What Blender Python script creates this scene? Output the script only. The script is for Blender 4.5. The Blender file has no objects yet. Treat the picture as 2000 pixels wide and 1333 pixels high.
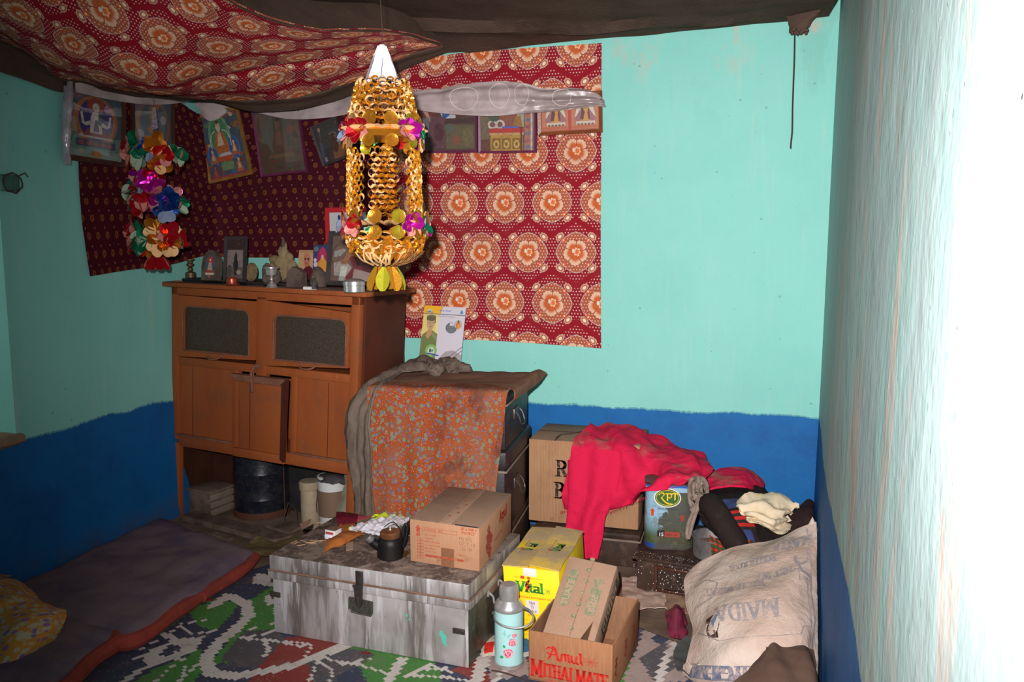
import bpy, bmesh, math, random
from mathutils import Vector, Matrix, noise
PI = math.pi
SC = bpy.context.scene
COL = SC.collection

# ---------------------------------------------------------------- camera
CAM_H, YAW, PITCH, FPX = 1.6, math.radians(15.7), math.radians(6.8), 1600.0
cam_d = bpy.data.cameras.new('camera'); cam = bpy.data.objects.new('camera', cam_d); COL.objects.link(cam)
cam_d.sensor_width = 36.0; cam_d.lens = FPX / 2000 * 36.0; cam_d.clip_start = 0.02
cam.location = (0, 0, CAM_H); cam.rotation_euler = (PI/2 - PITCH, 0, YAW)
SC.camera = cam
_f = Vector((-math.sin(YAW)*math.cos(PITCH), math.cos(YAW)*math.cos(PITCH), -math.sin(PITCH)))
_r = Vector((math.cos(YAW), math.sin(YAW), 0)); _u = _r.cross(_f)
def ray(x, y): return _f + _r*((x-1000)/FPX) - _u*((y-666.5)/FPX)
def at(x, y, Y):                       # the place seen at (x, y), Y metres in from the camera
    d = ray(x, y); return Vector((0, 0, CAM_H)) + d*(Y/d.y)
def atx(x, y, X):
    d = ray(x, y); return Vector((0, 0, CAM_H)) + d*(X/d.x)
def atz(x, y, z):
    d = ray(x, y); return Vector((0, 0, CAM_H)) + d*((z-CAM_H)/d.z)

# ---------------------------------------------------------------- world, lights, exposure
W = bpy.data.worlds.new('world'); SC.world = W; W.use_nodes = True
W.node_tree.nodes['Background'].inputs[0].default_value = (0.62, 0.78, 1.0, 1)
W.node_tree.nodes['Background'].inputs[1].default_value = 0.16
fl = bpy.data.lights.new('camera_flash', 'SPOT'); flo = bpy.data.objects.new('camera_flash', fl); COL.objects.link(flo)
fl.energy = 900; fl.color = (1.0, 0.97, 0.95); fl.shadow_soft_size = 0.022; fl.spot_size = math.radians(96); fl.spot_blend = 1.0
flo.location = (-0.07, 0.0, CAM_H + 0.12)
flo.rotation_euler = (math.radians(85.0), 0, math.radians(3.0))
WL = bpy.data.lights.new('window_daylight', 'AREA'); wlo = bpy.data.objects.new('window_daylight', WL); COL.objects.link(wlo)
WL.shape = 'RECTANGLE'; WL.size = 1.3; WL.size_y = .9; WL.energy = 9; WL.color = (.80, 1.0, .85)
wlo.location = (-4.3, 2.1, 1.5); wlo.rotation_euler = (0, math.radians(-90), math.radians(25))
SC.view_settings.view_transform = 'Standard'; SC.view_settings.look = 'None'
SC.view_settings.gamma = 1.0; SC.view_settings.use_curve_mapping = False
SC.view_settings.exposure = 0.0

# ---------------------------------------------------------------- node helpers
class E:
    """a value flowing through math nodes"""
    def __init__(s, nt, sock): s.nt, s.s = nt, sock
    def op(s, o, *a):
        n = s.nt.nodes.new('ShaderNodeMath'); n.operation = o
        for i, v in enumerate((s,)+a):
            if isinstance(v, E): s.nt.links.new(v.s, n.inputs[i])
            else: n.inputs[i].default_value = v
        return E(s.nt, n.outputs[0])
    def __add__(s, o): return s.op('ADD', o)
    __radd__ = __add__
    def __sub__(s, o): return s.op('SUBTRACT', o)
    def __mul__(s, o): return s.op('MULTIPLY', o)
    __rmul__ = __mul__
    def __truediv__(s, o): return s.op('DIVIDE', o)
    def __neg__(s): return s*-1.0
    def abs(s): return s.op('ABSOLUTE')
    def fract(s): return s.op('FRACT')
    def floor(s): return s.op('FLOOR')
    def sqrt(s): return s.op('SQRT')
    def pow(s, o): return s.op('POWER', o)
    def sin(s): return s.op('SINE')
    def min(s, o): return s.op('MINIMUM', o)
    def max(s, o): return s.op('MAXIMUM', o)
    def lt(s, o): return s.op('LESS_THAN', o)
    def gt(s, o): return s.op('GREATER_THAN', o)
    def mod(s, o): return s.op('FLOORED_MODULO', o)
    def atan2(s, o): return s.op('ARCTAN2', o)
    def ramp(s, a, b, c=0.0, d=1.0):
        n = s.nt.nodes.new('ShaderNodeMapRange'); s.nt.links.new(s.s, n.inputs[0])
        for i, v in enumerate((a, b, c, d)): n.inputs[i+1].default_value = v
        n.interpolation_type = 'SMOOTHSTEP'
        return E(s.nt, n.outputs[0])

class MT:
    """a principled material being put together"""
    def __init__(s, name, col=(.5, .5, .5), rough=.7, metal=0., spec=.3, coat=0.):
        s.m = bpy.data.materials.new(name); s.m.use_nodes = True; s.nt = s.m.node_tree
        s.b = s.nt.nodes['Principled BSDF']; i = s.b.inputs
        i['Roughness'].default_value = rough; i['Metallic'].default_value = metal
        i['Specular IOR Level'].default_value = spec; i['Coat Weight'].default_value = coat; i['Coat Roughness'].default_value = .08
        s.c = s.rgb(col)
    def rgb(s, c):
        n = s.nt.nodes.new('ShaderNodeRGB'); n.outputs[0].default_value = (*c[:3], 1); return n.outputs[0]
    def coords(s, kind='Object', scale=(1, 1, 1)):
        t = s.nt.nodes.new('ShaderNodeTexCoord'); m = s.nt.nodes.new('ShaderNodeMapping')
        m.inputs['Scale'].default_value = scale; s.nt.links.new(t.outputs[kind], m.inputs[0]); return m.outputs[0]
    def xyz(s, kind='Object', scale=(1, 1, 1)):
        n = s.nt.nodes.new('ShaderNodeSeparateXYZ'); s.nt.links.new(s.coords(kind, scale), n.inputs[0])
        return tuple(E(s.nt, o) for o in n.outputs)
    def noise(s, scale=5, detail=4, rough=.6, kind='Object', stretch=(1, 1, 1), dist=0.):
        n = s.nt.nodes.new('ShaderNodeTexNoise'); s.nt.links.new(s.coords(kind, stretch), n.inputs['Vector'])
        n.inputs['Scale'].default_value = scale; n.inputs['Detail'].default_value = detail
        n.inputs['Roughness'].default_value = rough; n.inputs['Distortion'].default_value = dist
        return E(s.nt, n.outputs['Fac'])
    def voro(s, scale=20, kind='Object', stretch=(1, 1, 1), out='Distance'):
        n = s.nt.nodes.new('ShaderNodeTexVoronoi'); s.nt.links.new(s.coords(kind, stretch), n.inputs['Vector'])
        n.inputs['Scale'].default_value = scale
        return n.outputs[out] if out == 'Color' else E(s.nt, n.outputs[out])
    def mix(s, fac, col):
        n = s.nt.nodes.new('ShaderNodeMix'); n.data_type = 'RGBA'
        if isinstance(fac, E): s.nt.links.new(fac.s, n.inputs[0])
        else: n.inputs[0].default_value = fac
        s.nt.links.new(s.c, n.inputs[6])
        if isinstance(col, tuple): n.inputs[7].default_value = (*col[:3], 1)
        else: s.nt.links.new(col, n.inputs[7])
        s.c = n.outputs[2]; return s
    def attr(s, name='Col'):
        n = s.nt.nodes.new('ShaderNodeAttribute'); n.attribute_name = name; s.c = n.outputs['Color']; return s
    def bump(s, h, strength=.4, dist=.01):
        n = s.nt.nodes.new('ShaderNodeBump'); n.inputs['Strength'].default_value = strength; n.inputs['Distance'].default_value = dist
        s.nt.links.new(h.s, n.inputs['Height']); s.nt.links.new(n.outputs[0], s.b.inputs['Normal']); return s
    def rough(s, e): s.nt.links.new(e.s, s.b.inputs['Roughness']); return s
    def done(s):
        s.nt.links.new(s.c, s.b.inputs['Base Color']); return s.m

def simple(name, col, rough=.7, metal=0., dark=None, scale=6, amt=.6, bump=.2, bscale=60, dust=None, spec=.3, stretch=(1, 1, 1), coat=0.):
    m = MT(name, col, rough, metal, spec, coat)
    if dark is not None: m.mix(m.noise(scale, 5, .65, stretch=stretch).ramp(.38, .68, 0, amt), dark)
    if dust is not None: m.mix(m.noise(scale*2.3, 5, .7).ramp(.52, .75, 0, .6), dust)
    if bump: m.bump(m.noise(bscale, 3, .6, stretch=stretch), bump, .004)
    return m.done()

# ---------------------------------------------------------------- mesh helpers
class MB:
    def __init__(s): s.v, s.f, s.mi, s.fc, s.uv, s.xf, s.mat, s.colr = [], [], [], [], {}, None, 0, None
    def add(s, p):
        p = Vector(p); s.v.append(s.xf @ p if s.xf else p); return len(s.v)-1
    def face(s, idx, mi=None, col=None, uv=None):
        s.f.append(tuple(idx)); s.mi.append(s.mat if mi is None else mi); s.fc.append(col or s.colr or (1, 1, 1))
        if uv: s.uv[len(s.f)-1] = uv
    def poly(s, pts, col=None, mi=None): s.face([s.add(p) for p in pts], mi, col)
    def box(s, c, d, rot=None, bev=0., mi=None, col=None):
        """box centred at c with full size d, bevelled edges"""
        bm = bmesh.new(); bmesh.ops.create_cube(bm, size=1)
        for v in bm.verts: v.co = Vector((v.co.x*d[0], v.co.y*d[1], v.co.z*d[2]))
        if bev: bmesh.ops.bevel(bm, geom=bm.edges[:], offset=min(bev, min(d)*.45), segments=2, profile=.5, affect='EDGES')
        s.frombm(bm, Matrix.Translation(c) @ (rot.to_4x4() if rot else Matrix()), mi, col); return s
    def frombm(s, bm, M=Matrix(), mi=None, col=None):
        bm.verts.index_update(); k = len(s.v)
        for v in bm.verts: s.add(M @ v.co)
        for f in bm.faces: s.face([k+v.index for v in f.verts], mi, col)
        bm.free()
    def lathe(s, prof, seg=32, c=(0, 0, 0), mi=None, col=None, M=None):
        """turn a profile of (radius, height) pairs"""
        rows = []
        for r, z in prof:
            row = []
            for i in range(seg):
                a = 2*PI*i/seg; p = Vector((r*math.cos(a), r*math.sin(a), z)); p = (M @ p if M else p) + Vector(c)
                row.append(s.add(p))
            rows.append(row)
        for a, b in zip(rows, rows[1:]):
            for i in range(seg): j = (i+1) % seg; s.face((a[i], a[j], b[j], b[i]), mi, col)
        if prof[0][0] > 1e-4: s.face(rows[0][::-1], mi, col)
        if prof[-1][0] > 1e-4: s.face(rows[-1], mi, col)
        return s
    def tube(s, pts, r, seg=8, mi=None, col=None, closed=False):
        pts = [Vector(p) for p in pts]; n = len(pts); rr = r if isinstance(r, (list, tuple)) else [r]*n
        rows = []; prev = None
        for i, p in enumerate(pts):
            if closed: t = pts[(i+1) % n]-pts[i-1]
            else: t = pts[min(i+1, n-1)]-pts[max(i-1, 0)]
            t = t.normalized() if t.length else Vector((0, 0, 1))
            a = prev - t*prev.dot(t) if prev else t.cross(Vector((.13, .37, .92)))
            if a.length < 1e-6: a = t.orthogonal()
            a.normalize(); b = t.cross(a); prev = a
            rows.append([s.add(p + a*rr[i]*math.cos(2*PI*k/seg) + b*rr[i]*math.sin(2*PI*k/seg)) for k in range(seg)])
        pr = list(zip(rows, rows[1:])) + ([(rows[-1], rows[0])] if closed else [])
        for a, b in pr:
            for k in range(seg): j = (k+1) % seg; s.face((a[k], a[j], b[j], b[k]), mi, col)
        if not closed: s.face(rows[0][::-1], mi, col); s.face(rows[-1], mi, col)
        return s
    def prism(s, outline, z0, z1, M=None, mi=None, col=None):
        """outline of (x, y) raised from z0 to z1"""
        M = M or Matrix()
        a = [s.add(M @ Vector((x, y, z0))) for x, y in outline]; b = [s.add(M @ Vector((x, y, z1))) for x, y in outline]
        n = len(a)
        s.face(a[::-1], mi, col); s.face(b, mi, col)
        for i in range(n): j = (i+1) % n; s.face((a[i], a[j], b[j], b[i]), mi, col)
        return s
    def strip(s, pa, pb, mi=None, col=None, closed=False):
        a = [s.add(p) for p in pa]; b = [s.add(p) for p in pb]; n = len(a)
        for i in range(n if closed else n-1): j = (i+1) % n; s.face((a[i], a[j], b[j], b[i]), mi, col)
        return s
    def build(s, name, mats, parent=None, smooth=30, loc=None):
        me = bpy.data.meshes.new(name); me.from_pydata(s.v, [], s.f)
        if not isinstance(mats, (list, tuple)): mats = [mats]
        for m in mats: me.materials.append(m)
        for p, k in zip(me.polygons, s.mi): p.material_index = min(k, len(mats)-1)
        ca = me.color_attributes.new('Col', 'FLOAT_COLOR', 'CORNER')
        if s.uv: ul = me.uv_layers.new(name='UVMap')
        for i, p in enumerate(me.polygons):
            c = s.fc[i]
            for k, li in enumerate(p.loop_indices):
                ca.data[li].color = (*c[:3], 1)
                if s.uv and i in s.uv: ul.data[li].uv = s.uv[i][k]
        if smooth:
            for p in me.polygons: p.use_smooth = True
            me.set_sharp_from_angle(angle=math.radians(smooth))
        o = bpy.data.objects.new(name, me); COL.objects.link(o)
        if parent: o.parent = parent
        if loc: o.location = loc
        return o

def tag(o, label, cat, group=None, kind=None):
    o['label'] = label; o['category'] = cat
    if group: o['group'] = group
    if kind: o['kind'] = kind
    return o
def thing(name, label, cat, loc=(0, 0, 0), rz=0., group=None):
    o = bpy.data.objects.new(name, None); COL.objects.link(o); o.location = loc; o.rotation_euler = (0, 0, rz)
    o.empty_display_size = .05
    return tag(o, label, cat, group)
def struct(o): o['kind'] = 'structure'; return o

def cr(p0, p1, p2, p3, t):
    return .5*((2*p1) + (p2-p0)*t + (2*p0-5*p1+4*p2-p3)*t*t + (3*p1-p0-3*p2+p3)*t*t*t)
def resample(pts, n):
    """n+1 points on a smooth line through pts"""
    m = len(pts)-1; out = []
    for i in range(n+1):
        t = i/n*m; k = min(int(t), m-1); t -= k
        out.append(cr(pts[max(k-1, 0)], pts[k], pts[k+1], pts[min(k+2, m)], t))
    return out
def surf(rows, nu, nv):
    """rows of control points -> smooth (nv+1) x (nu+1) grid"""
    a = [resample([Vector(p) for p in r], nu) for r in rows]
    cols = [resample([a[j][i] for j in range(len(a))], nv) for i in range(nu+1)]
    return [[cols[i][j] for i in range(nu+1)] for j in range(nv+1)]
def grid_normals(g):
    nv, nu = len(g), len(g[0]); out = []
    for j in range(nv):
        r = []
        for i in range(nu):
            a = g[j][min(i+1, nu-1)]-g[j][max(i-1, 0)]; b = g[min(j+1, nv-1)][i]-g[max(j-1, 0)][i]
            n = a.cross(b); r.append(n.normalized() if n.length > 1e-9 else Vector((0, -1, 0)))
        out.append(r)
    return out
def sheet(rows, nu=40, nv=40, amp=0., fr=6., th=.003, colf=None, seed=0, wr=None, mb=None, raw=None, clamp=True):
    """cloth: control rows -> smooth wrinkled grid with a real thickness (th may be a function of u, v)"""
    world = clamp and raw is None
    g = raw or surf(rows, nu, nv); nv, nu = len(g)-1, len(g[0])-1
    def normals():
        N = grid_normals(g)
        if world and N[nv//2][nu//2].dot(Vector((0, 0, CAM_H))-g[nv//2][nu//2]) < 0: N = [[-n for n in r] for r in N]
        return N
    N = normals()
    for j in range(nv+1):
        for i in range(nu+1):
            p = g[j][i]; d = 0
            if amp: d += amp*noise.fractal(p*fr+Vector((seed, 0, 0)), 1., 2., 3)
            if wr: d += wr(i/nu, j/nv, p)
            if d: g[j][i] = p + N[j][i]*d
    def keep(p):            # cloth stays on the room's side of the walls
        return Vector((max(min(p.x, xr(p.y, p.z)-.010), LW+.004), min(p.y, BW-.004), max(p.z, .003))) if world else p
    g[:] = [[keep(p) for p in r] for r in g]
    N = normals()
    mb = mb or MB()
    # lengths for the pattern
    us = [0]; vs = [0]; jm, im = nv//2, nu//2
    for i in range(nu): us.append(us[-1]+(g[jm][i+1]-g[jm][i]).length)
    for j in range(nv): vs.append(vs[-1]+(g[j+1][im]-g[j][im]).length)
    F = [[mb.add(p) for p in r] for r in g]
    Bk = [[mb.add(keep(g[j][i]-N[j][i]*(th(i/nu, j/nv) if callable(th) else th))) for i in range(nu+1)] for j in range(nv+1)]
    def uvq(q): return [(us[i], vs[j]) for j, i in q]
    for j in range(nv):
        for i in range(nu):
            q = [(j, i), (j, i+1), (j+1, i+1), (j+1, i)]; c = colf((i+.5)/nu, (j+.5)/nv) if colf else None
            mb.face([F[a][b] for a, b in q], None, c, uvq(q)); mb.face([Bk[a][b] for a, b in q][::-1], None, c, uvq(q[::-1]))
    bd = [(0, i) for i in range(nu+1)] + [(j, nu) for j in range(1, nv+1)] + [(nv, i) for i in range(nu-1, -1, -1)] + [(j, 0) for j in range(nv-1, 0, -1)]
    for k in range(len(bd)):
        a, b = bd[k], bd[(k+1) % len(bd)]
        c = colf(min(max(a[1]/nu, 0), 1), min(max(a[0]/nv, 0), 1)) if colf else None
        mb.face((F[a[0]][a[1]], Bk[a[0]][a[1]], Bk[b[0]][b[1]], F[b[0]][b[1]]), None, c,
                [(us[a[1]], vs[a[0]]), (us[a[1]], vs[a[0]]), (us[b[1]], vs[b[0]]), (us[b[1]], vs[b[0]])])
    mb.grid = g
    return mb
def rowsat(rr): return [[at(*p) for p in r] for r in rr]
def pillow(T, e=.5): return lambda u, v: .004 + T*(max(0, math.sin(PI*min(max(u, 0), 1)))*max(0, math.sin(PI*min(max(v, 0), 1))))**e

# ---------------------------------------------------------------- printing: flat inks laid on a surface
def hull(pts):
    pts = sorted(set((round(x, 6), round(y, 6)) for x, y in pts))
    if len(pts) < 3: return pts
    def half(ps):
        h = []
        for p in ps:
            while len(h) > 1 and (h[-1][0]-h[-2][0])*(p[1]-h[-2][1])-(h[-1][1]-h[-2][1])*(p[0]-h[-2][0]) <= 0: h.pop()
            h.append(p)
        return h[:-1]
    return half(pts)+half(pts[::-1])
def nib(line, w, t, ang=0., mx=None):
    """sweep a rectangular pen of w x t at an angle along a line -> convex pieces"""
    ca, sa = math.cos(ang), math.sin(ang); out = []
    c4 = [(x*ca-y*sa, x*sa+y*ca) for x, y in ((-w/2, -t/2), (w/2, -t/2), (w/2, t/2), (-w/2, t/2))]
    for (x0, y0), (x1, y1) in zip(line, line[1:]):
        L = math.hypot(x1-x0, y1-y0); n = max(1, int(math.ceil(L/mx))) if mx else 1
        for k in range(n):
            a = (x0+(x1-x0)*k/n, y0+(y1-y0)*k/n); b = (x0+(x1-x0)*(k+1)/n, y0+(y1-y0)*(k+1)/n)
            out.append(hull([(a[0]+x, a[1]+y) for x, y in c4]+[(b[0]+x, b[1]+y) for x, y in c4]))
    return out
def arc(cx, cy, rx, ry, a0, a1, n=10):
    return [(cx+rx*math.cos(math.radians(a0+(a1-a0)*i/n)), cy+ry*math.sin(math.radians(a0+(a1-a0)*i/n))) for i in range(n+1)]
def sf(*xs): return [[(x-.13, y), (x+.13, y)] for x, y in xs]
G = {  # serif letter skeletons on a unit height: (advance, lines)
 'A': (.85, [[(.1, 0), (.42, 1), (.74, 0)], [(.2, .33), (.64, .33)]]+sf((.1, 0), (.74, 0))),
 'B': (.72, [[(.15, 0), (.15, 1)], [(.05, 1), (.3, 1)]+arc(.32, .76, .22, .24, 90, -90)+[(.15, .52)], [(.3, .52)]+arc(.34, .26, .26, .26, 90, -90)+[(.05, 0)]]),
 'C': (.75, [arc(.42, .5, .34, .5, 50, 310, 16)]),
 'D': (.8, [[(.15, 0), (.15, 1)], [(.05, 1), (.3, 1)]+arc(.32, .5, .36, .5, 90, -90, 14)+[(.05, 0)]]),
 'E': (.68, [[(.15, 0), (.15, 1)], [(.05, 1), (.58, 1), (.58, .85)], [(.15, .52), (.45, .52)], [(.05, 0), (.6, 0), (.6, .16)]]),
 'G': (.8, [arc(.42, .5, .34, .5, 50, 340, 16)+[(.74, .45)], [(.5, .45), (.82, .45)]]),
 'H': (.82, [[(.15, 0), (.15, 1)], [(.65, 0), (.65, 1)], [(.15, .52), (.65, .52)]]+sf((.15, 0), (.15, 1), (.65, 0), (.65, 1))),
 'I': (.4, [[(.2, 0), (.2, 1)]]+sf((.2, 0), (.2, 1))),
 'K': (.8, [[(.15, 0), (.15, 1)], [(.66, 1), (.2, .45)], [(.32, .58), (.7, 0)]]+sf((.15, 0), (.15, 1), (.7, 0), (.66, 1))),
 'L': (.65, [[(.15, 0), (.15, 1)], [(.05, 0), (.58, 0), (.58, .2)]]+sf((.15, 1))),
 'M': (1.02, [[(.13, 0), (.13, 1)], [(.85, 0), (.85, 1)], [(.13, 1), (.49, .12), (.85, 1)]]+sf((.13, 0), (.13, 1), (.85, 0), (.85, 1))),
 'N': (.86, [[(.14, 0), (.14, 1)], [(.7, 0), (.7, 1)], [(.14, 1), (.7, 0)]]+sf((.14, 0), (.14, 1), (.7, 1))),
 'O': (.82, [arc(.41, .5, .34, .5, 0, 360, 20)]),
 'P': (.68, [[(.15, 0), (.15, 1)], [(.05, 1), (.3, 1)]+arc(.34, .74, .24, .26, 90, -90)+[(.15, .48)]]+sf((.15, 0))),
 'R': (.78, [[(.15, 0), (.15, 1)], [(.05, 1), (.3, 1)]+arc(.34, .74, .24, .26, 90, -90)+[(.15, .48)], [(.36, .48), (.66, 0)]]+sf((.15, 0), (.68, 0))),
 'T': (.72, [[(.35, 0), (.35, 1)], [(.03, .85), (.03, 1), (.67, 1), (.67, .85)]]+sf((.35, 0))),
 'U': (.82, [[(.14, 1), (.14, .3)]+arc(.4, .28, .26, .28, 180, 360)+[(.66, 1)]]+sf((.14, 1), (.66, 1))),
 'V': (.82, [[(.08, 1), (.4, 0), (.72, 1)]]+sf((.08, 1), (.72, 1))),
 'W': (1.12, [[(.08, 1), (.3, 0), (.54, .9), (.78, 0), (1.0, 1)]]+sf((.08, 1), (1.0, 1))),
 'Y': (.8, [[(.06, 1), (.38, .45), (.7, 1)], [(.38, .45), (.38, 0)]]+sf((.06, 1), (.7, 1), (.38, 0))),
 '&': (.88, [[(.8, 0), (.25, .72)]+arc(.38, .82, .16, .16, 200, -20, 8)+[(.2, .4)]+arc(.32, .22, .22, .22, 150, 320, 8)+[(.78, .5)]]),
 'a': (.6, [arc(.28, .5, .2, .14, 150, 0, 6)+[(.48, .1), (.58, .02)], arc(.28, .17, .2, .16, 30, 330, 10)]),
 'e': (.58, [[(.1, .34), (.5, .34)]+arc(.3, .32, .2, .3, 10, 320, 12)]),
 'i': (.34, [[(.17, 0), (.17, .6)], [(.17, .8), (.17, .88)], [(.05, .6), (.17, .6)]]+sf((.17, 0))),
 'l': (.34, [[(.17, 0), (.17, 1)], [(.05, 1), (.17, 1)]]+sf((.17, 0))),
 'm': (.98, [[(.14, 0), (.14, .6)], [(.14, .45)]+arc(.3, .45, .16, .15, 150, 0, 6)+[(.46, 0)], [(.46, .45)]+arc(.62, .45, .16, .15, 150, 0, 6)+[(.78, 0)]]+sf((.14, 0), (.46, 0), (.8, 0))),
 'r': (.5, [[(.14, 0), (.14, .6)], [(.14, .42)]+arc(.3, .42, .16, .17, 150, 45, 5)]+sf((.14, 0))),
 't': (.42, [[(.18, .85), (.18, .12), (.3, .02), (.4, .06)], [(.04, .6), (.38, .6)]]),
 'u': (.66, [[(.04, .6), (.14, .6), (.14, .18)]+arc(.3, .17, .16, .16, 180, 340, 6), [(.5, .6), (.5, .05), (.6, .02)]]),
 '1': (.45, [[(.08, .82), (.22, 1), (.22, 0)]]+sf((.22, 0))),
 '5': (.6, [[(.5, 1), (.16, 1), (.12, .55)]+arc(.28, .32, .22, .3, 110, -140, 10)]),
 '0': (.62, [arc(.3, .5, .22, .5, 0, 360, 16)]),
 '2': (.6, [arc(.28, .74, .2, .24, 170, -20, 8)+[(.08, 0), (.54, 0), (.54, .14)]]),
}
def serif(txt, h, w=.17, t=.06, sx=1., ang=0., gap=0., mx=None):
    out = []; x = 0.
    for c in txt:
        if c == ' ': x += .4; continue
        if c not in G: c = 'I'
        adv, lines = G[c]
        for ln in lines: out += nib([((x+px)*h*sx, py*h) for px, py in ln], w*h, t*h, ang, mx)
        x += adv + gap
    return out, x*h*sx
_fc = {}
def font(txt, h, bold=0.):
    """letters of the built-in face as flat pieces"""
    k = (txt, bold)
    if k not in _fc:
        cu = bpy.data.curves.new('t', 'FONT'); cu.body = txt; cu.size = 1.0; cu.offset = bold; cu.resolution_u = 3
        o = bpy.data.objects.new('t', cu); COL.objects.link(o)
        dg = bpy.context.evaluated_depsgraph_get(); me = bpy.data.meshes.new_from_object(o.evaluated_get(dg))
        _fc[k] = [[tuple(me.vertices[i].co[:2]) for i in p.vertices] for p in me.polygons]
        bpy.data.objects.remove(o); bpy.data.curves.remove(cu); bpy.data.meshes.remove(me)
    P = [[(x*h, y*h) for x, y in p] for p in _fc[k]]
    w = max((x for p in P for x, y in p), default=0)
    return P, w
def xf2(polys, dx=0, dy=0, s=1., a=0., sx=1.):
    c, n = math.cos(a), math.sin(a)
    return [[(dx+(x*s*sx)*c-(y*s)*n, dy+(x*s*sx)*n+(y*s)*c) for x, y in p] for p in polys]
def ell(cx, cy, rx, ry=None, n=16): return [(cx+rx*math.cos(2*PI*i/n), cy+(ry or rx)*math.sin(2*PI*i/n)) for i in range(n)]
def rect(x0, y0, x1, y1): return [(x0, y0), (x1, y0), (x1, y1), (x0, y1)]
class Ink:
    """2-D inks -> mesh through a map (x, y, lift) -> point"""
    def __init__(s): s.p = []; s.lv = 1
    def add(s, polys, col, lv=None):
        if polys and isinstance(polys[0], tuple): polys = [polys]
        for q in polys:
            if len(q) > 2: s.p.append((q, col, s.lv if lv is None else lv))
        s.lv += 1; return s
    def onto(s, fn, mb=None, step=.00009):
        mb = mb or MB()
        for q, c, l in s.p: mb.poly([fn(x, y, l*step) for x, y in q], c)
        return mb
def plane(o, ux, uy, n=None):
    o, ux, uy = Vector(o), Vector(ux).normalized(), Vector(uy).normalized(); n = Vector(n) if n else ux.cross(uy)
    return lambda x, y, l: o+ux*x+uy*y+n*(l+.0006)

# ================================================================ materials
def wall_mat(name, streak=.25, pink=.0, ragged=.012):
    k_ = .86 if pink else 1.
    m = MT(name, (.225*k_, .565*k_, .50*k_), .62, 0, .25)
    x, y, z = m.xyz()
    m.mix(m.noise(2.2, 5, .65).ramp(.35, .7, 0, .55), (.19*k_, .51*k_, .465*k_))
    m.mix(m.noise(5, 5, .7, stretch=(3, 3, .35)).ramp(.5, .75, 0, streak), (.36, .58, .50))
    m.mix(m.noise(3.1, 5, .7, stretch=(1, 1, .5)).ramp(.54, .60)*z.ramp(2.0, 2.6)*.35, (.16, .42, .34))
    m.mix(m.noise(9, 4, .7, stretch=(2, 2, .12)).ramp(.60, .75, 0, streak*1.2), (.50, .52, .45))
    if pink:
        m.mix(m.noise(1.6, 4, .6, stretch=(1, 1, .5)).ramp(.30, .55, .3, .9), (.30, .37, .37))
        m.mix(m.noise(8, 5, .7, stretch=(1, 1, .16), dist=.6).ramp(.52, .66, 0, pink), (.50, .33, .27))
        m.mix(m.noise(24, 5, .7, stretch=(1, 1, .07)).ramp(.48, .70, 0, pink), (.29, .36, .36))
    # damp, peeled plaster near the ceiling
    m.mix((m.noise(7, 5, .7, stretch=(1, 1, .5)).ramp(.54, .70)*z.ramp(2.35, 2.66)*.8), (.50, .40, .33))
    m.mix(m.voro(9).lt(.06)*.5, (.10, .20, .18))
    m.mix((m.noise(40, 3, .6)).ramp(.68, .74, 0, .4), (.10, .22, .20))
    # the blue dado, brushed on by hand
    edge = z + (m.noise(5, 3, .5)-.5)*.05 + (m.noise(55, 3, .6, stretch=(1, 1, .3))-.5)*ragged*2
    blue = m.nt.nodes.new('ShaderNodeMix')
    m.mix(edge.lt(.713)*.6, (.02, .14, .25))
    m.mix(edge.lt(.705), (.005, .115, .34))
    bl = edge.lt(.702)
    m.mix(bl*m.noise(3.5, 5, .7).ramp(.42, .72, 0, .6), (.006, .06, .22))
    m.mix(bl*m.noise(17, 4, .7, stretch=(1, 1, .25)).ramp(.62, .8, 0, .3), (.10, .22, .30))
    m.mix(bl*z.ramp(.22, .0, 0, .45)*m.noise(8, 5).ramp(.35, .6), (.09, .065, .05))
    m.nt.nodes.remove(blue)
    h = m.noise(4, 4, .6) + m.noise(45, 4, .6, stretch=(1, 1, .4))*.12 + m.voro(26).ramp(.0, .12, .25, 0)*m.noise(6).gt(.55)
    m.bump(h, .5 if not pink else .8, .012)
    return m.done()

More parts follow.
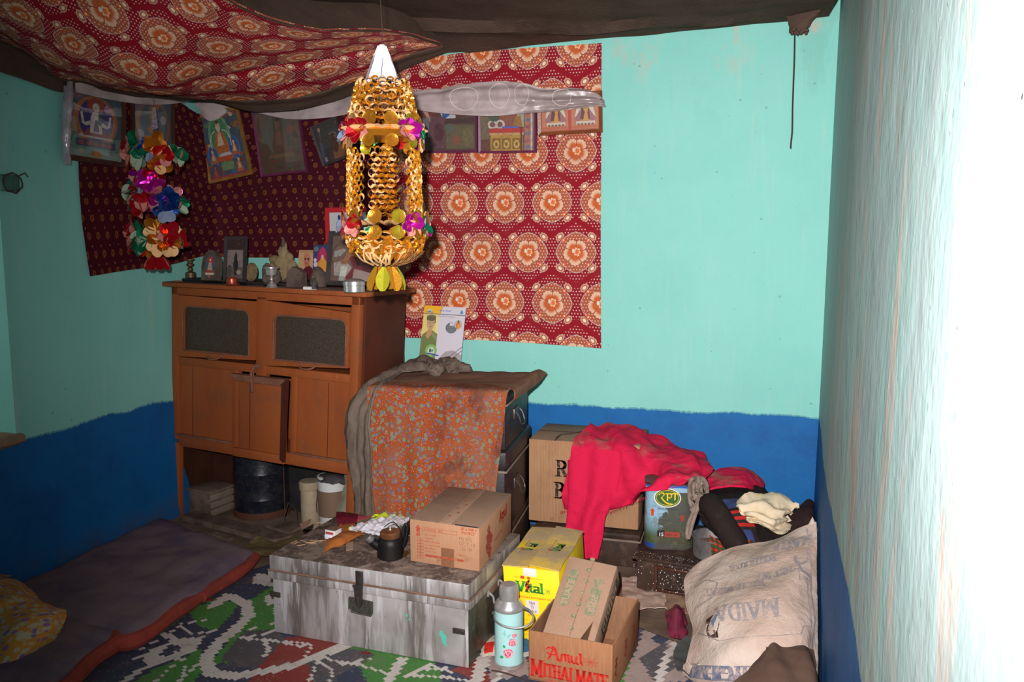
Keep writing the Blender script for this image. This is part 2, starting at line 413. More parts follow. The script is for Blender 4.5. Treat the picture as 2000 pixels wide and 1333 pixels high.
def medallion_cloth():
    """red cotton with staggered orange flower medallions, sprigs and rows of white dots"""
    m = MT('medallion_cotton', (.25, .005, .014), .75, 0, .15)
    u, v, _ = m.xyz('UV')
    PX, PY = .266, .272
    def lat(du, dv):
        a = (((u+du)/PX).fract()-.5)*PX; b = (((v+dv)/(2*PY)).fract()-.5)*(2*PY); return a, b
    ax, ay = lat(0, 0); bx, by = lat(PX/2, PY)
    def dm(x, y): return (x.abs().pow(1.6)+y.abs().pow(1.6)).pow(1/1.6)
    da, db = dm(ax, ay), dm(bx, by)
    k = da.lt(db); nk = k*-1.0+1.0
    x = ax*k + bx*nk; y = ay*k + by*nk; d = da.min(db); gap = (da-db).abs()
    # white dots everywhere but in the zigzag band between rows
    def dots(s, r, jx=0.):
        row = (v/s).floor(); fx = ((u/s + row.mod(2)*.5 + jx).fract()-.5)*s; fy = ((v/s).fract()-.5)*s
        return (fx*fx+fy*fy).sqrt().lt(r)
    wd = dots(.0165, .0036)
    m.mix(wd*gap.gt(.03)*d.gt(.115), (.60, .38, .34))
    # medallion ground
    m.mix(d.ramp(.124, .108)*.55, (.10, .01, .02))
    m.mix(d.lt(.108), (.36, .085, .05))
    m.mix(d.lt(.108)*dots(.0165, .0034, .3), (.66, .42, .27))
    m.mix(d.gt(.1055)*d.lt(.112)*dots(.007, .0026), (.75, .55, .5))
    # carnation
    fxx = x + .002; fyy = y*.95
    rho = (fxx*fxx+fyy*fyy).sqrt(); th = fyy.atan2(fxx)
    R = (th*2.5+.6).sin().abs()*.012 + (th*24).sin()*.0024 + .056
    m.mix(rho.lt(R+.0025), (.16, .03, .02)); m.mix(rho.lt(R), (.66, .40, .27))
    q = rho/R
    m.mix(q.ramp(.84, .56), (.50, .10, .025))
    m.mix((th*2.5+.6).sin().abs().lt(.10)*q.lt(1.0)*q.gt(.45), (.25, .03, .015))
    ix = x-.006; iy = y+.002; ir = (ix*ix*1.3+iy*iy*.8).sqrt(); it = iy.atan2(ix)
    R2 = (it*3+1.0).sin().abs()*.008 + (it*19).sin()*.0015+.015
    m.mix(ir.lt(R2+.002), (.22, .03, .02)); m.mix(ir.lt(R2), (.78, .42, .25)); m.mix(ir.lt(R2*.6), (.62, .14, .04))
    wx = x+.014; wy = y+.008; m.mix((wx*wx*2.2+wy*wy*.8).sqrt().lt(.0105), (.62, .58, .50))
    # four sprigs round each medallion
    sx = x.abs()-.088; sy = y.abs()-.085
    pr_ = sx+sy; tr = sx-sy
    sr = (pr_*pr_*.75+tr*tr*.36).sqrt(); st = tr.atan2(pr_)
    SR = (st*9).sin()*.0018+.0225
    spr = sr.lt(SR)*pr_.gt(-.022)
    m.mix(sr.lt(SR+.002)*pr_.gt(-.025), (.14, .015, .02)); m.mix(spr, (.58, .31, .23))
    m.mix(sr.lt(SR*.74)*pr_.gt(-.020), (.36, .13, .08)); m.mix(sr.lt(SR*.42)*pr_.gt(-.016), (.78, .60, .42))
    cx = x.abs()-.068; cy = y.abs()-.066; cr_ = (cx*cx+cy*cy).sqrt()
    m.mix(cr_.lt(.0105), (.55, .10, .04)); m.mix(cr_.lt(.005), (.85, .50, .25))
    m.mix(m.noise(4, 4).ramp(.5, .8, 0, .25), (.20, .06, .05))
    m.bump(m.noise(7, 4, .6), .3, .02)
    return m.done()

def maroon_cloth():
    m = MT('maroon_print', (.055, .004, .010), .8, 0, .12)
    u, v, _ = m.xyz('UV')
    s = .068; row = (v/s).floor()
    fx = ((u/s+row.mod(2)*.5).fract()-.5)*s; fy = ((v/s).fract()-.5)*s
    r = (fx*fx+fy*fy).sqrt(); th = fy.atan2(fx)
    m.mix(r.lt((th*5).sin()*.0015+.0115+m.noise(60, 2)*.006)*.85, (.19, .065, .02)); m.mix(r.lt(.006), (.13, .02, .012))
    gx = (((u+.02)/s+row.mod(2)*.5).fract()-.5)*s; gy = (((v+.03)/s).fract()-.5)*s
    m.mix((gx*gx+gy*gy).sqrt().lt(.0045)*.7, (.30, .15, .11))
    m.mix(m.noise(90, 2).ramp(.55, .62, 0, .4), (.04, .004, .02))
    m.mix(m.noise(3, 4).ramp(.5, .8, 0, .3), (.05, .015, .012))
    m.bump(m.noise(5, 4, .6), .3, .02)
    return m.done()

def calico():
    """tiny leaves and flowers on orange, with big stains"""
    m = MT('orange_calico', (.25, .038, .014), .85, 0, .1)
    m.mix(m.noise(260, 2, .5, kind='UV').ramp(.49, .53), (.28, .10, .02))
    m.mix(m.noise(190, 2, .5, kind='UV', dist=.8).ramp(.56, .6), (.28, .02, .015))
    for sc, r, c, st in ((40, .33, (.15, .17, .11), (1, .8, 1)), (52, .27, (.11, .11, .20), (.9, 1, 1)), (66, .17, (.50, .17, .19), (1, 1, 1))):
        m.mix(m.voro(sc, 'UV', st).lt(r), c)
    x, y, z = m.xyz('UV')
    st = m.noise(3.6, 5, .65, kind='UV', stretch=(1.2, .8, 1)).ramp(.47, .58)*x.ramp(.28, .42)
    m.mix(st*.85, (.10, .028, .018))
    m.mix(m.noise(3.0, 4, .6, kind='UV').ramp(.50, .66, 0, .55)*y.ramp(.95, 1.1)*x.ramp(.42, .3), (.40, .19, .14))
    # dust on top of the chest
    m.mix(y.lt(.50)*(m.noise(9, 4, kind='UV').ramp(.2, .6, .75, 1)), (.19, .10, .068))
    m.mix(m.noise(3.2, 5, .7).ramp(.42, .7, 0, .6), (.19, .10, .065))
    m.bump(m.noise(9, 4, .6), .35, .01)
    return m.done()

M = {}
M['wall'] = wall_mat('limewash'); M['wall_right'] = wall_mat('limewash_streaked', .9, .75)
M['earth'] = simple('trodden_earth', (.20, .13, .09), .95, dark=(.09, .055, .04), scale=4, amt=.9, bump=.6, bscale=30)
M['medallion'] = medallion_cloth(); M['maroon'] = maroon_cloth(); M['calico'] = calico()
m = MT('brown_sacking', (.095, .060, .046), .95, 0, .05)
m.mix(m.noise(3, 5, .7).ramp(.4, .7, 0, .8), (.062, .040, .031)); m.mix(m.noise(14, 4, .7, stretch=(.15, 1, 1)).ramp(.5, .7, 0, .6), (.085, .050, .036))
m.bump(m.noise(160, 2, .5, stretch=(.3, 1, 1)) + m.noise(3, 4)*2.0, .4, .012); M['sacking'] = m.done()
m = MT('wood', (.29, .072, .018), .6, 0, .3)
m.mix(m.noise(7, 5, .7, stretch=(1, 1, .12)).ramp(.4, .7, 0, .5), (.22, .048, .012)); m.mix(m.noise(3.5, 5, .7).ramp(.5, .75, 0, .6), (.14, .06, .035))
m.mix(m.noise(60, 3, .6, stretch=(1, 1, .2)).ramp(.6, .72, 0, .5), (.30, .12, .06)); m.bump(m.noise(30, 4, .6, stretch=(1, 1, .15)), .25, .004); M['cabinet'] = m.done()
M['cab_edge'] = simple('worn_edge_wood', (.20, .085, .050), .8, dark=(.10, .035, .02), scale=12, bump=.3)
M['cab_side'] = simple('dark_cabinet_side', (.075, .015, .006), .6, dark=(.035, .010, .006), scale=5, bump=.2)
m = MT('wire_mesh', (.035, .022, .014), .6, .3, .3); n = m.voro(230); m.mix(n.gt(.45), (.085, .062, .048)); m.mix(m.noise(4, 4).ramp(.45, .75, 0, .5), (.09, .06, .045))
m.bump(n, .5, .002); M['mesh'] = m.done()
M['dustwood'] = simple('dusty_wood', (.17, .11, .085), .95, dark=(.07, .04, .028), scale=9, amt=.9, bump=.5)
M['darkwood'] = simple('dark_wood', (.045, .022, .014), .7, dark=(.018, .009, .006), scale=8, amt=.9, dust=(.13, .085, .06), bump=.5, stretch=(1, 1, .4))
M['blacktin'] = simple('black_tin', (.022, .022, .026), .5, .25, dark=(.012, .011, .012), scale=7, dust=(.11, .09, .075), bump=.3)
M['dust'] = simple('grey_dust', (.21, .155, .12), 1., dark=(.12, .08, .06), scale=10, bump=.4)
# galvanised tin with streaky vertical reflections painted into its colour
m = MT('galvanised_tin', (.42, .39, .39), .45, .25, .5)
a = m.noise(13, 4, .6, stretch=(1, 1, .13)); m.mix(a.ramp(.42, .60), (.17, .145, .135)); m.mix(m.noise(26, 4, .65, stretch=(1, 1, .10)).ramp(.50, .66, 0, .8), (.66, .62, .64))
m.mix(m.noise(2.2, 4, .6).ramp(.5, .7, 0, .55), (.16, .13, .12)); m.mix(m.noise(70, 3, .6).ramp(.68, .75, 0, .8), (.12, .05, .03))
m.bump(a, .35, .01); M['tin'] = m.done()
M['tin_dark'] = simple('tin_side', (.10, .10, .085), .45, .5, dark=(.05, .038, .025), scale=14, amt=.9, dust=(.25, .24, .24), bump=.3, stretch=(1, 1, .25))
m = MT('sooty_lid', (.20, .140, .115), .9, 0, .2); a = m.noise(9, 6, .75, dist=.7); m.mix(a.ramp(.42, .56), (.080, .052, .042)); m.mix(m.noise(24, 5, .7).ramp(.50, .66, 0, .7), (.30, .22, .185))
m.bump(a, .7, .01); M['lid_dirt'] = m.done()
M['rust'] = simple('rusty_strip', (.24, .13, .09), .7, .2, dark=(.12, .07, .05), scale=20)
M['iron'] = simple('dull_iron', (.10, .085, .08), .45, .7, dark=(.06, .04, .03), scale=30)
M['brass'] = simple('brass', (.42, .25, .09), .25, .9, dark=(.2, .1, .04), scale=12, bump=.1)
M['dullbrass'] = simple('dusty_brass', (.16, .10, .055), .5, .6, dark=(.07, .045, .03), scale=14)
M['copper'] = simple('copper', (.42, .08, .04), .32, .5, dark=(.2, .05, .03), scale=12)
M['steel'] = simple('steel', (.62, .58, .57), .28, .72, dark=(.42, .38, .36), scale=8, amt=.5, bump=.05)
M['alu'] = simple('aluminium', (.33, .31, .31), .42, .7, dark=(.16, .14, .14), scale=14, amt=.8, bump=.2)
M['soot'] = simple('sooty_enamel', (.006, .005, .005), .5, 0, dark=(.012, .009, .008), scale=9, bump=.3, spec=.25)
M['tealid'] = simple('tea_stained_steel', (.22, .08, .035), .3, .6, dark=(.35, .22, .12), scale=10)
def card_mat(name, c, d, ribs=0.):
    m = MT(name, c, .85, 0, .15); m.mix(m.noise(5, 5, .65).ramp(.42, .72, 0, .6), d); m.mix(m.noise(120, 2, .5, stretch=(1, 1, .1)).ramp(.45, .6, 0, .12), (.5, .3, .18))
    m.mix(m.noise(13, 5, .7).ramp(.6, .72, 0, .5), (.17, .09, .05))
    h = m.noise(30, 3, .6)
    if ribs: x, y, z = m.xyz(); h = (x*ribs).sin()*.5 + h*.3
    m.bump(h, .35, .003); return m.done()
M['card'] = card_mat('cardboard', (.39, .20, .115), (.31, .155, .09))
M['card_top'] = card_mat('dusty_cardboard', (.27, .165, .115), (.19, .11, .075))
M['card_ribbed'] = card_mat('ribbed_cardboard', (.35, .19, .10), (.24, .12, .065), 800)
M['card_pale'] = card_mat('scuffed_cardboard', (.34, .205, .14), (.25, .145, .095))
M['card_in'] = card_mat('cardboard_inside', (.24, .12, .065), (.14, .065, .035))
M['tape'] = simple('brown_tape', (.23, .10, .05), .3, dark=(.17, .075, .04), scale=12, bump=.1, spec=.5)
M['yellow'] = simple('yellow_board', (.86, .60, .012), .4, dark=(.76, .50, .01), scale=6, bump=.1, spec=.4)
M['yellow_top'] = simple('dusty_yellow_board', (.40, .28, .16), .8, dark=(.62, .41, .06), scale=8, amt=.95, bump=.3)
M['paper'] = simple('paper', (.66, .60, .58), .8, bump=.1)
m = MT('print', rough=.45, spec=.4); m.attr(); M['print'] = m.done()
m = MT('ink', rough=.9, spec=.1); m.attr(); m.mix(m.noise(70, 3, .7).ramp(.50, .66, 0, .65), (.40, .22, .14)); M['ink'] = m.done()
m = MT('dyed', rough=.9, spec=.1); m.attr(); m.mix(m.noise(30, 4).ramp(.5, .8, 0, .35), (.05, .035, .03)); m.bump(m.noise(150, 2), .4, .003); M['dyed'] = m.done()
m = MT('picture', rough=.35, spec=.4); m.attr(); m.mix(m.noise(60, 5, .75).ramp(.48, .62, 0, .4), (.05, .04, .045)); m.mix(m.noise(90, 3, .7).ramp(.58, .7, 0, .3), (.35, .22, .14)); M['picture'] = m.done()
m = MT('hazy_picture', rough=.4, spec=.4); m.attr(); m.mix(m.noise(6, 5, .7).ramp(.3, .7, .10, .5), (.075, .048, .034)); M['picture_dusty'] = m.done()
M['socket'] = simple('teal_painted_block', (.06, .16, .14), .6, dark=(.03, .07, .07), scale=20)
M['silver'] = simple('silvery_silk', (.46, .40, .44), .3, .4, dark=(.2, .16, .18), scale=20, amt=.6, bump=.15, spec=.7)
M['scarf'] = simple('silk_scarf', (.43, .345, .345), .38, 0, dark=(.25, .19, .185), scale=5, amt=.9, bump=.15, spec=.7)
M['frame_brown'] = simple('brown_frame', (.060, .020, .011), .4, dark=(.03, .012, .01), scale=14)
M['frame_orange'] = simple('orange_frame', (.19, .050, .015), .35, dark=(.12, .03, .01), scale=14)
M['frame_gilt'] = simple('gilt_frame', (.40, .19, .05), .35, .3, dark=(.2, .09, .03), scale=14)
M['frame_black'] = simple('dusty_black_frame', (.030, .026, .027), .6, dark=(.06, .045, .04), scale=14)
M['frame_purple'] = simple('purple_frame', (.13, .020, .065), .4, dark=(.07, .02, .035), scale=14)
M['stone'] = simple('carved_clay', (.105, .075, .062), .95, dark=(.055, .036, .03), scale=16, amt=.9, bump=.8, bscale=70)
M['stone_tan'] = simple('tan_clay', (.20, .135, .075), .95, dark=(.10, .06, .035), scale=20, amt=.9, bump=.8, bscale=70)
M['butter'] = simple('dried_dough', (.23, .17, .085), .8, dark=(.16, .10, .06), scale=10, amt=.8, bump=.3)
M['pink'] = MT('crimson_cotton', (.56, .012, .055), .85, 0, .1).mix(0., (.5, 0, 0)); m = M['pink']
nrm = m.noise(6, 5, .65).ramp(.5, .66, 0, .75); g = m.nt.nodes.new('ShaderNodeNewGeometry'); sp = m.nt.nodes.new('ShaderNodeSeparateXYZ'); m.nt.links.new(g.outputs['Normal'], sp.inputs[0])
m.mix(nrm*E(m.nt, sp.outputs[2]).abs().ramp(.35, .8), (.26, .115, .09)); m.bump(m.noise(9, 5, .6, dist=.9), .6, .02); M['pink'] = m.done()
m = MT('shawl_wool', (.155, .115, .092), .98, 0, .05); m.mix(m.noise(5, 5, .7, stretch=(1.5, 1.5, .5)).ramp(.38, .66), (.075, .052, .040)); m.bump(m.noise(14, 5, .7, stretch=(1.6, 1.6, .5)), .8, .015); M['shawl'] = m.done()
M['mat_top'] = simple('faded_mat', (.18, .125, .14), .98, dark=(.105, .075, .115), scale=3.5, amt=1., dust=(.20, .13, .095), bump=.4, bscale=140)
M['mat_red'] = simple('red_piping', (.28, .042, .028), .95, dark=(.13, .025, .02), scale=9, bump=.4)
m = MT('quilt_print', (.50, .43, .29), .9, 0, .1)
m.mix(m.voro(36, 'UV').gt(.50), (.60, .27, .05)); m.mix(m.noise(30, 3, kind='UV').ramp(.54, .60), (.58, .25, .05)); v1 = m.voro(25, 'UV', (1, 1.1, 1)); m.mix(v1.lt(.30), (.26, .14, .36)); m.mix(v1.lt(.1), (.3, .16, .3))
m.bump(m.noise(7, 4), .5, .02); M['quilt'] = m.done()
M['drum'] = simple('black_drum', (.010, .012, .022), .35, .2, dark=(.03, .028, .03), scale=22, amt=.9, dust=(.075, .07, .068), bump=.3)
M['drum_rust'] = simple('rusty_rim', (.11, .035, .018), .8, .1, dark=(.05, .03, .02), scale=18, bump=.4)
M['cream_plastic'] = simple('cream_plastic', (.37, .29, .20), .5, dark=(.24, .17, .11), scale=11, bump=.1)
M['white_plastic'] = simple('white_plastic', (.62, .60, .60), .35, bump=.05)
M['brown_band'] = simple('brown_band', (.19, .115, .075), .5, bump=.05)
M['greybag'] = simple('grey_polythene', (.085, .075, .080), .35, dark=(.05, .04, .045), scale=8, bump=.4, bscale=25, spec=.5)
M['khaki'] = simple('khaki_sack', (.15, .105, .045), .6, dark=(.09, .06, .03), scale=7, bump=.5, bscale=25)
M['clearbag'] = simple('dull_film', (.34, .31, .22), .3, dark=(.24, .20, .12), scale=7, bump=.3, bscale=20, spec=.6)
M['orange_rag'] = simple('orange_rag', (.36, .11, .022), .95, dark=(.25, .075, .02), scale=9, bump=.5)
M['black_iron'] = simple('blackened_board', (.018, .017, .018), .6, dark=(.035, .032, .03), scale=9, bump=.3)
M['ochre_bits'] = simple('matchstick_wood', (.50, .30, .15), .8, bump=0)
def thin_glass(name, tint=(1, 1, 1), gl=.10, rough=.02, haze=0.):
    mt = bpy.data.materials.new(name); mt.use_nodes = True; nt = mt.node_tree; nt.nodes.clear()
    o = nt.nodes.new('ShaderNodeOutputMaterial'); t = nt.nodes.new('ShaderNodeBsdfTransparent'); t.inputs[0].default_value = (*tint, 1)
    g = nt.nodes.new('ShaderNodeBsdfGlossy'); g.inputs['Roughness'].default_value = rough; mx = nt.nodes.new('ShaderNodeMixShader'); mx.inputs[0].default_value = .03+gl*.2; nt.links.new(t.outputs[0], mx.inputs[1]); nt.links.new(g.outputs[0], mx.inputs[2])
    if haze:
        d = nt.nodes.new('ShaderNodeBsdfDiffuse'); d.inputs[0].default_value = (.25, .2, .17, 1); m2 = nt.nodes.new('ShaderNodeMixShader'); m2.inputs[0].default_value = haze
        nt.links.new(mx.outputs[0], m2.inputs[1]); nt.links.new(d.outputs[0], m2.inputs[2]); mx = m2
    nt.links.new(mx.outputs[0], o.inputs[0]); return mt
M['glass'] = thin_glass('pane_glass'); M['dusty_glass'] = thin_glass('dusty_pane_glass', haze=.04); M['jar_glass'] = thin_glass('jar_glass', (.8, .85, .8), .5, .05, .1)
def foil(name, c, r=.22, metal=.75):
    m = MT(name, c, r, metal, .8); m.bump(m.noise(55, 3, .6), .35, .004); return m.done()
M['gold'] = foil('gold_foil', (.78, .35, .03)); M['lime'] = foil('lime_gold_foil', (.55, .50, .03), .2, .6); M['foil_red'] = foil('red_foil', (.55, .008, .02)); M['foil_green'] = foil('green_foil', (.006, .24, .11))
M['foil_magenta'] = foil('magenta_foil', (.55, .01, .38)); M['foil_blue'] = foil('blue_foil', (.01, .05, .26)); M['foil_orange'] = foil('orange_foil', (.50, .15, .01)); M['foil_silver'] = foil('silver_foil', (.6, .5, .62), .15, .9)
M['paper_tan'] = simple('paper_backing', (.62, .37, .17), .8, bump=0); M['paper_pink'] = simple('pink_paper_backing', (.42, .15, .13), .8, bump=0); M['paper_green'] = simple('pale_green_backing', (.26, .34, .25), .8, bump=0)
M['paper_blue'] = simple('bluish_paper_backing', (.16, .20, .30), .8, bump=0)
M['paper_white'] = simple('white_paper', (.72, .68, .76), .6, bump=0)
M['string'] = simple('string', (.05, .03, .025), .9, bump=0)

M['rope'] = simple('grey_rope', (.24, .18, .145), .95, dark=(.14, .10, .08), scale=30, amt=.8, bump=.5)
M['card_orange'] = card_mat('orange_cardboard', (.31, .135, .066), (.25, .10, .048))
M['flask'] = simple('pale_blue_enamel', (.36, .60, .60), .3, dark=(.33, .55, .55), scale=8, bump=.06, bscale=14, spec=.5)
m = MT('ink2', rough=.8, spec=.1); m.attr(); m.mix(m.noise(80, 3, .7).ramp(.60, .72, 0, .5), (.31, .135, .066)); M['ink2'] = m.done()
m = MT('inkpale', rough=.9, spec=.1); m.attr(); m.mix(m.noise(40, 4, .7).ramp(.42, .62, 0, .85), (.37, .225, .15)); M['inkpale'] = m.done()
m = MT('sackink', rough=.9, spec=.1); m.attr(); m.mix(m.noise(34, 4, .7).ramp(.42, .66, 0, .8), (.44, .32, .265)); M['sackink'] = m.done()
m = MT('rug_plastic', rough=.6, spec=.3); m.attr(); m.mix(m.noise(6, 5, .7).ramp(.52, .72, 0, .45), (.20, .13, .11)); m.mix(m.noise(60, 3, .7).ramp(.66, .74, 0, .6), (.08, .05, .045)); m.bump(m.noise(120, 2), .3, .002); M['rug'] = m.done()
M['palebag'] = simple('pale_polythene', (.50, .36, .29), .4, dark=(.38, .26, .20), scale=9, amt=.8, bump=.4, bscale=25, spec=.6)
M['maroonbag'] = simple('maroon_polythene', (.20, .025, .055), .35, dark=(.12, .02, .035), scale=12, bump=.4, bscale=25, spec=.6)
M['khaki_grey'] = simple('greenish_grey_cloth', (.06, .065, .06), .9, dark=(.04, .04, .04), scale=9, bump=.4)
M['scrap_red'] = simple('dark_red_paper', (.22, .012, .018), .8, bump=0)

# ================================================================ room
def xr(Y, z):            # the right wall leans and closes in towards the door
    k = [(-1.2, .17), (0, .205), (1, .235), (1.7, .262), (2.5, .297), (3.4, .345), (4.6, .405)]
    for (a, p), (b, q) in zip(k, k[1:]):
        if Y <= b or b == 4.6:
            x = p+(q-p)*(Y-a)/(b-a); break
    return x + .012*(z-.9) + .006*math.sin(Y*3.1+z*1.3)
BW, LW = 4.40, -3.15
def wavy(p, a=.006): return a*noise.fractal(Vector(p)*1.3, 1., 2., 3)
mb = MB(); g = [[Vector((-3.5+i*.1, BW+.0, .0+j*.1)) for i in range(43)] for j in range(33)]
g = [[p+Vector((0, wavy(p), 0)) for p in r] for r in g]
sheet(None, raw=g, th=.25, mb=mb); struct(mb.build('wall_back', M['wall']))
g = [[Vector((xr(4.7-i*.1, j*.1), 4.7-i*.1, j*.1)) for i in range(60)] for j in range(33)]
mb = MB(); sheet(None, raw=g, th=.25, mb=mb); struct(mb.build('wall_right', M['wall_right']))
# left wall with a deep window recess that starts 2.9 m in
def left_wall():
    mb = MB(); y0, y1, z0, z1 = 1.95, 2.895, .725, 2.15
    def pan(ya, yb, za, zb):
        n, k = max(1, int((yb-ya)/.12)), max(1, int((zb-za)/.12))
        g = [[Vector((LW, ya+(yb-ya)*i/n, za+(zb-za)*j/k)) for i in range(n+1)] for j in range(k+1)]
        idx = [[mb.add(p) for p in r] for r in g]
        for j in range(k):
            for i in range(n): mb.face((idx[j][i], idx[j][i+1], idx[j+1][i+1], idx[j+1][i]))
    pan(-1.2, y0, 0, 3.2); pan(y1, 4.65, 0, 3.2); pan(y0, y1, 0, z0); pan(y0, y1, z1, 3.2)
    for q in ([(LW, y1, z0), (LW, y1, z1), (LW-.45, y1-.03, z1), (LW-.45, y1-.03, z0)], [(LW, y0, z1), (LW, y0, z0), (LW-.45, y0, z0), (LW-.45, y0, z1)],
              [(LW, y1, z1), (LW, y0, z1), (LW-.45, y0, z1), (LW-.45, y1, z1)], [(LW, y0, z0), (LW, y1, z0), (LW-.45, y1, z0), (LW-.45, y0, z0)]):
        mb.poly(q)
    struct(mb.build('wall_left', M['wall']))
    w = MB()
    for a, b in (((LW-.42, y0+.03, (z0+z1)/2), (.05, .06, z1-z0)), ((LW-.42, y1-.06, (z0+z1)/2), (.05, .06, z1-z0)), ((LW-.42, (y0+y1)/2, z1-.03), (.05, y1-y0, .06)), ((LW-.42, (y0+y1)/2, z0+.03), (.05, y1-y0, .06)), ((LW-.42, (y0+y1)/2, (z0+z1)/2), (.04, .04, z1-z0))):
        w.box(a, b, bev=.004)
    wo = struct(w.build('window_1', M['darkwood']))
    gl = MB().box((LW-.42, (y0+y1)/2, (z0+z1)/2), (.004, y1-y0-.1, z1-z0-.1)).build('window_pane', M['glass'], wo)
    sl = sheet([[(LW-.44, y0, z0+.006), (LW-.44, y1-.02, z0+.006)], [(LW-.2, y0, z0+.008), (LW-.2, y1, z0+.01)], [(LW+.012, y0, z0+.004), (LW+.012, y1+.02, z0+.004)], [(LW+.012, y0, z0-.03), (LW+.01, y1+.01, z0-.02)]], 24, 12, .004, 9, th=.012, clamp=False)
    struct(sl.build('trim_1', M['sill']))
M['sill'] = simple('bare_plaster', (.30, .19, .13), .95, dark=(.2, .12, .08), scale=9, bump=.5)
left_wall()
mb = MB(); g = [[Vector((-3.3+i*.15, -1.2+j*.15, 0)) for i in range(27)] for j in range(40)]
g = [[p+Vector((0, 0, -.012+.010*noise.fractal(p*2, 1, 2, 3))) for p in r] for r in g]
sheet(None, raw=g, th=.1, mb=mb); struct(mb.build('floor', M['earth']))
struct(MB().box((-1.4, 1.7, 3.05), (4.3, 6, .08)).build('ceiling', M['darkwood']))
# broken wall spots on the left wall: a socket hole with a torn rim
t = thing('broken_wall_socket', 'broken teal-painted socket stub on the left wall, left of the framed pictures', 'wall socket', tuple(atx(8, 358, LW)), 0)
mb = MB().box((.02, 0, 0), (.05, .09, .07), bev=.012); mb.build('socket_block', M['socket'] if 'socket' in M else M['wall'], t)
mb = MB(); mb.tube([Vector((.048, .05*math.cos(a*.5), .042*math.sin(a*.5)+.004*math.sin(a*3))) for a in range(13)], .004, 5, closed=True); mb.tube([(.03, .04, .03), (.04, .075, .05), (.03, .10, .035)], .003, 5); mb.build('torn_rim', M['sacking'], t)

# ================================================================ the cabinet
CO, CR = Vector((-3.14, 3.96, 0)), math.radians(-10.5)
CXF = Matrix(((1, 0, .0625, -.0625*1.357), (0, 1, 0, 0), (-.016, 0, 1, 0), (0, 0, 0, 1)))   # the old cabinet leans and dips
def cmb(): m = MB(); m.xf = CXF; return m
cab = thing('altar_cabinet', 'orange-brown wooden cabinet with two mesh windows, standing in the left corner', 'cabinet', CO, CR)
m = cmb(); D = .40
m.box((.045, .02, .93), (.05, .04, .92), bev=.004); m.box((1.305, .02, .93), (.05, .04, .92), bev=.004)       # outer stiles
m.box((.69, .018, 1.11), (.07, .036, .44), bev=.004)
m.box((.675, .02, 1.335), (1.31, .04, .045), bev=.003); m.box((.675, .02, .935), (1.21, .034, .045), bev=.003)
m.box((.675, .02, .465), (1.21, .04, .062), bev=.006)
for x in (.505, .918): m.box((x, .02, .70), (.04, .036, .43), bev=.004)
m.box((.675, D-.01, .90), (1.30, .02, .95)); m.box((.675, D/2, .44), (1.28, D-.02, .02)); m.box((.675, D/2, .945), (1.28, D-.02, .02))
m.build('carcass', M['cabinet'], cab)
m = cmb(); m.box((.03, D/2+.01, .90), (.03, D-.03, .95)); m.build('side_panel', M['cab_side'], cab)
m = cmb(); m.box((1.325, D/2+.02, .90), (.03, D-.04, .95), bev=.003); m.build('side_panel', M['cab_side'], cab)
m = cmb()
m.box((.045, .02, .22), (.05, .04, .46), bev=.004); m.build('leg', M['cabinet'], cab)
m = cmb(); m.box((1.305, .02, .22), (.05, .04, .46), bev=.004); m.build('leg', M['cabinet'], cab)
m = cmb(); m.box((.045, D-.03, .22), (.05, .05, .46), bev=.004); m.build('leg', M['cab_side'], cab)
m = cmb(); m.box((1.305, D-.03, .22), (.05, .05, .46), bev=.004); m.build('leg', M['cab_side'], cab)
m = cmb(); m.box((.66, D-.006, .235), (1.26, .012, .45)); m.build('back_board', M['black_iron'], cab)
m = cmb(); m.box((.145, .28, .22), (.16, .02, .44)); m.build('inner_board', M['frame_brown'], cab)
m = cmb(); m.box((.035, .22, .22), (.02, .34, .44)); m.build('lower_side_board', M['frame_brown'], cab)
m = cmb(); m.box((.69, .18, 1.372), (1.42, .45, .026), bev=.006); top = m.build('cabinet_top', [M['cabinet'], M['dustwood']], cab)
for p in top.data.polygons:
    if p.normal.z > .9: p.material_index = 1
m = cmb(); m.box((.42, .23, 1.393), (.86, .26, .014), bev=.003); m.build('shelf_board', M['black_iron'], cab)
def rrect(x0, x1, z0, z1, r, n=6, corners=(0, 0, 1, 1)):
    out = []
    for (cx, cz, a0), k in zip(((x0+r, z0+r, 180), (x1-r, z0+r, 270), (x1-r, z1-r, 0), (x0+r, z1-r, 90)), corners):
        if k: out += arc(cx, cz, r, r, a0, a0+90, n)
        else: out.append({180: (x0, z0), 270: (x1, z0), 0: (x1, z1), 90: (x0, z1)}[a0])
    return out
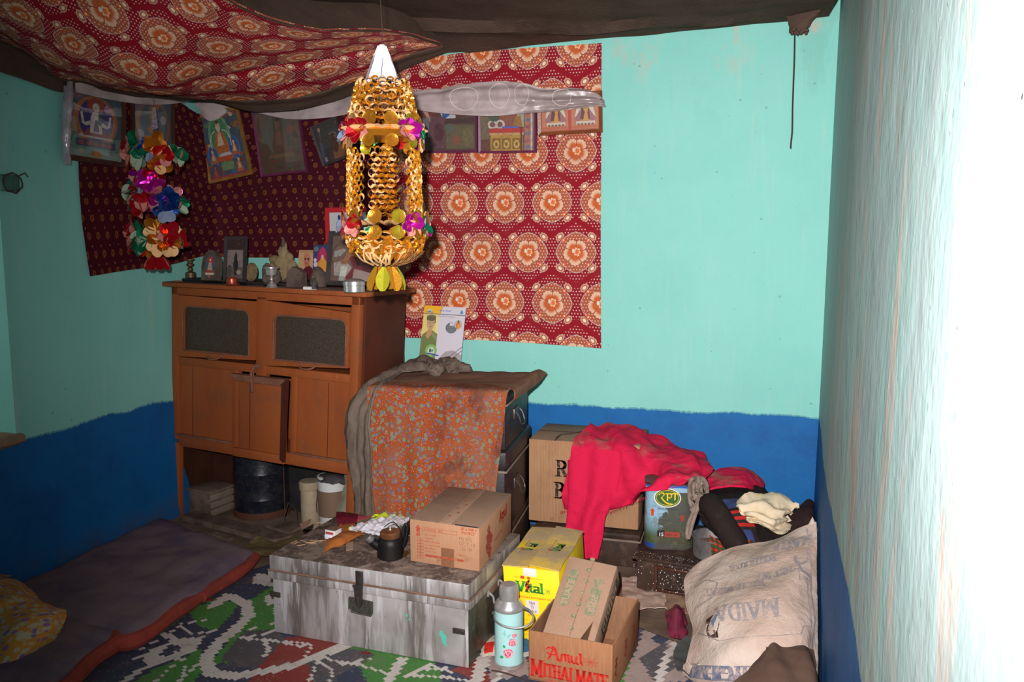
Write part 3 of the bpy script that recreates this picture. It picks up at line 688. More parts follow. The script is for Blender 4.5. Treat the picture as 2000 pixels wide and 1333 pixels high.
def meshdoor(x0, x1, z0, z1, gx0, gx1, gz0, gz1):
    o = [(x0, z0), (x1, z0), (x1, z1), (x0, z1)]; ip = rrect(gx0, gx1, gz0, gz1, .045)
    m = cmb(); bm = bmesh.new()
    def ring(pts, y): return [bm.verts.new((x, y, z)) for x, z in pts]
    n = 40
    def samp(pts):
        L = [0]
        for a, b in zip(pts, pts[1:]+pts[:1]): L.append(L[-1]+math.dist(a, b))
        return pts, L
    # outer outline as rays from the centre through the inner outline points
    cx, cz = (gx0+gx1)/2, (gz0+gz1)/2; out = []
    for x, z in ip:
        dx, dz = x-cx, z-cz; k = min(((x1 if dx > 0 else x0)-cx)/dx if abs(dx) > 1e-6 else 9, ((z1 if dz > 0 else z0)-cz)/dz if abs(dz) > 1e-6 else 9); out.append((cx+dx*k, cz+dz*k))
    # insert true corners
    pin, pout = [], []
    for k in range(len(ip)):
        pin.append(ip[k]); pout.append(out[k]); a, b = out[k], out[(k+1) % len(ip)]
        if abs(a[0]-b[0]) > 1e-5 and abs(a[1]-b[1]) > 1e-5:
            c = (x1 if (a[0]+b[0])/2 > cx else x0, z1 if (a[1]+b[1])/2 > cz else z0); q = ((ip[k][0]+ip[(k+1) % len(ip)][0])/2, (ip[k][1]+ip[(k+1) % len(ip)][1])/2)
            pin.append(q); pout.append(c)
    for ya, pa, yb, pb in ((-.012, pin, -.012, pout), (-.012, pout, .016, pout), (.012, pin, -.012, pin)):
        m.strip([(x, ya, z) for x, z in pa], [(x, yb, z) for x, z in pb], closed=True)
    d = m.build('door', M['cabinet'], cab)
    bd = cmb(); bd.tube([(x, -.012, z) for x, z in pin], .006, 6, closed=True); bd.build('beading', M['cab_edge'], d)
    g = cmb(); g.box((cx, .008, cz), (gx1-gx0+.01, .004, gz1-gz0+.01)); g.build('wire_mesh', M['mesh'], d)
    h = cmb(); hx = (gx0+gx1)/2; hz = (z0+gz0)/2-.006
    h.tube(resample([Vector(p) for p in ((hx-.045, -.012, hz+.012), (hx-.038, -.030, hz), (hx, -.040, hz-.006), (hx+.038, -.030, hz), (hx+.045, -.012, hz+.012))], 16), .0055, 7)
    for s in (-1, 1): h.box((hx+s*.046, -.014, hz+.013), (.02, .006, .014), bev=.002)
    h.build('handle', M['cab_edge'], d)
meshdoor(.072, .655, .962, 1.312, .122, .617, 1.003, 1.252)
meshdoor(.727, 1.278, .962, 1.312, .787, 1.262, 1.0, 1.238)
for x0, x1 in ((.07, .50), (.94, 1.285)):
    m = cmb(); m.box(((x0+x1)/2, .022, .70), (x1-x0, .012, .44)); m.build('panel', M['cabinet'], cab)
    m = cmb(); m.box(((x0+x1)/2, -.004, .503), (x1-x0+.01, .018, .012), bev=.004); m.build('dusty_moulding', M['cab_edge'], cab)
for x in (.17, 1.139):
    m = cmb(); m.box((x, .0155, .70), (.003, .002, .40)); m.build('plank_gap', M['cab_side'], cab)
# small centre door with a heavy mitred frame, pulled askew
m = cmb(); m.box((.712, -.004, .675), (.33, .02, .42), bev=.003); dr = m.build('door', M['cabinet'], cab)
m = cmb()
m.prism([(.515, .905), (.905, .905), (.865, .87), (.565, .87)], .014, .05, Matrix.Rotation(PI/2, 4, 'X')); m.build('top_frame_strip', M['cab_edge'], dr)
m = cmb(); m.prism([(.902, .905), (.885, .45), (.862, .465), (.866, .87)], .014, .035, Matrix.Rotation(PI/2, 4, 'X')); m.build('side_frame_strip', M['cab_side'], dr)
m = cmb(); m.box((.70, -.018, .462), (.37, .02, .05), bev=.006); m.build('bottom_frame_strip', M['cabinet'], dr)
m = cmb(); m.box((.63, -.0145, .67), (.003, .002, .38)); m.build('plank_gap', M['cab_side'], dr)
m = cmb(); m.box((.685, -.012, .955), (.05, .006, .02), bev=.002); m.tube([(.675, -.03, .955), (.672, -.05, .92), (.678, -.055, .88), (.684, -.055, .845)], .006, 7); m.tube([(.668, -.05, .93), (.668, -.056, .90), (.690, -.056, .90), (.690, -.05, .93)], .004, 6)
m.box((.683, -.055, .835), (.018, .008, .035), bev=.003); m.build('hasp', M['cab_edge'], cab)

# ---------------------------------------------------------------- under the cabinet
def under(x, y, back=0.): return atz(x, y, 0) + Vector((.05, .1, 0))*back
t = thing('drum', 'black oil drum with a rusty foot, standing under the cabinet', 'drum', (-2.735, 4.19, .0))
m = MB(); R = .160
prof = [(R, .012), (R, .10), (R+.003, .11), (R, .12), (R, .255), (R+.003, .262), (R, .27), (R, .375), (R+.006, .385), (R+.006, .395), (R-.006, .397), (R-.01, .385), (.001, .383)]
m.lathe(prof, 48); m.build('shell', M['drum'], t)
MB().lathe([(R-.01, .0), (R+.007, 0), (R+.008, .012), (R+.002, .035), (R-.005, .036)], 48).build('rusty_rim', M['drum_rust'], t)
MB().tube([(R+.002, -.02, .01), (R+.002, -.02, .38)], .003, 5).build('seam', M['drum_rust'], t)
t = thing('wooden_crate', 'small dusty lidded wooden crate under the cabinet beside the drum', 'crate', (-3.03, 4.105, 0), math.radians(-11))
MB().box((0, 0, .072), (.18, .17, .14), bev=.003).build('body', M['dustwood'], t); MB().box((.005, -.002, .150), (.20, .19, .014), bev=.003).build('lid', M['dustwood'], t)
for i in range(3):
    m = MB().box((.102, -.01, .03+i*.045), (.004, .18, .036), bev=.002); m.build('slat', M['dust'], t)
t = thing('plastic_jar', 'cream plastic jar with a screw lid, left of the white one under the cabinet', 'jar', (-2.315, 4.02, 0))
MB().lathe([(.001, 0), (.050, 0), (.055, .01), (.055, .215), (.049, .235), (.001, .236)], 32).build('jar_body', M['cream_plastic'], t)
m = MB(); m.lathe([(.060, .222), (.062, .226), (.062, .262), (.056, .270), (.001, .272)], 32); m.build('lid', M['cream_plastic'], t)
MB().tube([(.058, -.025, .23), (.067, -.035, .21), (.060, -.04, .15), (.056, -.03, .1)], .003, 5).build('string_tie', M['string'], t)
t = thing('storage_tub', 'white tub with a broad brown band beneath the cabinet', 'tub', (-2.175, 4.02, 0))
MB().lathe([(.001, 0), (.070, 0), (.074, .01), (.080, .295), (.084, .298), (.084, .312), (.076, .316), (.001, .318)], 36).build('tub_body', M['white_plastic'], t)
MB().lathe([(.0775, .09), (.0800, .092), (.0826, .235), (.0800, .237)], 36).build('band', M['brown_band'], t)
g = rowsat([[(625, 925, 4.06), (650, 918, 4.12), (675, 922, 4.10), (700, 928, 4.03)], [(618, 932, 3.98), (645, 928, 3.96), (675, 935, 3.95), (705, 940, 3.95)], [(622, 940, 3.93), (648, 944, 3.90), (675, 941, 3.92), (700, 948, 3.92)]])
tag(sheet(g, 28, 14, .008, 22, th=pillow(.03), seed=4).build('plastic_bag', M['greybag']), 'crumpled dark grey polythene bag lying on the white tub', 'bag')
g = rowsat([[(672, 915, 3.93), (690, 920, 3.86), (715, 930, 3.84)], [(672, 950, 3.90), (684, 960, 3.83), (706, 960, 3.82)], [(655, 1000, 3.88), (672, 1005, 3.82), (700, 1010, 3.80)]])
tag(sheet(g, 16, 20, .006, 18, seed=9).build('plastic_film', M['clearbag']), 'yellowish clear plastic film hanging in front of the white tub', 'plastic sheet')
def board(name, label, pts, th, mat, cat='board', z=None):
    """flat board from floor outline points"""
    m = MB(); m.prism([(p[0], p[1]) for p in pts], z or 0.004, (z or .004)+th); return tag(m.build(name, mat), label, cat)
board('floor_plank', 'long dusty plank on the floor in front of the drum', [(-3.08, 3.90), (-2.36, 3.70), (-2.30, 3.79), (-3.06, 4.0)], .030, M['dustwood'], 'plank')
board('floor_plank', 'narrow plank along the head of the long floor mattress', [(-3.12, 3.80), (-2.62, 3.67), (-2.60, 3.705), (-3.11, 3.86)], .022, M['dustwood'], 'plank')
board('floor_plank', 'short loose board lying to the right of the drum', [(-2.55, 3.93), (-2.36, 3.86), (-2.34, 3.99), (-2.49, 4.06)], .016, M['dustwood'], 'plank')
g = rowsat([[(505, 1040, 3.72), (560, 1022, 3.80), (600, 1025, 3.78)], [(480, 1060, 3.62), (540, 1048, 3.62), (600, 1050, 3.60)], [(500, 1085, 3.52), (540, 1082, 3.48), (590, 1080, 3.45)]])
g = [[(p.x, p.y, .015+.03*random.Random(i*7+j).random()) for j, p in enumerate(r)] for i, r in enumerate(g)]
tag(sheet(g, 30, 24, .014, 14, seed=2).build('sacking_scrap', M['khaki']), 'crumpled khaki sacking between the mattress and the tin trunk', 'cloth')
m = MB()
m.tube([(p[0], p[1], .02+p[2]) for p in ((-2.40, 3.90, .0), (-2.43, 3.93, .06), (-2.42, 3.96, .13), (-2.38, 3.97, .09), (-2.36, 3.95, .0))], .004, 6); tag(m.build('wire_loop', M['string']), 'loop of thin dark wire beside the cream jar', 'wire')

# ---------------------------------------------------------------- on the cabinet
def on_altar(x, y, board=True):
    z = 1.39
    for _ in range(6):
        p = atz(x, y, z); lx = (p-CO).dot(Vector((math.cos(CR), math.sin(CR), 0))); z = (1.4005 if board else 1.3855) - .016*lx
    return Vector((p.x, p.y, z))
def goblet(label, p, mat, s=1., lamp=1):
    t = thing('butter_lamp', label, 'butter lamp', p)
    MB().lathe([(.001, 0), (.028*s, 0), (.029*s, .004*s), (.024*s, .008*s), (.021*s, .016*s), (.013*s, .022*s), (.008*s, .030*s), (.0065*s, .036*s), (.012*s, .040*s), (.012*s, .043*s), (.007*s, .047*s), (.009*s, .054*s), (.013*s, .058*s)], 32).build('foot', mat, t)
    MB().lathe([(.012*s, .056*s), (.024*s, .062*s), (.027*s, .075*s), (.030*s, .088*s), (.040*s, .096*s), (.040*s, .100*s), (.036*s, .099*s), (.027*s, .086*s), (.001, .082*s)], 32).build('cup', mat, t)
goblet('polished butter lamp cup standing at the front edge of the cabinet', on_altar(531, 562, False), M['steel'], 1.05)
t = thing('brass_stand', 'dusty brass pedestal lamp at the left end of the cabinet top', 'butter lamp', on_altar(379, 542)+Vector((0, -.03, 0)))
MB().lathe([(.001, 0), (.031, 0), (.030, .028), (.018, .034), (.010, .040), (.016, .046), (.016, .052), (.009, .058), (.022, .070), (.023, .078), (.014, .084)], 32).build('foot', M['dullbrass'], t)
MB().lathe([(.013, .082), (.016, .095), (.026, .100), (.027, .108), (.022, .108), (.001, .102)], 32).build('cup', M['dullbrass'], t)
p = on_altar(453, 558, False)
t = thing('copper_bowl', 'small copper bowl upside down on a saucer in front of the dark photo frame', 'bowl', p)
MB().lathe([(.001, .010), (.028, .010), (.029, .020), (.027, .036), (.020, .044), (.001, .046)], 32).build('bowl', M['copper'], t); MB().lathe([(.001, 0), (.030, 0), (.042, .008), (.041, .010), (.028, .006), (.001, .005)], 32).build('saucer', M['copper'], t)
# arched clay plaque with a painted figure
p = on_altar(416, 549); t = thing('clay_plaque', 'arched grey clay plaque with a small painted seated figure, left of the dark photo frame', 'plaque', p, math.radians(-8))
o = [(-.058, 0), (.058, 0), (.062, .08), (.056, .12), (.038, .148), (.014, .166), (-.010, .167), (-.036, .15), (-.056, .12), (-.062, .08)]
RX = Matrix.Rotation(math.radians(82), 4, 'X')
MB().prism(o, 0, .028, RX, 0).build('slab', M['stone'], t)
ik = Ink(); ik.add(ell(0, .095, .035, .045), (.06, .09, .12)); ik.add(ell(0, .11, .022), (.35, .04, .03)); ik.add([(-.02, .05), (.02, .05), (.008, .10), (-.008, .10)], (.40, .26, .20)); ik.add(ell(0, .112, .007), (.55, .45, .38)); ik.add(rect(-.026, .042, .026, .056), (.30, .06, .04)); ik.add([(-.034, .042), (.034, .042), (.028, .030), (-.028, .030)], (.50, .42, .36)); ik.add(ell(0, .02, .008), (.35, .1, .06))
ik.onto(lambda x, y, l: RX @ Vector((x, y, .028+l+.0004))).build('painted_figure', M['print'], t)
def picture(name, label, W_, H_, fw, fmat, ink, loc, rz=0., tilt=0., roll=0., th=.016, group=None, cat='picture', glass=None, pic='picture', par=None):
    """framed picture: origin at bottom centre, facing -y; ink drawn on 0..1 x 0..1"""
    t = thing(name, label, cat, loc, 0, group); t.rotation_euler = Matrix.Rotation(rz, 3, 'Z').to_4x4().__matmul__(Matrix.Rotation(tilt, 4, 'X') @ Matrix.Rotation(roll, 4, 'Y')).to_euler()
    def q(x, y, z): return Vector((x, -z, y))
    m = MB(); w, h = W_/2, H_
    for o in ([(-w, 0), (w, 0), (w-fw, fw), (-w+fw, fw)], [(-w, h), (-w, 0), (-w+fw, fw), (-w+fw, h-fw)], [(w, 0), (w, h), (w-fw, h-fw), (w-fw, fw)], [(w, h), (-w, h), (-w+fw, h-fw), (w-fw, h-fw)]):
        n = 4
        a = [q(*o[k], 0) for k in range(4)]; b = [q(o[k][0], o[k][1], th*(1. if k < 2 else .72)) for k in range(4)]
        ia = [m.add(v) for v in a]; ib = [m.add(v) for v in b]; m.face(ia[::-1]); m.face(ib)
        for k in range(4): j = (k+1) % 4; m.face((ia[k], ia[j], ib[j], ib[k]))
    m.build('frame', fmat, t, smooth=0)
    MB().box((0, -.003, h/2), (W_-fw, .004, H_-fw)).build('backing', M['frame_black'], t)
    iw, ih = W_-2*fw, H_-2*fw
    ink.onto(lambda x, y, l: q(-iw/2+x*iw, fw+y*ih, .0055+l)).build('print', M[pic], t, smooth=0)
    if glass: gp_ = MB(); gp_.box((0, -.0118, h/2), (iw, .0012, ih)); gp_.build('glass_pane', M[glass], t)
    return t
def bg(c): i = Ink(); i.add(rect(0, 0, 1, 1), c); return i
def seated(ik, cx, cy, s, robe, skin, halo=None, seat=None):
    if halo: ik.add(ell(cx, cy+.02*s, .40*s, .52*s, 24), halo[0]); ik.add(ell(cx, cy+.06*s, .31*s, .44*s, 24), halo[1])
    if seat: ik.add([(cx-.36*s, cy-.40*s), (cx+.36*s, cy-.40*s), (cx+.30*s, cy-.27*s), (cx-.30*s, cy-.27*s)], seat)
    ik.add([(cx-.30*s, cy-.30*s), (cx+.30*s, cy-.30*s), (cx+.24*s, cy-.14*s), (cx+.13*s, cy+.16*s), (cx-.13*s, cy+.16*s), (cx-.24*s, cy-.14*s)], robe)
    ik.add([(cx-.14*s, cy-.14*s), (cx+.10*s, cy-.14*s), (cx+.05*s, cy+.14*s), (cx-.03*s, cy+.16*s)], skin); ik.add(ell(cx, cy+.27*s, .08*s, .11*s), skin); ik.add(ell(cx, cy+.38*s, .06*s, .04*s), tuple(c*.35 for c in robe))
rn = random.Random(5)
# small dark frame with a faded photograph
ik = bg((.05, .03, .025)); ik.add(rect(.0, .0, 1, .74), (.26, .20, .19)); ik.add(rect(.0, .0, 1, .30), (.13, .10, .09)); ik.add([(.42, .1), (.64, .1), (.60, .62), (.50, .70), (.42, .55)], (.03, .026, .03)); ik.add(ell(.52, .36, .16, .14), (.025, .022, .03)); ik.add(ell(.72, .16, .14, .06), (.36, .29, .25)); ik.add(ell(.15, .22, .15, .14), (.10, .08, .07))
picture('photo_frame', 'narrow black frame with a faded grey photograph, on the cabinet', .145, .245, .018, M['frame_black'], ik, on_altar(460, 551), math.radians(-6), math.radians(-6), glass='glass', cat='photo frame')
# clay discs and offerings
p = on_altar(494, 551); t = thing('clay_disc', 'round tan clay medallion leaning behind the copper bowl', 'plaque', p, math.radians(-10))
m = MB(); Rm = Matrix.Translation((0, 0, .052)) @ Matrix.Rotation(math.radians(80), 4, 'X') @ Matrix.Scale(.8, 4, (1, 0, 0))
m.lathe([(.001, 0), (.044, 0), (.052, .006), (.052, .012), (.047, .016), (.043, .013), (.001, .014)], 28, M=Rm); m.build('disc', M['stone_tan'], t)
m = MB()
for k in range(26):
    a = k*2.4; r = .007*math.sqrt(k); m.lathe([(.006, .013), (.004, .017), (.0005, .018)], 7, M=Rm @ Matrix.Translation((r*math.cos(a), r*math.sin(a), 0)))
m.build('raised_relief', M['stone_tan'], t)
def lump(mb, c, r, sq=(1, 1, 1), amp=.25, fr=20, seed=0, sub=3):
    bm = bmesh.new(); bmesh.ops.create_icosphere(bm, subdivisions=sub, radius=1)
    for v in bm.verts:
        n = noise.fractal(v.co*r*fr+Vector((seed, seed*.7, 0)), 1, 2, 3); v.co = Vector((v.co.x*sq[0], v.co.y*sq[1], v.co.z*sq[2]))*r*(1+amp*n)
    mb.frombm(bm, Matrix.Translation(c))
p = on_altar(516, 555); m = MB(); lump(m, p+Vector((0, .04, .045)), .04, (.9, .6, 1.3), .35, 40, 1); lump(m, p+Vector((.035, .05, .035)), .035, (1, .6, 1.), .35, 40, 2); lump(m, p+Vector((-.01, .045, .085)), .022, (1, .6, 1.), .35, 40, 5)
tag(m.build('rough_stone', M['stone']), 'rough dark stone carving behind the polished butter lamp', 'stone')
p = on_altar(548, 552); t = thing('dough_offering', 'pale lumpy torma sculpture with a pointed dark tip, centre of the cabinet top', 'offering', p+Vector((0, .03, 0)))
m = MB()
for c, r, s in (((0, 0, .10), .052, (1.1, .7, .9)), ((-.045, 0, .12), .032, (1.2, .7, .8)), ((.05, 0, .085), .038, (.9, .7, 1.1)), ((.005, 0, .155), .036, (.9, .7, 1.2)), ((.035, 0, .135), .030, (1, .7, .9)), ((.012, 0, .19), .022, (.8, .7, 1.5)), ((-.06, .0, .085), .03, (1.1, .7, .7)), ((0, 0, .05), .05, (1.0, .6, .9))): lump(m, Vector(c), r, s, .18, 30, c[0]*50)
m.build('dough', M['butter'], t); m = MB(); m.lathe([(.014, .19), (.012, .215), (.006, .235), (.0005, .245)], 12, c=(.010, -.006, 0)); m.build('tip', M['stone'], t)
MB().box((0.0, .01, .03), (.13, .06, .06), bev=.01).build('dark_base', M['stone'], t)
p = on_altar(580, 561, False); t = thing('stone_slab', 'low house-shaped grey stone with fine engraved lines, below the monk portrait', 'stone', p+Vector((0, .02, 0)), math.radians(-10))
MB().prism([(-.055, 0), (.055, 0), (.055, .075), (.025, .098), (-.012, .108), (-.05, .07)], 0, .035, Matrix.Rotation(PI/2, 4, 'X'), 0).build('slab', M['stone'], t)
m = MB()
for i in range(9):
    w = .05 if i < 7 else .036-.012*(i-7); m.box((-.002, -.0355, .010+i*.0105), (w*1.9, .002, .0028))
m.build('engraved_lines', M['dustwood'], t)
p = on_altar(613, 561, False); m = MB(); m.lathe([(.001, 0), (.044, 0), (.046, .02), (.042, .055), (.030, .085), (.014, .103), (.001, .107)], 20, c=p+Vector((0, .05, 0)))
o_ = m.build('cone_offering', M['stone']); tag(o_, 'dark cone-shaped clay lump between the engraved stone and the large framed portrait', 'offering')
def cardprint(name, label, W_, H_, ink, loc, rz=0, tilt=0., cat='card', par=None, roll=0., edge=M['paper']):
    t = thing(name, label, cat, loc); t.rotation_euler = (Matrix.Rotation(rz, 4, 'Z') @ Matrix.Rotation(tilt, 4, 'X') @ Matrix.Rotation(roll, 4, 'Y')).to_euler()
    MB().box((0, 0, H_/2), (W_, .0024, H_)).build('card', edge, t)
    ink.onto(lambda x, y, l: Vector((-W_/2+x*W_, -.0014-l, y*H_))).build('print', M['print'], t, smooth=0); return t
ik = bg((.50, .30, .16)); ik.add(rect(0, .9, 1, 1), (.42, .24, .13))
ik.add([(.22, 0), (1, 0), (.98, .25), (.88, .38), (.66, .48), (.46, .42), (.30, .32)], (.10, .012, .02)); ik.add([(.40, .42), (.62, .44), (.70, .52), (.66, .66), (.42, .66)], (.36, .12, .07)); ik.add(ell(.52, .68, .20, .23), (.42, .15, .09)); ik.add(ell(.50, .80, .18, .11), (.46, .18, .11))
ik.add(ell(.42, .70, .055, .035), (.05, .02, .02)); ik.add(ell(.60, .69, .055, .035), (.06, .02, .02)); ik.add(rect(.40, .722, .64, .732), (.08, .03, .02)); ik.add([(.49, .68), (.53, .68), (.54, .60), (.47, .60)], (.50, .20, .12)); ik.add(ell(.50, .55, .06, .013), (.20, .04, .03)); ik.add([(.70, .75), (.74, .72), (.72, .62), (.69, .62)], (.30, .10, .06))
cardprint('portrait_card', 'tan portrait card of a person in a dark robe and glasses, behind the engraved stone', .115, .165, ik, on_altar(592, 550)+Vector((0, .03, .01)), math.radians(-10), math.radians(-7))
ik = bg((.04, .05, .13)); ik.add(ell(.6, .62, .34, .30), (.30, .03, .09)); ik.add(ell(.62, .76, .2, .18), (.42, .04, .12)); ik.add([(.25, .2), (.95, .2), (.9, .5), (.72, .62), (.5, .6), (.4, .4)], (.62, .27, .05)); ik.add(ell(.62, .64, .08, .07), (.62, .38, .30)); ik.add([(.28, .34), (.55, .5), (.48, .56), (.22, .42)], (.60, .22, .04)); ik.add(ell(.15, .55, .10, .06), (.55, .52, .6)); ik.add(ell(.18, .42, .13, .08), (.5, .48, .56)); ik.add(rect(0, .24, .55, .27), (.35, .05, .05)); ik.add(rect(0, 0, .55, .2), (.52, .46, .55)); ik.add(rect(.55, 0, .82, .22), (.55, .26, .08)); ik.add(ell(.2, .88, .16, .08), (.10, .16, .20))
cardprint('devotional_card', 'bright blue and yellow devotional card overlapping the large framed portrait', .105, .185, ik, on_altar(619, 552)+Vector((0, .035, .02)), math.radians(-10), math.radians(-6))
ik = bg((.17, .105, .085)); ik.add(ell(.38, .55, .40, .42, 24), (.13, .075, .055)); ik.add(ell(.38, .53, .37, .39, 24), (.20, .12, .095)); ik.add([(.06, .12), (.28, .10), (.36, .30), (.22, .46), (.04, .40)], (.42, .36, .33)); ik.add([(.04, .52), (.16, .56), (.24, .68), (.20, .72), (.04, .66)], (.36, .33, .31))
ik.add([(.22, .03), (.86, .03), (.90, .30), (.78, .46), (.70, .62), (.52, .70), (.34, .68), (.30, .52), (.38, .30)], (.19, .016, .025)); ik.add([(.14, .40), (.26, .36), (.36, .62), (.30, .66)], (.38, .15, .07)); ik.add([(.34, .56), (.44, .52), (.46, .66), (.40, .68)], (.50, .22, .06)); ik.add(ell(.55, .76, .105, .115), (.30, .13, .085)); ik.add(ell(.56, .84, .10, .06), (.10, .04, .03)); ik.add(ell(.50, .76, .02, .012), (.08, .03, .03)); ik.add(ell(.60, .76, .02, .012), (.08, .03, .03)); ik.add(ell(.55, .70, .035, .008), (.14, .03, .03)); ik.add([(.50, .30), (.75, .34), (.84, .44), (.60, .46)], (.24, .03, .03)); ik.add([(.84, .30), (.92, .36), (.9, .44), (.84, .42)], (.36, .2, .15))
picture('photo_frame', 'large dark wooden frame with a dim portrait of a seated person in maroon robes', .42, .285, .024, M['frame_black'], ik, on_altar(690, 560, True)+Vector((.01, .05, 0)), math.radians(-10), math.radians(-9), glass='dusty_glass', cat='photo frame')
p = on_altar(692, 571, False); t = thing('steel_tin', 'shiny round steel tin with a lid near the right end of the cabinet', 'tin', p)
MB().lathe([(.001, 0), (.050, 0), (.052, .003), (.052, .036), (.001, .036)], 40).build('base', M['steel'], t)
MB().lathe([(.053, .032), (.055, .034), (.055, .052), (.051, .056), (.030, .064), (.001, .067)], 40).build('lid', M['steel'], t)
p = on_altar(613, 567, False); t = thing('glass_vial', 'tiny clear glass vial with a dark label at the front of the cabinet', 'vial', p)
MB().lathe([(.001, 0), (.017, 0), (.018, .003), (.018, .045), (.012, .056), (.007, .060), (.007, .070)], 20).build('vial_body', M['jar_glass'], t); MB().lathe([(.001, .002), (.0165, .002), (.0165, .024), (.001, .024)], 20).build('filling', M['paper'], t)
MB().lathe([(.0186, .006), (.0188, .007), (.0188, .028), (.0186, .029)], 20).build('label', M['frame_black'], t)
p = on_altar(602, 567, False); t = thing('paper_roll', 'short white rolled paper lying at the front of the cabinet', 'paper roll', p+Vector((0, 0, .009)), math.radians(-5))
m = MB(); m.lathe([(.002, -.024), (.009, -.024), (.009, .024), (.002, .024)], 16, M=Matrix.Rotation(PI/2, 4, 'Y')); m.build('paper', M['paper'], t)
t = thing('black_radio', 'black box behind the gold lantern at the right end of the cabinet', 'box', on_altar(742, 566, False)+Vector((-.03, .12, 0)), math.radians(-10))
MB().box((0, 0, .075), (.20, .10, .15), bev=.008).build('case', M['frame_black'], t); MB().box((0, -.052, .075), (.14, .004, .10), bev=.003).build('front_panel', M['blacktin'], t)
# card with a red border above the portraits
ik = bg((.42, .015, .02)); ik.add(rect(.11, 0, 1, .86), (.46, .44, .46)); ik.add([(.62, 0), (1, 0), (1, .5), (.8, .55), (.68, .3)], (.30, .18, .17)); ik.add(ell(.80, .55, .07, .10), (.36, .2, .15))
cardprint('red_bordered_card', 'white card with a red border pinned above the large framed portrait', .26, .20, ik, at(676, 474, 4.33), 0, 0)
# wooden stick in the corner behind the stack
m = MB(); a, b = at(776, 540, 4.28), at(785, 700, 4.15); m.tube(resample([a, (a+b)/2+Vector((.006, 0, 0)), b+Vector((0, 0, -.02))], 12), .0125, 10)
tag(m.build('wooden_stick', M['cabinet']), 'round brown wooden stick leaning between the cabinet and the red hanging', 'stick')

# ================================================================ canopy under the ceiling
def hang(name, label, cat, rows, mat, nu, nv, **k):
    o = sheet(rows, nu, nv, **k).build(name, mat); return tag(o, label, cat)
Bp = [(-80, 118, 2.75), (0, 140, 2.88), (60, 160, 3.05), (118, 180, 3.22), (168, 172, 3.35), (212, 180, 3.45), (290, 191, 3.65), (370, 196, 3.80), (420, 199, 3.90), (482, 217, 4.00), (560, 216, 4.05), (630, 203, 4.15), (700, 180, 4.20), (791, 136, 4.28), (873, 103, 4.33)]
Tp = [(-80, 38, 2.72), (0, 75, 2.84), (60, 110, 3.0), (118, 147, 3.16), (168, 160, 3.28), (212, 171, 3.38), (290, 183, 3.58), (370, 191, 3.72), (420, 195, 3.82), (482, 198, 3.90), (560, 192, 3.95), (630, 180, 4.02), (700, 151, 4.05), (785, 112, 4.16), (862, 90, 4.26)]
Mp = [(-110, -40, 2.4), (-20, 10, 2.5), (45, 40, 2.6), (105, 80, 2.75), (160, 105, 2.9), (222, 130, 3.0), (310, 160, 3.2), (385, 150, 3.35), (430, 143, 3.45), (490, 133, 3.52), (560, 120, 3.6), (635, 110, 3.7), (705, 97, 3.82), (785, 84, 4.0), (860, 86, 4.22)]
Fp = [(-150, -250, 1.9), (-50, -250, 2.0), (20, -250, 2.1), (90, -240, 2.2), (150, -230, 2.25), (215, -180, 2.35), (310, -110, 2.55), (395, -40, 2.75), (452, 0, 2.95), (500, 24, 3.1), (560, 44, 3.25), (630, 54, 3.42), (705, 56, 3.6), (775, 60, 3.85), (860, 84, 4.2)]
def fold(u, v, p): return -.022*math.exp(-((v-.42)/.035)**2)*min(1, max(0, (u-.42)*6)) + .012*math.sin(u*38+v*9)*(1-v)*.4
hang('patterned_ceiling_cloth', 'red flowered cotton canopy sagging under the ceiling at the upper left', 'cloth', rowsat([Tp, Mp, Fp]), M['medallion'], 110, 60, amp=.012, fr=3.5, th=.003, wr=fold)
# brown sacking: the big sheet above, with its hem hanging below the flowered cloth
t = thing('brown_ceiling_cloth', 'dark brown sackcloth canopy stretched below the ceiling', 'cloth', (0, 0, 0))
X0, X1 = -3.13, .36
g = []
for j in range(50):
    Y = 4.375 - j*.065; r = []
    for i in range(81):
        u = i/80; X = X0+(min(X1, xr(Y, 2.7)-.03)-X0)*u
        z = 2.70 + .035*math.sin(u*5.2+.4)*min(1, j/5)
        w = max(0., min(1., (-1.15-X)/1.0)); z += .06*w
        z -= .055*math.exp(-((Y-4.22+.10*math.sin(u*4))/.05)**2)*max(0, min(1, (X+2.2)*2))*max(0., min(1., (.30-X)*2.5))
        if j < 4:
            e = 2.655+(X+.75)*.03 if X > -1.5 else 2.64
            z = z*(j/4)+e*(1-j/4)
        z += .012*noise.fractal(Vector((X*2.2, Y*2.2, 0)), 1, 2, 3)
        r.append(Vector((X, Y, z)))
    g.append(r)
sheet(None, raw=g, th=.004).build('canopy_sheet', M['sacking'], t)
sheet(rowsat([[(x, y, d+.02) for x, y, d in Bp], [(x, (y+y2)/2, (d+d2)/2+.03) for (x, y, d), (x2, y2, d2) in zip(Bp, Tp)], [(x2, y2-8, d2+.03) for x2, y2, d2 in Tp], [(x2, y2-70, d2+.22) for x2, y2, d2 in Tp]]), 100, 18, .006, 7, th=.004, seed=3).build('hem', M['sacking'], t)
# seam strip where flowered cloth meets the sacking
sheet(rowsat([[(x, y+4, d) for x, y, d in Fp[7:]], [(x, y-8, d+.03) for x, y, d in Fp[7:]], [(x+8, y-50, d+.15) for x, y, d in Fp[7:]]]), 50, 8, .004, 6, th=.004).build('seam', M['sacking'], t)
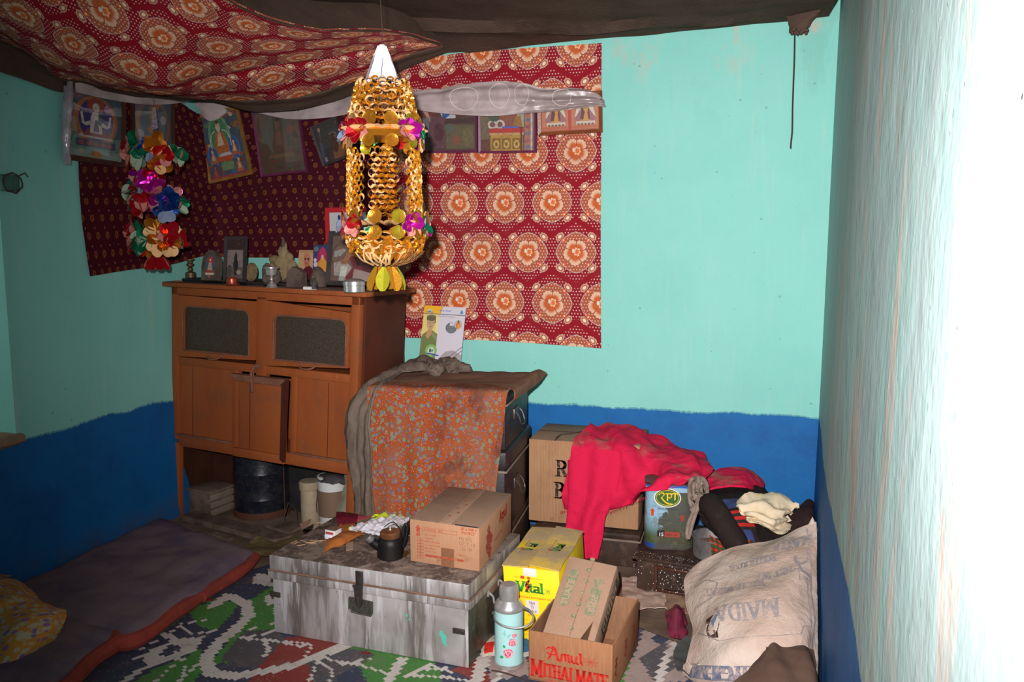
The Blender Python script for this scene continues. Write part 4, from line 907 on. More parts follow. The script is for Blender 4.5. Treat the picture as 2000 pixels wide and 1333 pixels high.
# knotted corner at the right
m = MB(); sheet(rowsat([[(1500, 12, 4.25), (1560, 0, 4.25), (1600, -30, 4.2), (1645, -40, 4.2)], [(1535, 34, 4.28), (1565, 28, 4.25), (1598, 14, 4.22), (1640, -8, 4.2)], [(1541, 52, 4.3), (1560, 50, 4.26), (1580, 40, 4.25), (1600, 20, 4.24)], [(1543, 64, 4.3), (1555, 68, 4.27), (1566, 66, 4.27), (1578, 52, 4.27)]]), 24, 24, .014, 18, th=.02, mb=m)
for k in range(14): lump(m, at(1545+k*2.4, 60+5*math.sin(k*1.7), 4.27), .009, (1, 1, 1), .4, 40, k, 2)
m.build('knotted_corner', M['sacking'], t)
m = MB(); m.tube(resample([at(1552, 66, 4.30), at(1551, 120, 4.3), at(1548, 200, 4.3), at(1547, 255, 4.3), at(1545, 275, 4.3), at(1544, 290, 4.3)], 24), .0035, 6)
tag(m.build('hanging_cord', M['string']), 'thin dark cord hanging from the knotted canopy corner at the right', 'cord')

# ================================================================ cloths on the walls
cy = BW-.012
g = rowsat([[(768, 128, cy), (880, 106, cy), (1000, 96, cy), (1175, 84, cy)], [(768, 300, cy), (880, 296, cy), (1000, 295, cy), (1174, 290, cy)], [(768, 500, cy), (880, 500, cy), (1000, 500, cy), (1173, 500, cy)], [(766, 659, cy), (880, 663, cy), (1000, 668, cy), (1174, 681, cy)]])
tag(sheet(g, 60, 80, .006, 3, th=.004).build('red_wall_hanging', M['medallion']), 'red flowered cotton hanging flat on the back wall', 'wall hanging')
g = rowsat([[(790, 128, 4.392), (880, 100, 4.392), (990, 86, 4.392), (1170, 78, 4.392)], [(790, 140, 4.384), (880, 113, 4.384), (1000, 100, 4.384), (1174, 90, 4.384)]])
lx = LW+.015
mr = [[atx(158, 190, lx), atx(250, 190, lx), atx(330, 190, lx), Vector((lx+.01, 4.30, 2.36)), Vector((-3.06, cy-.005, 2.40)), at(560, 215, cy), at(700, 200, cy), at(768, 200, cy)],
      [atx(155, 300, lx), atx(250, 300, lx), atx(330, 300, lx), Vector((lx+.02, 4.28, 2.02)), Vector((-3.04, cy-.005, 2.03)), at(560, 320, cy), at(700, 320, cy), at(768, 320, cy)],
      [atx(160, 420, lx), atx(250, 418, lx), atx(330, 412, lx), Vector((lx+.02, 4.26, 1.75)), Vector((-3.04, cy-.005, 1.75)), at(560, 420, cy), at(700, 425, cy), at(768, 430, cy)],
      [atx(176, 540, lx), atx(250, 528, lx), atx(330, 518, lx), Vector((lx+.02, 4.26, 1.525)), Vector((-3.04, cy-.005, 1.515)), at(560, 504, cy), at(700, 506, cy), at(768, 508, cy)]]
tag(sheet(mr, 90, 60, .006, 4, th=.004).build('maroon_wall_hanging', M['maroon']), 'dark maroon cloth with tiny ochre flowers pinned across the left corner', 'wall hanging')

# ---------------------------------------------------------------- framed pictures
def thangka(style):
    r = random.Random(style)
    ik = bg((.07, .10, .13))
    if style == 1:
        ik = bg((.05, .09, .12)); ik.add(rect(0, .0, 1, .34), (.10, .22, .18)); ik.add(ell(.5, .56, .43, .38, 24), (.34, .12, .04)); ik.add(ell(.5, .58, .33, .32, 24), (.03, .03, .15)); ik.add(ell(.5, .80, .17, .12), (.25, .05, .03)); ik.add(rect(.12, .16, .88, .27), (.05, .06, .12))
        for k in range(5): ik.add(ell(.22+k*.14, .215, .045, .035), (.30, .07, .03))
        ik.add([(.15, .30), (.85, .30), (.80, .345), (.20, .345)], (.42, .38, .36)); ik.add([(.24, .33), (.76, .33), (.66, .44), (.34, .44)], (.22, .05, .06)); ik.add([(.38, .38), (.62, .38), (.60, .62), (.56, .70), (.44, .70), (.40, .62)], (.50, .45, .42)); ik.add(ell(.5, .77, .07, .065), (.52, .45, .42))
        for s in (-1, 1): ik.add([(.5+s*.10, .50), (.5+s*.20, .47), (.5+s*.26, .50), (.5+s*.12, .56)], (.50, .45, .42)); ik.add([(.5+s*.22, .50), (.5+s*.27, .50), (.5+s*.30, .66), (.5+s*.26, .68)], (.50, .45, .42))
        ik.add([(.44, .40), (.56, .40), (.53, .58), (.48, .58)], (.10, .07, .11)); ik.add([(.53, .52), (.60, .50), (.60, .70), (.55, .72)], (.03, .10, .05)); ik.add(ell(.72, .78, .07, .06), (.38, .20, .30)); ik.add(rect(.0, .0, 1, .12), (.20, .30, .26)); ik.add(ell(.5, .06, .10, .05), (.42, .16, .03)); ik.add(ell(.22, .08, .06, .03), (.4, .3, .25)); ik.add(ell(.78, .08, .06, .03), (.3, .3, .32)); ik.add(ell(.14, .92, .12, .06), (.2, .1, .14)); ik.add([(.02, .35), (.14, .35), (.12, .56), (.02, .6)], (.26, .22, .14))
    elif style == 2:
        ik = bg((.05, .10, .15)); ik.add(ell(.5, .5, .46, .46, 24), (.32, .12, .04)); ik.add(ell(.52, .5, .38, .40, 24), (.04, .10, .14)); ik.add([(.40, .80), (.62, .95), (.70, .88), (.50, .60), (.42, .50)], (.38, .13, .03)); ik.add([(.30, .25), (.70, .25), (.60, .55), (.46, .62), (.36, .45)], (.08, .13, .22)); ik.add(ell(.56, .62, .07, .06), (.45, .2, .1)); ik.add(ell(.78, .62, .09, .08), (.35, .34, .4)); ik.add(ell(.45, .42, .09, .06), (.45, .16, .03)); ik.add([(.55, .18), (.86, .22), (.80, .30), (.6, .34)], (.30, .04, .05)); ik.add(ell(.1, .8, .12, .1), (.20, .12, .2)); ik.add(rect(0, 0, 1, .14), (.10, .2, .17)); ik.add(ell(.16, .3, .1, .1), (.3, .22, .28))
    elif style == 3:
        for k in range(90):
            x, y = r.random(), r.random(); c = r.choice([(.36, .09, .03), (.30, .07, .03), (.10, .18, .08), (.06, .10, .20), (.42, .32, .22), (.22, .05, .04), (.12, .14, .10), (.34, .13, .04)])
            ik.add([(x+(.03+.05*r.random())*math.cos(a*1.05)*(1+.4*r.random()), y+(.02+.035*r.random())*math.sin(a*1.05)) for a in range(6)], c)
        seated(ik, .47, .60, .72, (.38, .12, .03), (.52, .38, .26), ((.12, .28, .15), (.06, .19, .10))); seated(ik, .20, .34, .34, (.36, .12, .05), (.5, .36, .26), ((.07, .14, .30), (.04, .08, .22))); seated(ik, .78, .42, .36, (.36, .10, .04), (.5, .38, .28), ((.07, .14, .30), (.04, .08, .22)))
        for s in (-1, 1):
            ik.add(nib([(.47+s*.10, .74), (.47+s*.20, .70), (.47+s*.26, .58), (.47+s*.25, .48)], .018, .01), (.55, .48, .40))
        ik.add(rect(.30, .25, .70, .33), (.42, .07, .03)); ik.add([(.36, .33), (.70, .33), (.64, .38), (.40, .38)], (.45, .38, .42)); ik.add([(.38, .10), (.64, .10), (.70, .22), (.36, .24)], (.14, .22, .10)); ik.add([(.02, .02), (.34, .02), (.36, .16), (.20, .24), (.05, .18)], (.10, .06, .09)); seated(ik, .18, .10, .26, (.30, .06, .05), (.3, .1, .1)); seated(ik, .82, .14, .34, (.36, .09, .04), (.45, .33, .25)); ik.add(rect(0, 0, 1, .02), (.35, .04, .05))
    elif style == 4:
        ik = bg((.085, .045, .028))
        for k in range(50):
            x, y = r.random(), r.random(); ik.add(ell(x, y, .03+.06*r.random(), .02+.04*r.random(), 9), r.choice([(.12, .04, .02), (.07, .06, .035), (.05, .07, .05), (.14, .07, .03), (.05, .03, .02)]))
        seated(ik, .5, .55, .8, (.10, .05, .03), (.15, .08, .05), ((.06, .075, .05), (.05, .055, .04))); ik.add(rect(.2, .24, .8, .30), (.17, .09, .04)); ik.add(rect(.25, .18, .75, .21), (.15, .035, .02)); ik.add(ell(.78, .66, .09, .07), (.17, .06, .02))
    elif style == 5:
        ik = bg((.025, .020, .020)); ik.add([(.45, .02), (1, .02), (.95, .4), (.80, .64), (.60, .6), (.5, .3)], (.19, .065, .025)); ik.add(ell(.62, .42, .16, .24, 16), (.05, .015, .01)); ik.add(nib(arc(.66, .45, .22, .28, 120, 10), .03, .02), (.30, .17, .12)); ik.add(ell(.2, .9, .06, .06), (.30, .16, .16)); ik.add([(.0, .05), (.14, .02), (.20, .5), (.08, .6)], (.03, .04, .10)); ik.add(rect(.08, .04, .18, .16), (.22, .18, .26)); ik.add([(.78, .5), (.95, .4), (.95, .75), (.85, .8)], (.02, .03, .06))
    elif style == 6:
        ik = bg((.10, .045, .04)); ik.add([(0, .55), (.30, .58), (.30, .95), (.04, .98)], (.16, .04, .04)); ik.add([(.06, .98), (.24, .62), (.30, .60), (.14, .98)], (.40, .22, .15)); ik.add([(.36, .98), (.70, .98), (.66, .66), (.48, .60)], (.45, .44, .46)); ik.add([(.42, .95), (.58, .97), (.56, .76), (.46, .66)], (.03, .10, .32)); ik.add([(.54, .98), (.70, .98), (.62, .84)], (.20, .04, .03)); ik.add(rect(.66, .76, .88, .98), (.22, .05, .04)); ik.add(rect(.0, .30, .22, .72), (.13, .15, .16)); ik.add([(.06, .34), (.17, .34), (.16, .52), (.12, .60), (.07, .55)], (.30, .20, .04)); ik.add(ell(.12, .64, .03, .05), (.35, .2, .14)); ik.add([(.12, .34), (.20, .34), (.20, .50), (.15, .56)], (.02, .02, .025)); ik.add(rect(.24, .06, .48, .74), (.13, .055, .07)); ik.add(ell(.38, .40, .09, .2), (.09, .03, .04)); ik.add(rect(0, 0, .22, .28), (.10, .10, .07)); ik.add(rect(.50, .04, .98, .56), (.13, .10, .06)); ik.add(ell(.68, .22, .07, .10), (.22, .08, .05)); ik.add(ell(.56, .5, .08, .09), (.10, .11, .09)); ik.add(ell(.86, .3, .10, .2), (.16, .12, .06)); ik.add(rect(.48, .60, .98, .70), (.07, .035, .03))
    elif style == 7:
        ik = bg((.14, .045, .035)); ik.add(rect(.0, .25, .16, .98), (.17, .12, .07)); ik.add(rect(.66, .5, .98, .98), (.35, .32, .24)); ik.add([(.30, .50), (.72, .50), (.66, .86), (.50, .96), (.36, .80)], (.24, .08, .05)); ik.add(ell(.5, .88, .08, .08), (.33, .13, .08)); ik.add([(.60, .50), (.78, .50), (.74, .74), (.64, .70)], (.30, .15, .03)); ik.add(ell(.22, .56, .09, .10), (.52, .46, .42)); ik.add(ell(.36, .56, .09, .10), (.50, .44, .42)); ik.add(ell(.22, .56, .05, .06), (.2, .08, .06)); ik.add(ell(.36, .56, .05, .06), (.2, .08, .06)); ik.add(ell(.24, .74, .10, .12), (.06, .10, .06)); ik.add(rect(.40, .46, .70, .52), (.10, .10, .40)); ik.add(rect(.16, .38, .80, .48), (.42, .04, .03)); ik.add(rect(.16, .33, .80, .38), (.50, .28, .12)); ik.add(rect(.18, .0, .78, .33), (.40, .24, .05))
        for k in range(3): ik.add(rect(.21+k*.19, .03, .37+k*.19, .27), (.24, .11, .02)); ik.add(ell(.29+k*.19, .14, .055, .09), (.52, .36, .10)); ik.add(ell(.29+k*.19, .14, .025, .045), (.22, .10, .02))
        ik.add(rect(.80, .0, .98, .98), (.22, .12, .13)); ik.add(rect(.83, .02, .93, .98), (.38, .16, .08))
        for k in range(7): ik.add(ell(.88, .08+k*.14, .04, .045, 8), ((.12, .14, .22), (.35, .08, .10))[k % 2])
        ik.add(rect(.93, 0, .96, 1), (.5, .42, .36)); ik.add(rect(.74, .0, .77, .5), (.12, .03, .02))
    elif style == 8:
        ik = bg((.35, .08, .04))
        for ox in (.0, .51):
            ik.add(rect(ox+.02, .04, ox+.47, .96), (.44, .16, .08)); ik.add([(ox+.08, .40), (ox+.12, .72), (ox+.38, .72), (ox+.43, .40)], (.55, .48, .40)); ik.add([(ox+.06, .30), (ox+.18, .62), (ox+.17, .24)], (.28, .12, .14)); ik.add([(ox+.45, .30), (ox+.32, .62), (ox+.34, .24)], (.28, .12, .14)); ik.add([(ox+.17, .28), (ox+.34, .28), (ox+.31, .70), (ox+.20, .70)], (.50, .24, .04)); ik.add([(ox+.17, .3), (ox+.22, .3), (ox+.25, .52), (ox+.19, .72)], (.12, .03, .04)); ik.add([(ox+.31, .3), (ox+.34, .3), (ox+.32, .66), (ox+.29, .5)], (.16, .03, .05)); ik.add(ell(ox+.255, .78, .05, .10), (.40, .18, .12)); ik.add(rect(ox+.10, .16, ox+.42, .26), (.52, .42, .34))
            for k in range(5): ik.add(ell(ox+.14+k*.06, .17, .022, .03, 8), (.12, .07, .05))
            ik.add(rect(ox+.20, .88, ox+.30, .97), (.08, .03, .02)); ik.add(rect(ox+.03, .06, ox+.46, .13), (.42, .10, .04))
        ik.add(rect(.475, 0, .515, 1), (.45, .03, .02))
    return ik
GP = None
yl = math.radians(90)
picture('framed_picture', 'leftmost framed picture, a pale four-armed seated figure, beside the silver scarf end', .39, .37, .026, M['frame_brown'], thangka(1), atx(186, 320, LW+.045), yl, math.radians(3), math.radians(1), glass='glass', cat='picture')
picture('framed_picture', 'dim framed deity picture behind the top of the coloured foil garland', .33, .35, .022, M['frame_brown'], thangka(2), atx(298, 310, LW+.05), yl, math.radians(3), math.radians(0), glass='dusty_glass', pic='picture_dusty')
picture('framed_picture', 'tilted framed picture crowded with small seated figures in a gilt edge', .31, .40, .018, M['frame_gilt'], thangka(3), at(453, 350, 4.33), math.radians(-2), math.radians(5), math.radians(-9), glass='glass')
picture('framed_picture', 'purple-edged frame whose picture is brown with dust, left of the small crooked one', .315, .38, .014, M['frame_purple'], thangka(4), at(557, 341, 4.34), math.radians(-2), math.radians(5), math.radians(-4), glass='dusty_glass', pic='picture_dusty')
picture('framed_picture', 'small crooked dark frame left of the gold lantern', .185, .235, .012, M['frame_black'], thangka(5), at(659, 316, 4.34), math.radians(-2), math.radians(5), math.radians(-17), glass='dusty_glass')
picture('framed_picture', 'purple frame with a collage of photographs, right of the gold lantern', .37, .27, .012, M['frame_purple'], thangka(6), at(872, 299, 4.35), 0, math.radians(4), math.radians(1), glass='glass')
picture('framed_picture', 'purple frame showing a person on a throne behind a gilded table', .325, .27, .012, M['frame_purple'], thangka(7), at(992, 299, 4.345), 0, math.radians(4), math.radians(1), glass='glass')
picture('framed_picture', 'orange-brown frame with twin pictures at the right end of the row', .345, .21, .017, M['frame_orange'], thangka(8), at(1114, 262, 4.345), 0, math.radians(4), math.radians(-1), glass='glass', pic='print')
# ---------------------------------------------------------------- white silk scarves
g = rowsat([[(800, 178, 4.30), (870, 172, 4.29), (960, 160, 4.30), (1020, 162, 4.29), (1060, 172, 4.30), (1120, 170, 4.30), (1162, 178, 4.31), (1180, 196, 4.31)],
            [(795, 195, 4.28), (870, 190, 4.26), (960, 190, 4.27), (1020, 190, 4.26), (1060, 196, 4.27), (1120, 195, 4.28), (1160, 196, 4.30), (1180, 201, 4.31)],
            [(795, 212, 4.29), (870, 222, 4.27), (960, 227, 4.27), (1020, 222, 4.28), (1070, 219, 4.28), (1120, 213, 4.29), (1162, 207, 4.30), (1183, 208, 4.31)]])
t = thing('silk_scarf', 'white silk scarf with woven rings draped over the frames right of the gold lantern', 'scarf', (0, 0, 0))
o = sheet(g, 80, 22, .012, 9, th=.002, wr=lambda u, v, p: .006*math.sin(v*20+u*6)*(.3+u)); gr = o.grid; o.build('silk', M['scarf'], t)
m = MB()
for cx, cyv in ((.20, .5), (.32, .42), (.43, .38), (.66, .42)):
    pts = []
    for k in range(28):
        a = 2*PI*k/28; uu = min(.99, max(0, cx+.042*math.cos(a))); vv = min(.98, max(.01, cyv+.34*math.sin(a))); i, j = uu*80, vv*22; i0, j0 = int(i), int(j); p = gr[j0][i0].lerp(gr[j0][i0+1], i-i0).lerp(gr[j0+1][i0].lerp(gr[j0+1][i0+1], i-i0), j-j0); pts.append(p+Vector((0, -.003, 0)))
    m.tube(pts, .0016, 4, closed=True)
m.build('woven_rings', M['paper'], t)
g = rowsat([[(700, 185, 4.30), (740, 180, 4.29), (800, 178, 4.30)], [(698, 205, 4.28), (740, 196, 4.27), (800, 195, 4.28)], [(696, 222, 4.29), (745, 212, 4.28), (800, 212, 4.29)]])
g = rowsat([[(372, 190, 4.26), (440, 182, 4.29), (500, 192, 4.31), (580, 190, 4.31), (650, 178, 4.31), (700, 172, 4.30), (760, 166, 4.29), (800, 170, 4.29)],
            [(382, 205, 4.24), (430, 212, 4.27), (490, 208, 4.29), (580, 214, 4.29), (640, 205, 4.29), (690, 198, 4.28), (755, 186, 4.26), (800, 186, 4.27)],
            [(388, 214, 4.25), (412, 236, 4.27), (470, 216, 4.30), (560, 232, 4.29), (630, 231, 4.29), (690, 221, 4.29), (750, 212, 4.28), (800, 206, 4.29)]])
hang('silk_scarf', 'dingy white scarf draped over the frames left of the gold lantern', 'scarf', g, M['scarf'], 70, 18, amp=.010, fr=8, th=.002, seed=6)
g = [[atx(126, 148, LW+.06), atx(134, 148, LW+.085), atx(145, 150, LW+.075)], [atx(124, 215, LW+.06), atx(133, 215, LW+.10), atx(143, 215, LW+.08)], [atx(122, 270, LW+.06), atx(130, 270, LW+.09), atx(139, 272, LW+.075)], [atx(126, 305, LW+.05), atx(132, 305, LW+.08), atx(137, 300, LW+.065)], [atx(130, 322, LW+.045), atx(134, 322, LW+.06), atx(139, 320, LW+.055)]]
hang('silk_scarf', 'end of a silvery scarf hanging straight down beside the leftmost picture', 'scarf', g, M['silver'] if 'silver' in M else M['scarf'], 20, 60, amp=.006, fr=25, th=.002, wr=lambda u, v, p: .007*math.sin(u*11))
g = [[atx(148, 150, LW+.09), atx(220, 158, LW+.09), atx(300, 172, LW+.09), atx(362, 182, LW+.10)], [atx(148, 165, LW+.085), atx(220, 172, LW+.095), atx(300, 184, LW+.10), atx(362, 192, LW+.10)], [atx(150, 180, LW+.085), atx(220, 196, LW+.09), atx(300, 205, LW+.09), atx(362, 200, LW+.10)]]
hang('silk_scarf', 'scarf stretch lying along the tops of the two pictures on the left wall', 'scarf', g, M['scarf'], 40, 12, amp=.006, fr=8, th=.002)

# ================================================================ foil garland and lantern
def petal(m, c, d, up, L, w, curl, f, b, notch=0.):
    """one cupped foil petal with a paper back, from c along d"""
    d = d.normalized(); side = d.cross(up).normalized(); up = side.cross(d).normalized(); n = 6; prof = (.25, .62, .92, 1.06, 1.06, .84, .38); rows = []
    for k in range(n+1):
        s = k/n; p = c + d*L*s + up*(curl*L*s*s); ww = w*prof[k]/2
        rows.append([p-side*ww+up*ww*.45, p, p+side*ww+up*ww*.45])
    for off, mi in ((.0006, f), (-.0006, b)):
        I = [[m.add(q+up*off) for q in r] for r in rows]
        for k in range(n):
            for j in range(2): m.face((I[k][j], I[k][j+1], I[k+1][j+1], I[k+1][j]), mi)
def flower(par, c, out, r, fmat, bmat, n=5, rnd=random, name='foil_flower'):
    m = MB(); out = out.normalized(); a = out.orthogonal().normalized(); b = out.cross(a)
    ph = rnd.random()*6
    for k in range(n):
        t_ = ph+2*PI*k/n + rnd.uniform(-.15, .15); d = a*math.cos(t_)+b*math.sin(t_) + out*rnd.uniform(.15, .6)
        sw_ = d.z < -.25 and rnd.random() < .75; petal(m, c, d, out, r*rnd.uniform(.85, 1.15), r*.80, rnd.uniform(-.25, .40), 1 if sw_ else 0, 0 if sw_ else 1)
    return m.build(name, [fmat, bmat], par, smooth=40)
rn = random.Random(11)
ct = at(300, 212, 3.42); t = thing('foil_garland', 'hanging garland of red, green, gold and magenta foil flowers in front of the maroon cloth', 'garland', ct)
bot = at(307, 530, 3.42)-ct
def gp(y): return (at(300+7*(y-212)/318, y, 3.42)-ct)
m = MB(); top_pt = gp(212)+Vector((0, .0, .0)); m.tube([top_pt+Vector((0, .02, .30)), top_pt], .0012, 5); m.tube([gp(212), gp(520)], .0015, 5); m.build('string', M['string'], t)
m = MB(); a = gp(210); m.strip([a+Vector((-.006, 0, 0)), gp(252)+Vector((-.016, 0, 0))], [a+Vector((.004, -.006, 0)), gp(255)+Vector((.0, -.012, 0))], 0); m.strip([a+Vector((.004, -.006, 0)), gp(255)+Vector((.0, -.012, 0))], [a+Vector((.012, 0, 0)), gp(250)+Vector((.022, 0, 0))], 1); m.build('hanger', [M['paper_tan'], M['foil_silver']], t)
FM = {'g': ('foil_green', 'paper_green'), 'o': ('foil_orange', 'paper_tan'), 'r': ('foil_red', 'paper_pink'), 'm': ('foil_magenta', 'paper_pink'), 'b': ('foil_blue', 'paper_blue')}
for y, seq in ((302, 'grgorobmr'), (392, 'grmrmbbgr'), (470, 'rgogorrbg')):
    c = gp(y)
    front = {302: [('g', -.055, .055), ('o', .065, .035), ('g', -.02, -.025), ('o', .085, -.055), ('r', -.10, -.015), ('r', .10, -.015), ('m', -.035, -.10), ('r', .045, -.10), ('b', .02, .02), ('r', -.11, .03)],
             392: [('r', -.05, .05), ('m', .05, .055), ('g', -.11, .0), ('m', .06, -.01), ('r', -.04, -.04), ('b', .11, .0), ('g', -.08, .06), ('m', .03, .09), ('b', .09, -.06), ('r', .0, -.01)],
             470: [('g', -.04, .045), ('o', .055, .05), ('r', -.115, .005), ('r', .11, .03), ('g', -.06, -.025), ('o', .06, -.015), ('g', -.005, .0), ('r', -.09, .05), ('o', .10, -.03)]}[y]
    for k, (q, dx, dz) in enumerate(front):
        f, b = FM[q]; off = Vector((dx*1.0, -.07+.25*abs(dx)+rn.uniform(-.02, .02), dz)); out = Vector((dx*8, -.75, dz*5))
        flower(t, c+off*.92, out, .062, M[f], M[b], 5, rn)
    for k in range(6):
        a = PI*(k+.5)/6; f, b = FM[seq[k]]; off = Vector((.10*math.cos(a), .08*math.sin(a), rn.uniform(-.03, .03))); flower(t, c+off, off, .06, M[f], M[b], 5, rn)
m = MB(); c = gp(500)
for k in range(9):
    a = 2*PI*k/9; petal(m, c+Vector((.02*math.cos(a), .02*math.sin(a), 0)), Vector((.35*math.cos(a), .35*math.sin(a), -1)), Vector((math.cos(a), math.sin(a), .2)), .075, .055, .1, 0, 1)
m.build('bottom_tassel', [M['foil_red'], M['paper_pink']], t, smooth=40)
# lantern
LY = 2.6; L0 = at(746, 90, LY); t = thing('foil_lantern', 'large gold foil paper lantern with pink flowers, hanging in front of the cabinet', 'lantern', (L0.x, L0.y, 0))
def lz(y): return at(746, y, LY).z
m = MB(); m.tube(resample([Vector((-.006, 0, 2.62)), Vector((-.004, 0, 2.44)), Vector((.002, 0, lz(60))), Vector((0, 0, L0.z))], 20), .0013, 5); m.build('string', M['string'], t)
m = MB(); m.tube([Vector((.003*math.sin(k*2.1)-.006, .002*math.cos(k*3), 2.60-k*.02)) for k in range(9)], [.004+.002*math.sin(k*2) for k in range(9)], 6); m.build('dusty_thread', M['sacking'], t)
m = MB(); zt, zb = L0.z, lz(160)
for k in range(7):
    a = 2*PI*k/7+.25; ra, rb = .010, .058; d = Vector((math.cos(a), math.sin(a), 0)); s = Vector((-math.sin(a), math.cos(a), 0))
    m.strip([d*ra-s*.011+Vector((0, 0, zt)), d*(ra+rb)*.48-s*.015+Vector((0, 0, (zt+zb)/2+.01)), d*rb-s*.017+Vector((0, 0, zb))], [d*ra+s*.011+Vector((0, 0, zt)), d*(ra+rb)*.48+s*.015+Vector((0, 0, (zt+zb)/2+.01)), d*rb+s*.017+Vector((0, 0, zb))])
m.lathe([(.001, zt+.006), (.010, zt+.003), (.014, zt-.006)], 12); m.build('white_hanger_strips', M['paper_white'], t)
def loops(m, z0, z1, r0, r1, rows, per, hh, a0=0., a1=2*PI, rnd=rn, wid=None, wob=.0):
    for k in range(rows):
        f = (k+.5)/rows; z = z0+(z1-z0)*f; r = r0+(r1-r0)*f
        for i in range(per):
            a = a0+(a1-a0)*(i+(.5 if k % 2 else 0)+rnd.uniform(-.12, .12))/per; c = Vector((r*math.cos(a), r*math.sin(a), z)); tn = Vector((-math.sin(a), math.cos(a), 0)); o = Vector((math.cos(a), math.sin(a), 0))
            w = (wid or abs(a1-a0)*r/per*.56); hz = hh*rnd.uniform(.9, 1.15); tl = rnd.uniform(-.5, .5); N_ = 10; pa, pb = [], []
            for q in range(N_):
                b = 2*PI*q/N_; p = c + tn*w*math.cos(b) + Vector((0, 0, 1))*hz*math.sin(b) + o*(wob*rnd.uniform(-1, 1)+.004*math.cos(2*b)*tl)
                sg_ = 1 if (k+i) % 2 else -1; pa.append(p-o*.0035-Vector((0, 0, .0026*sg_))); pb.append(p+(o*.0035+Vector((0, 0, .0026*sg_))+Vector((0, 0, .002*tl))))
            m.strip(pa, pb, 1 if rnd.random() < .28 else 0, closed=True)
m = MB(); loops(m, lz(160), lz(238), .083, .118, 6, 22, .0125); loops(m, lz(165), lz(238), .070, .10, 5, 16, .014); m.build('upper_net', [M['gold'], M['paper_tan']], t, smooth=60)
def ringpetals(z, r, n, L, w, up, f, b, curl=.3, jit=.15):
    m = MB()
    for k in range(n):
        a = 2*PI*k/n+rn.uniform(-jit, jit); d = Vector((math.cos(a), math.sin(a), up)); petal(m, Vector((r*math.cos(a), r*math.sin(a), z)), d, Vector((0, 0, 1)) if up < .5 else Vector((-math.cos(a), -math.sin(a), .3)), L, w, curl, f, b)
    return m
GT = [M['gold'], M['paper_tan'], M['lime']]
def cups(z, r, n, s, vz=1):
    """gold cupped discs standing on the ring"""
    for k in range(n):
        m = MB(); a = 2*PI*k/n+.2; o = Vector((math.cos(a), math.sin(a), .1*vz)).normalized(); c = Vector((r*math.cos(a), r*math.sin(a), z)); R_ = o.to_track_quat('Z', 'Y').to_matrix().to_4x4()
        m.lathe([(.004, 0), (s*.6, .004), (s, s*.35)], 14, M=Matrix.Translation(c) @ R_, mi=0); m.lathe([(s, s*.35), (s*1.02, s*.36), (s*.6, .0015)], 14, M=Matrix.Translation(c) @ R_, mi=(0, 1, 0, 0, 2, 0)[k % 6]); m.build('gold_cup', GT, t, smooth=50)
for zz, R_, s in ((lz(243), .118, .024), (lz(283), .128, .021), (lz(425), .140, .023), (lz(455), .136, .022)):
    cups(zz, R_, 11 if R_ < .13 else 12, s)
m = MB(); m.lathe([(.10, lz(252)), (.135, lz(262)), (.10, lz(272))], 30, mi=0); m.build('gold_band', GT, t, smooth=0)
m = MB()
for zz, s in ((lz(262), 1), (lz(440), -1)):
    for rr, mm in ((.125 if s > 0 else .14, 0),):
        for k in range(16):
            a = 2*PI*k/16; petal(m, Vector((.085*math.cos(a), .085*math.sin(a), zz)), Vector((math.cos(a), math.sin(a), -.1)), Vector((0, 0, 1)), .062, .05, .25, (0, 0, 2)[k % 3], 1)
m.build('gold_petals', GT, t, smooth=40)
for zz, R_ in ((lz(262), .118), (lz(441), .132)):
    for a, q in ((-106, 'r'), (-27, 'm'), (6, 'g'), (-150, 'b'), (90, 'r'), (135, 'g'), (50, 'm'), (-135, 'r')):
        ar = math.radians(a); o = Vector((math.cos(ar), math.sin(ar), 0)); f, b = FM[q]; flower(t, o*R_+Vector((0, 0, zz)), o+Vector((0, 0, .1)), .046 if q != 'g' else .038, M[f], M[b], 6, rn)
m = MB()
for k in range(6):
    a = 2*PI*k/6-1.145; m = MB(); loops(m, lz(298), lz(418), .120, .128, 12, 4, .0125, a-.33, a+.33, wid=.0125)
    m.build('chain_column', [M['gold'], M['paper_tan']], t, smooth=60)
m = MB(); loops(m, lz(455), lz(492), .138, .118, 4, 22, .012); m.build('lower_net', [M['gold'], M['paper_tan']], t, smooth=60)
m = MB()
for k in range(70):
    a = rn.uniform(0, 2*PI); r0, r1 = rn.uniform(.105, .135), rn.uniform(.03, .05); z0, z1 = rn.uniform(lz(495), lz(482)), lz(518)+rn.uniform(-.004, .006); a2 = a+rn.uniform(-.5, .5)
    p = [Vector((r0*math.cos(a), r0*math.sin(a), z0)), Vector(((r0+r1)/2*math.cos((a+a2)/2)*1.08, (r0+r1)/2*math.sin((a+a2)/2)*1.08, (z0+z1)/2-.008)), Vector((r1*math.cos(a2), r1*math.sin(a2), z1))]; p = resample(p, 6)
    s = Vector((-math.sin(a), math.cos(a), .3))*.0032; m.strip([q-s for q in p], [q+s for q in p], 1 if k % 4 else 0)
m.build('basket_strips', [M['gold'], M['paper_tan']], t, smooth=60)
m = MB()
for k in range(12):
    a = 2*PI*k/12; petal(m, Vector((.125*math.cos(a), .125*math.sin(a), lz(462))), Vector((-.75*math.cos(a), -.75*math.sin(a), -.7)), Vector((math.cos(a), math.sin(a), -.6)), .10, .05, .12, 0, 1)
m.build('basket_petals', GT, t, smooth=40)
m = MB()
for k in range(8):
    a = 2*PI*k/8-1.35; petal(m, Vector((.035*math.cos(a), .035*math.sin(a), lz(521))), Vector((.25*math.cos(a), .25*math.sin(a), -1)), Vector((math.cos(a), math.sin(a), .2)), .085, .045, .05, 2 if k % 2 == 0 else 0, 0)
m.build('bottom_petals', GT, t, smooth=40)

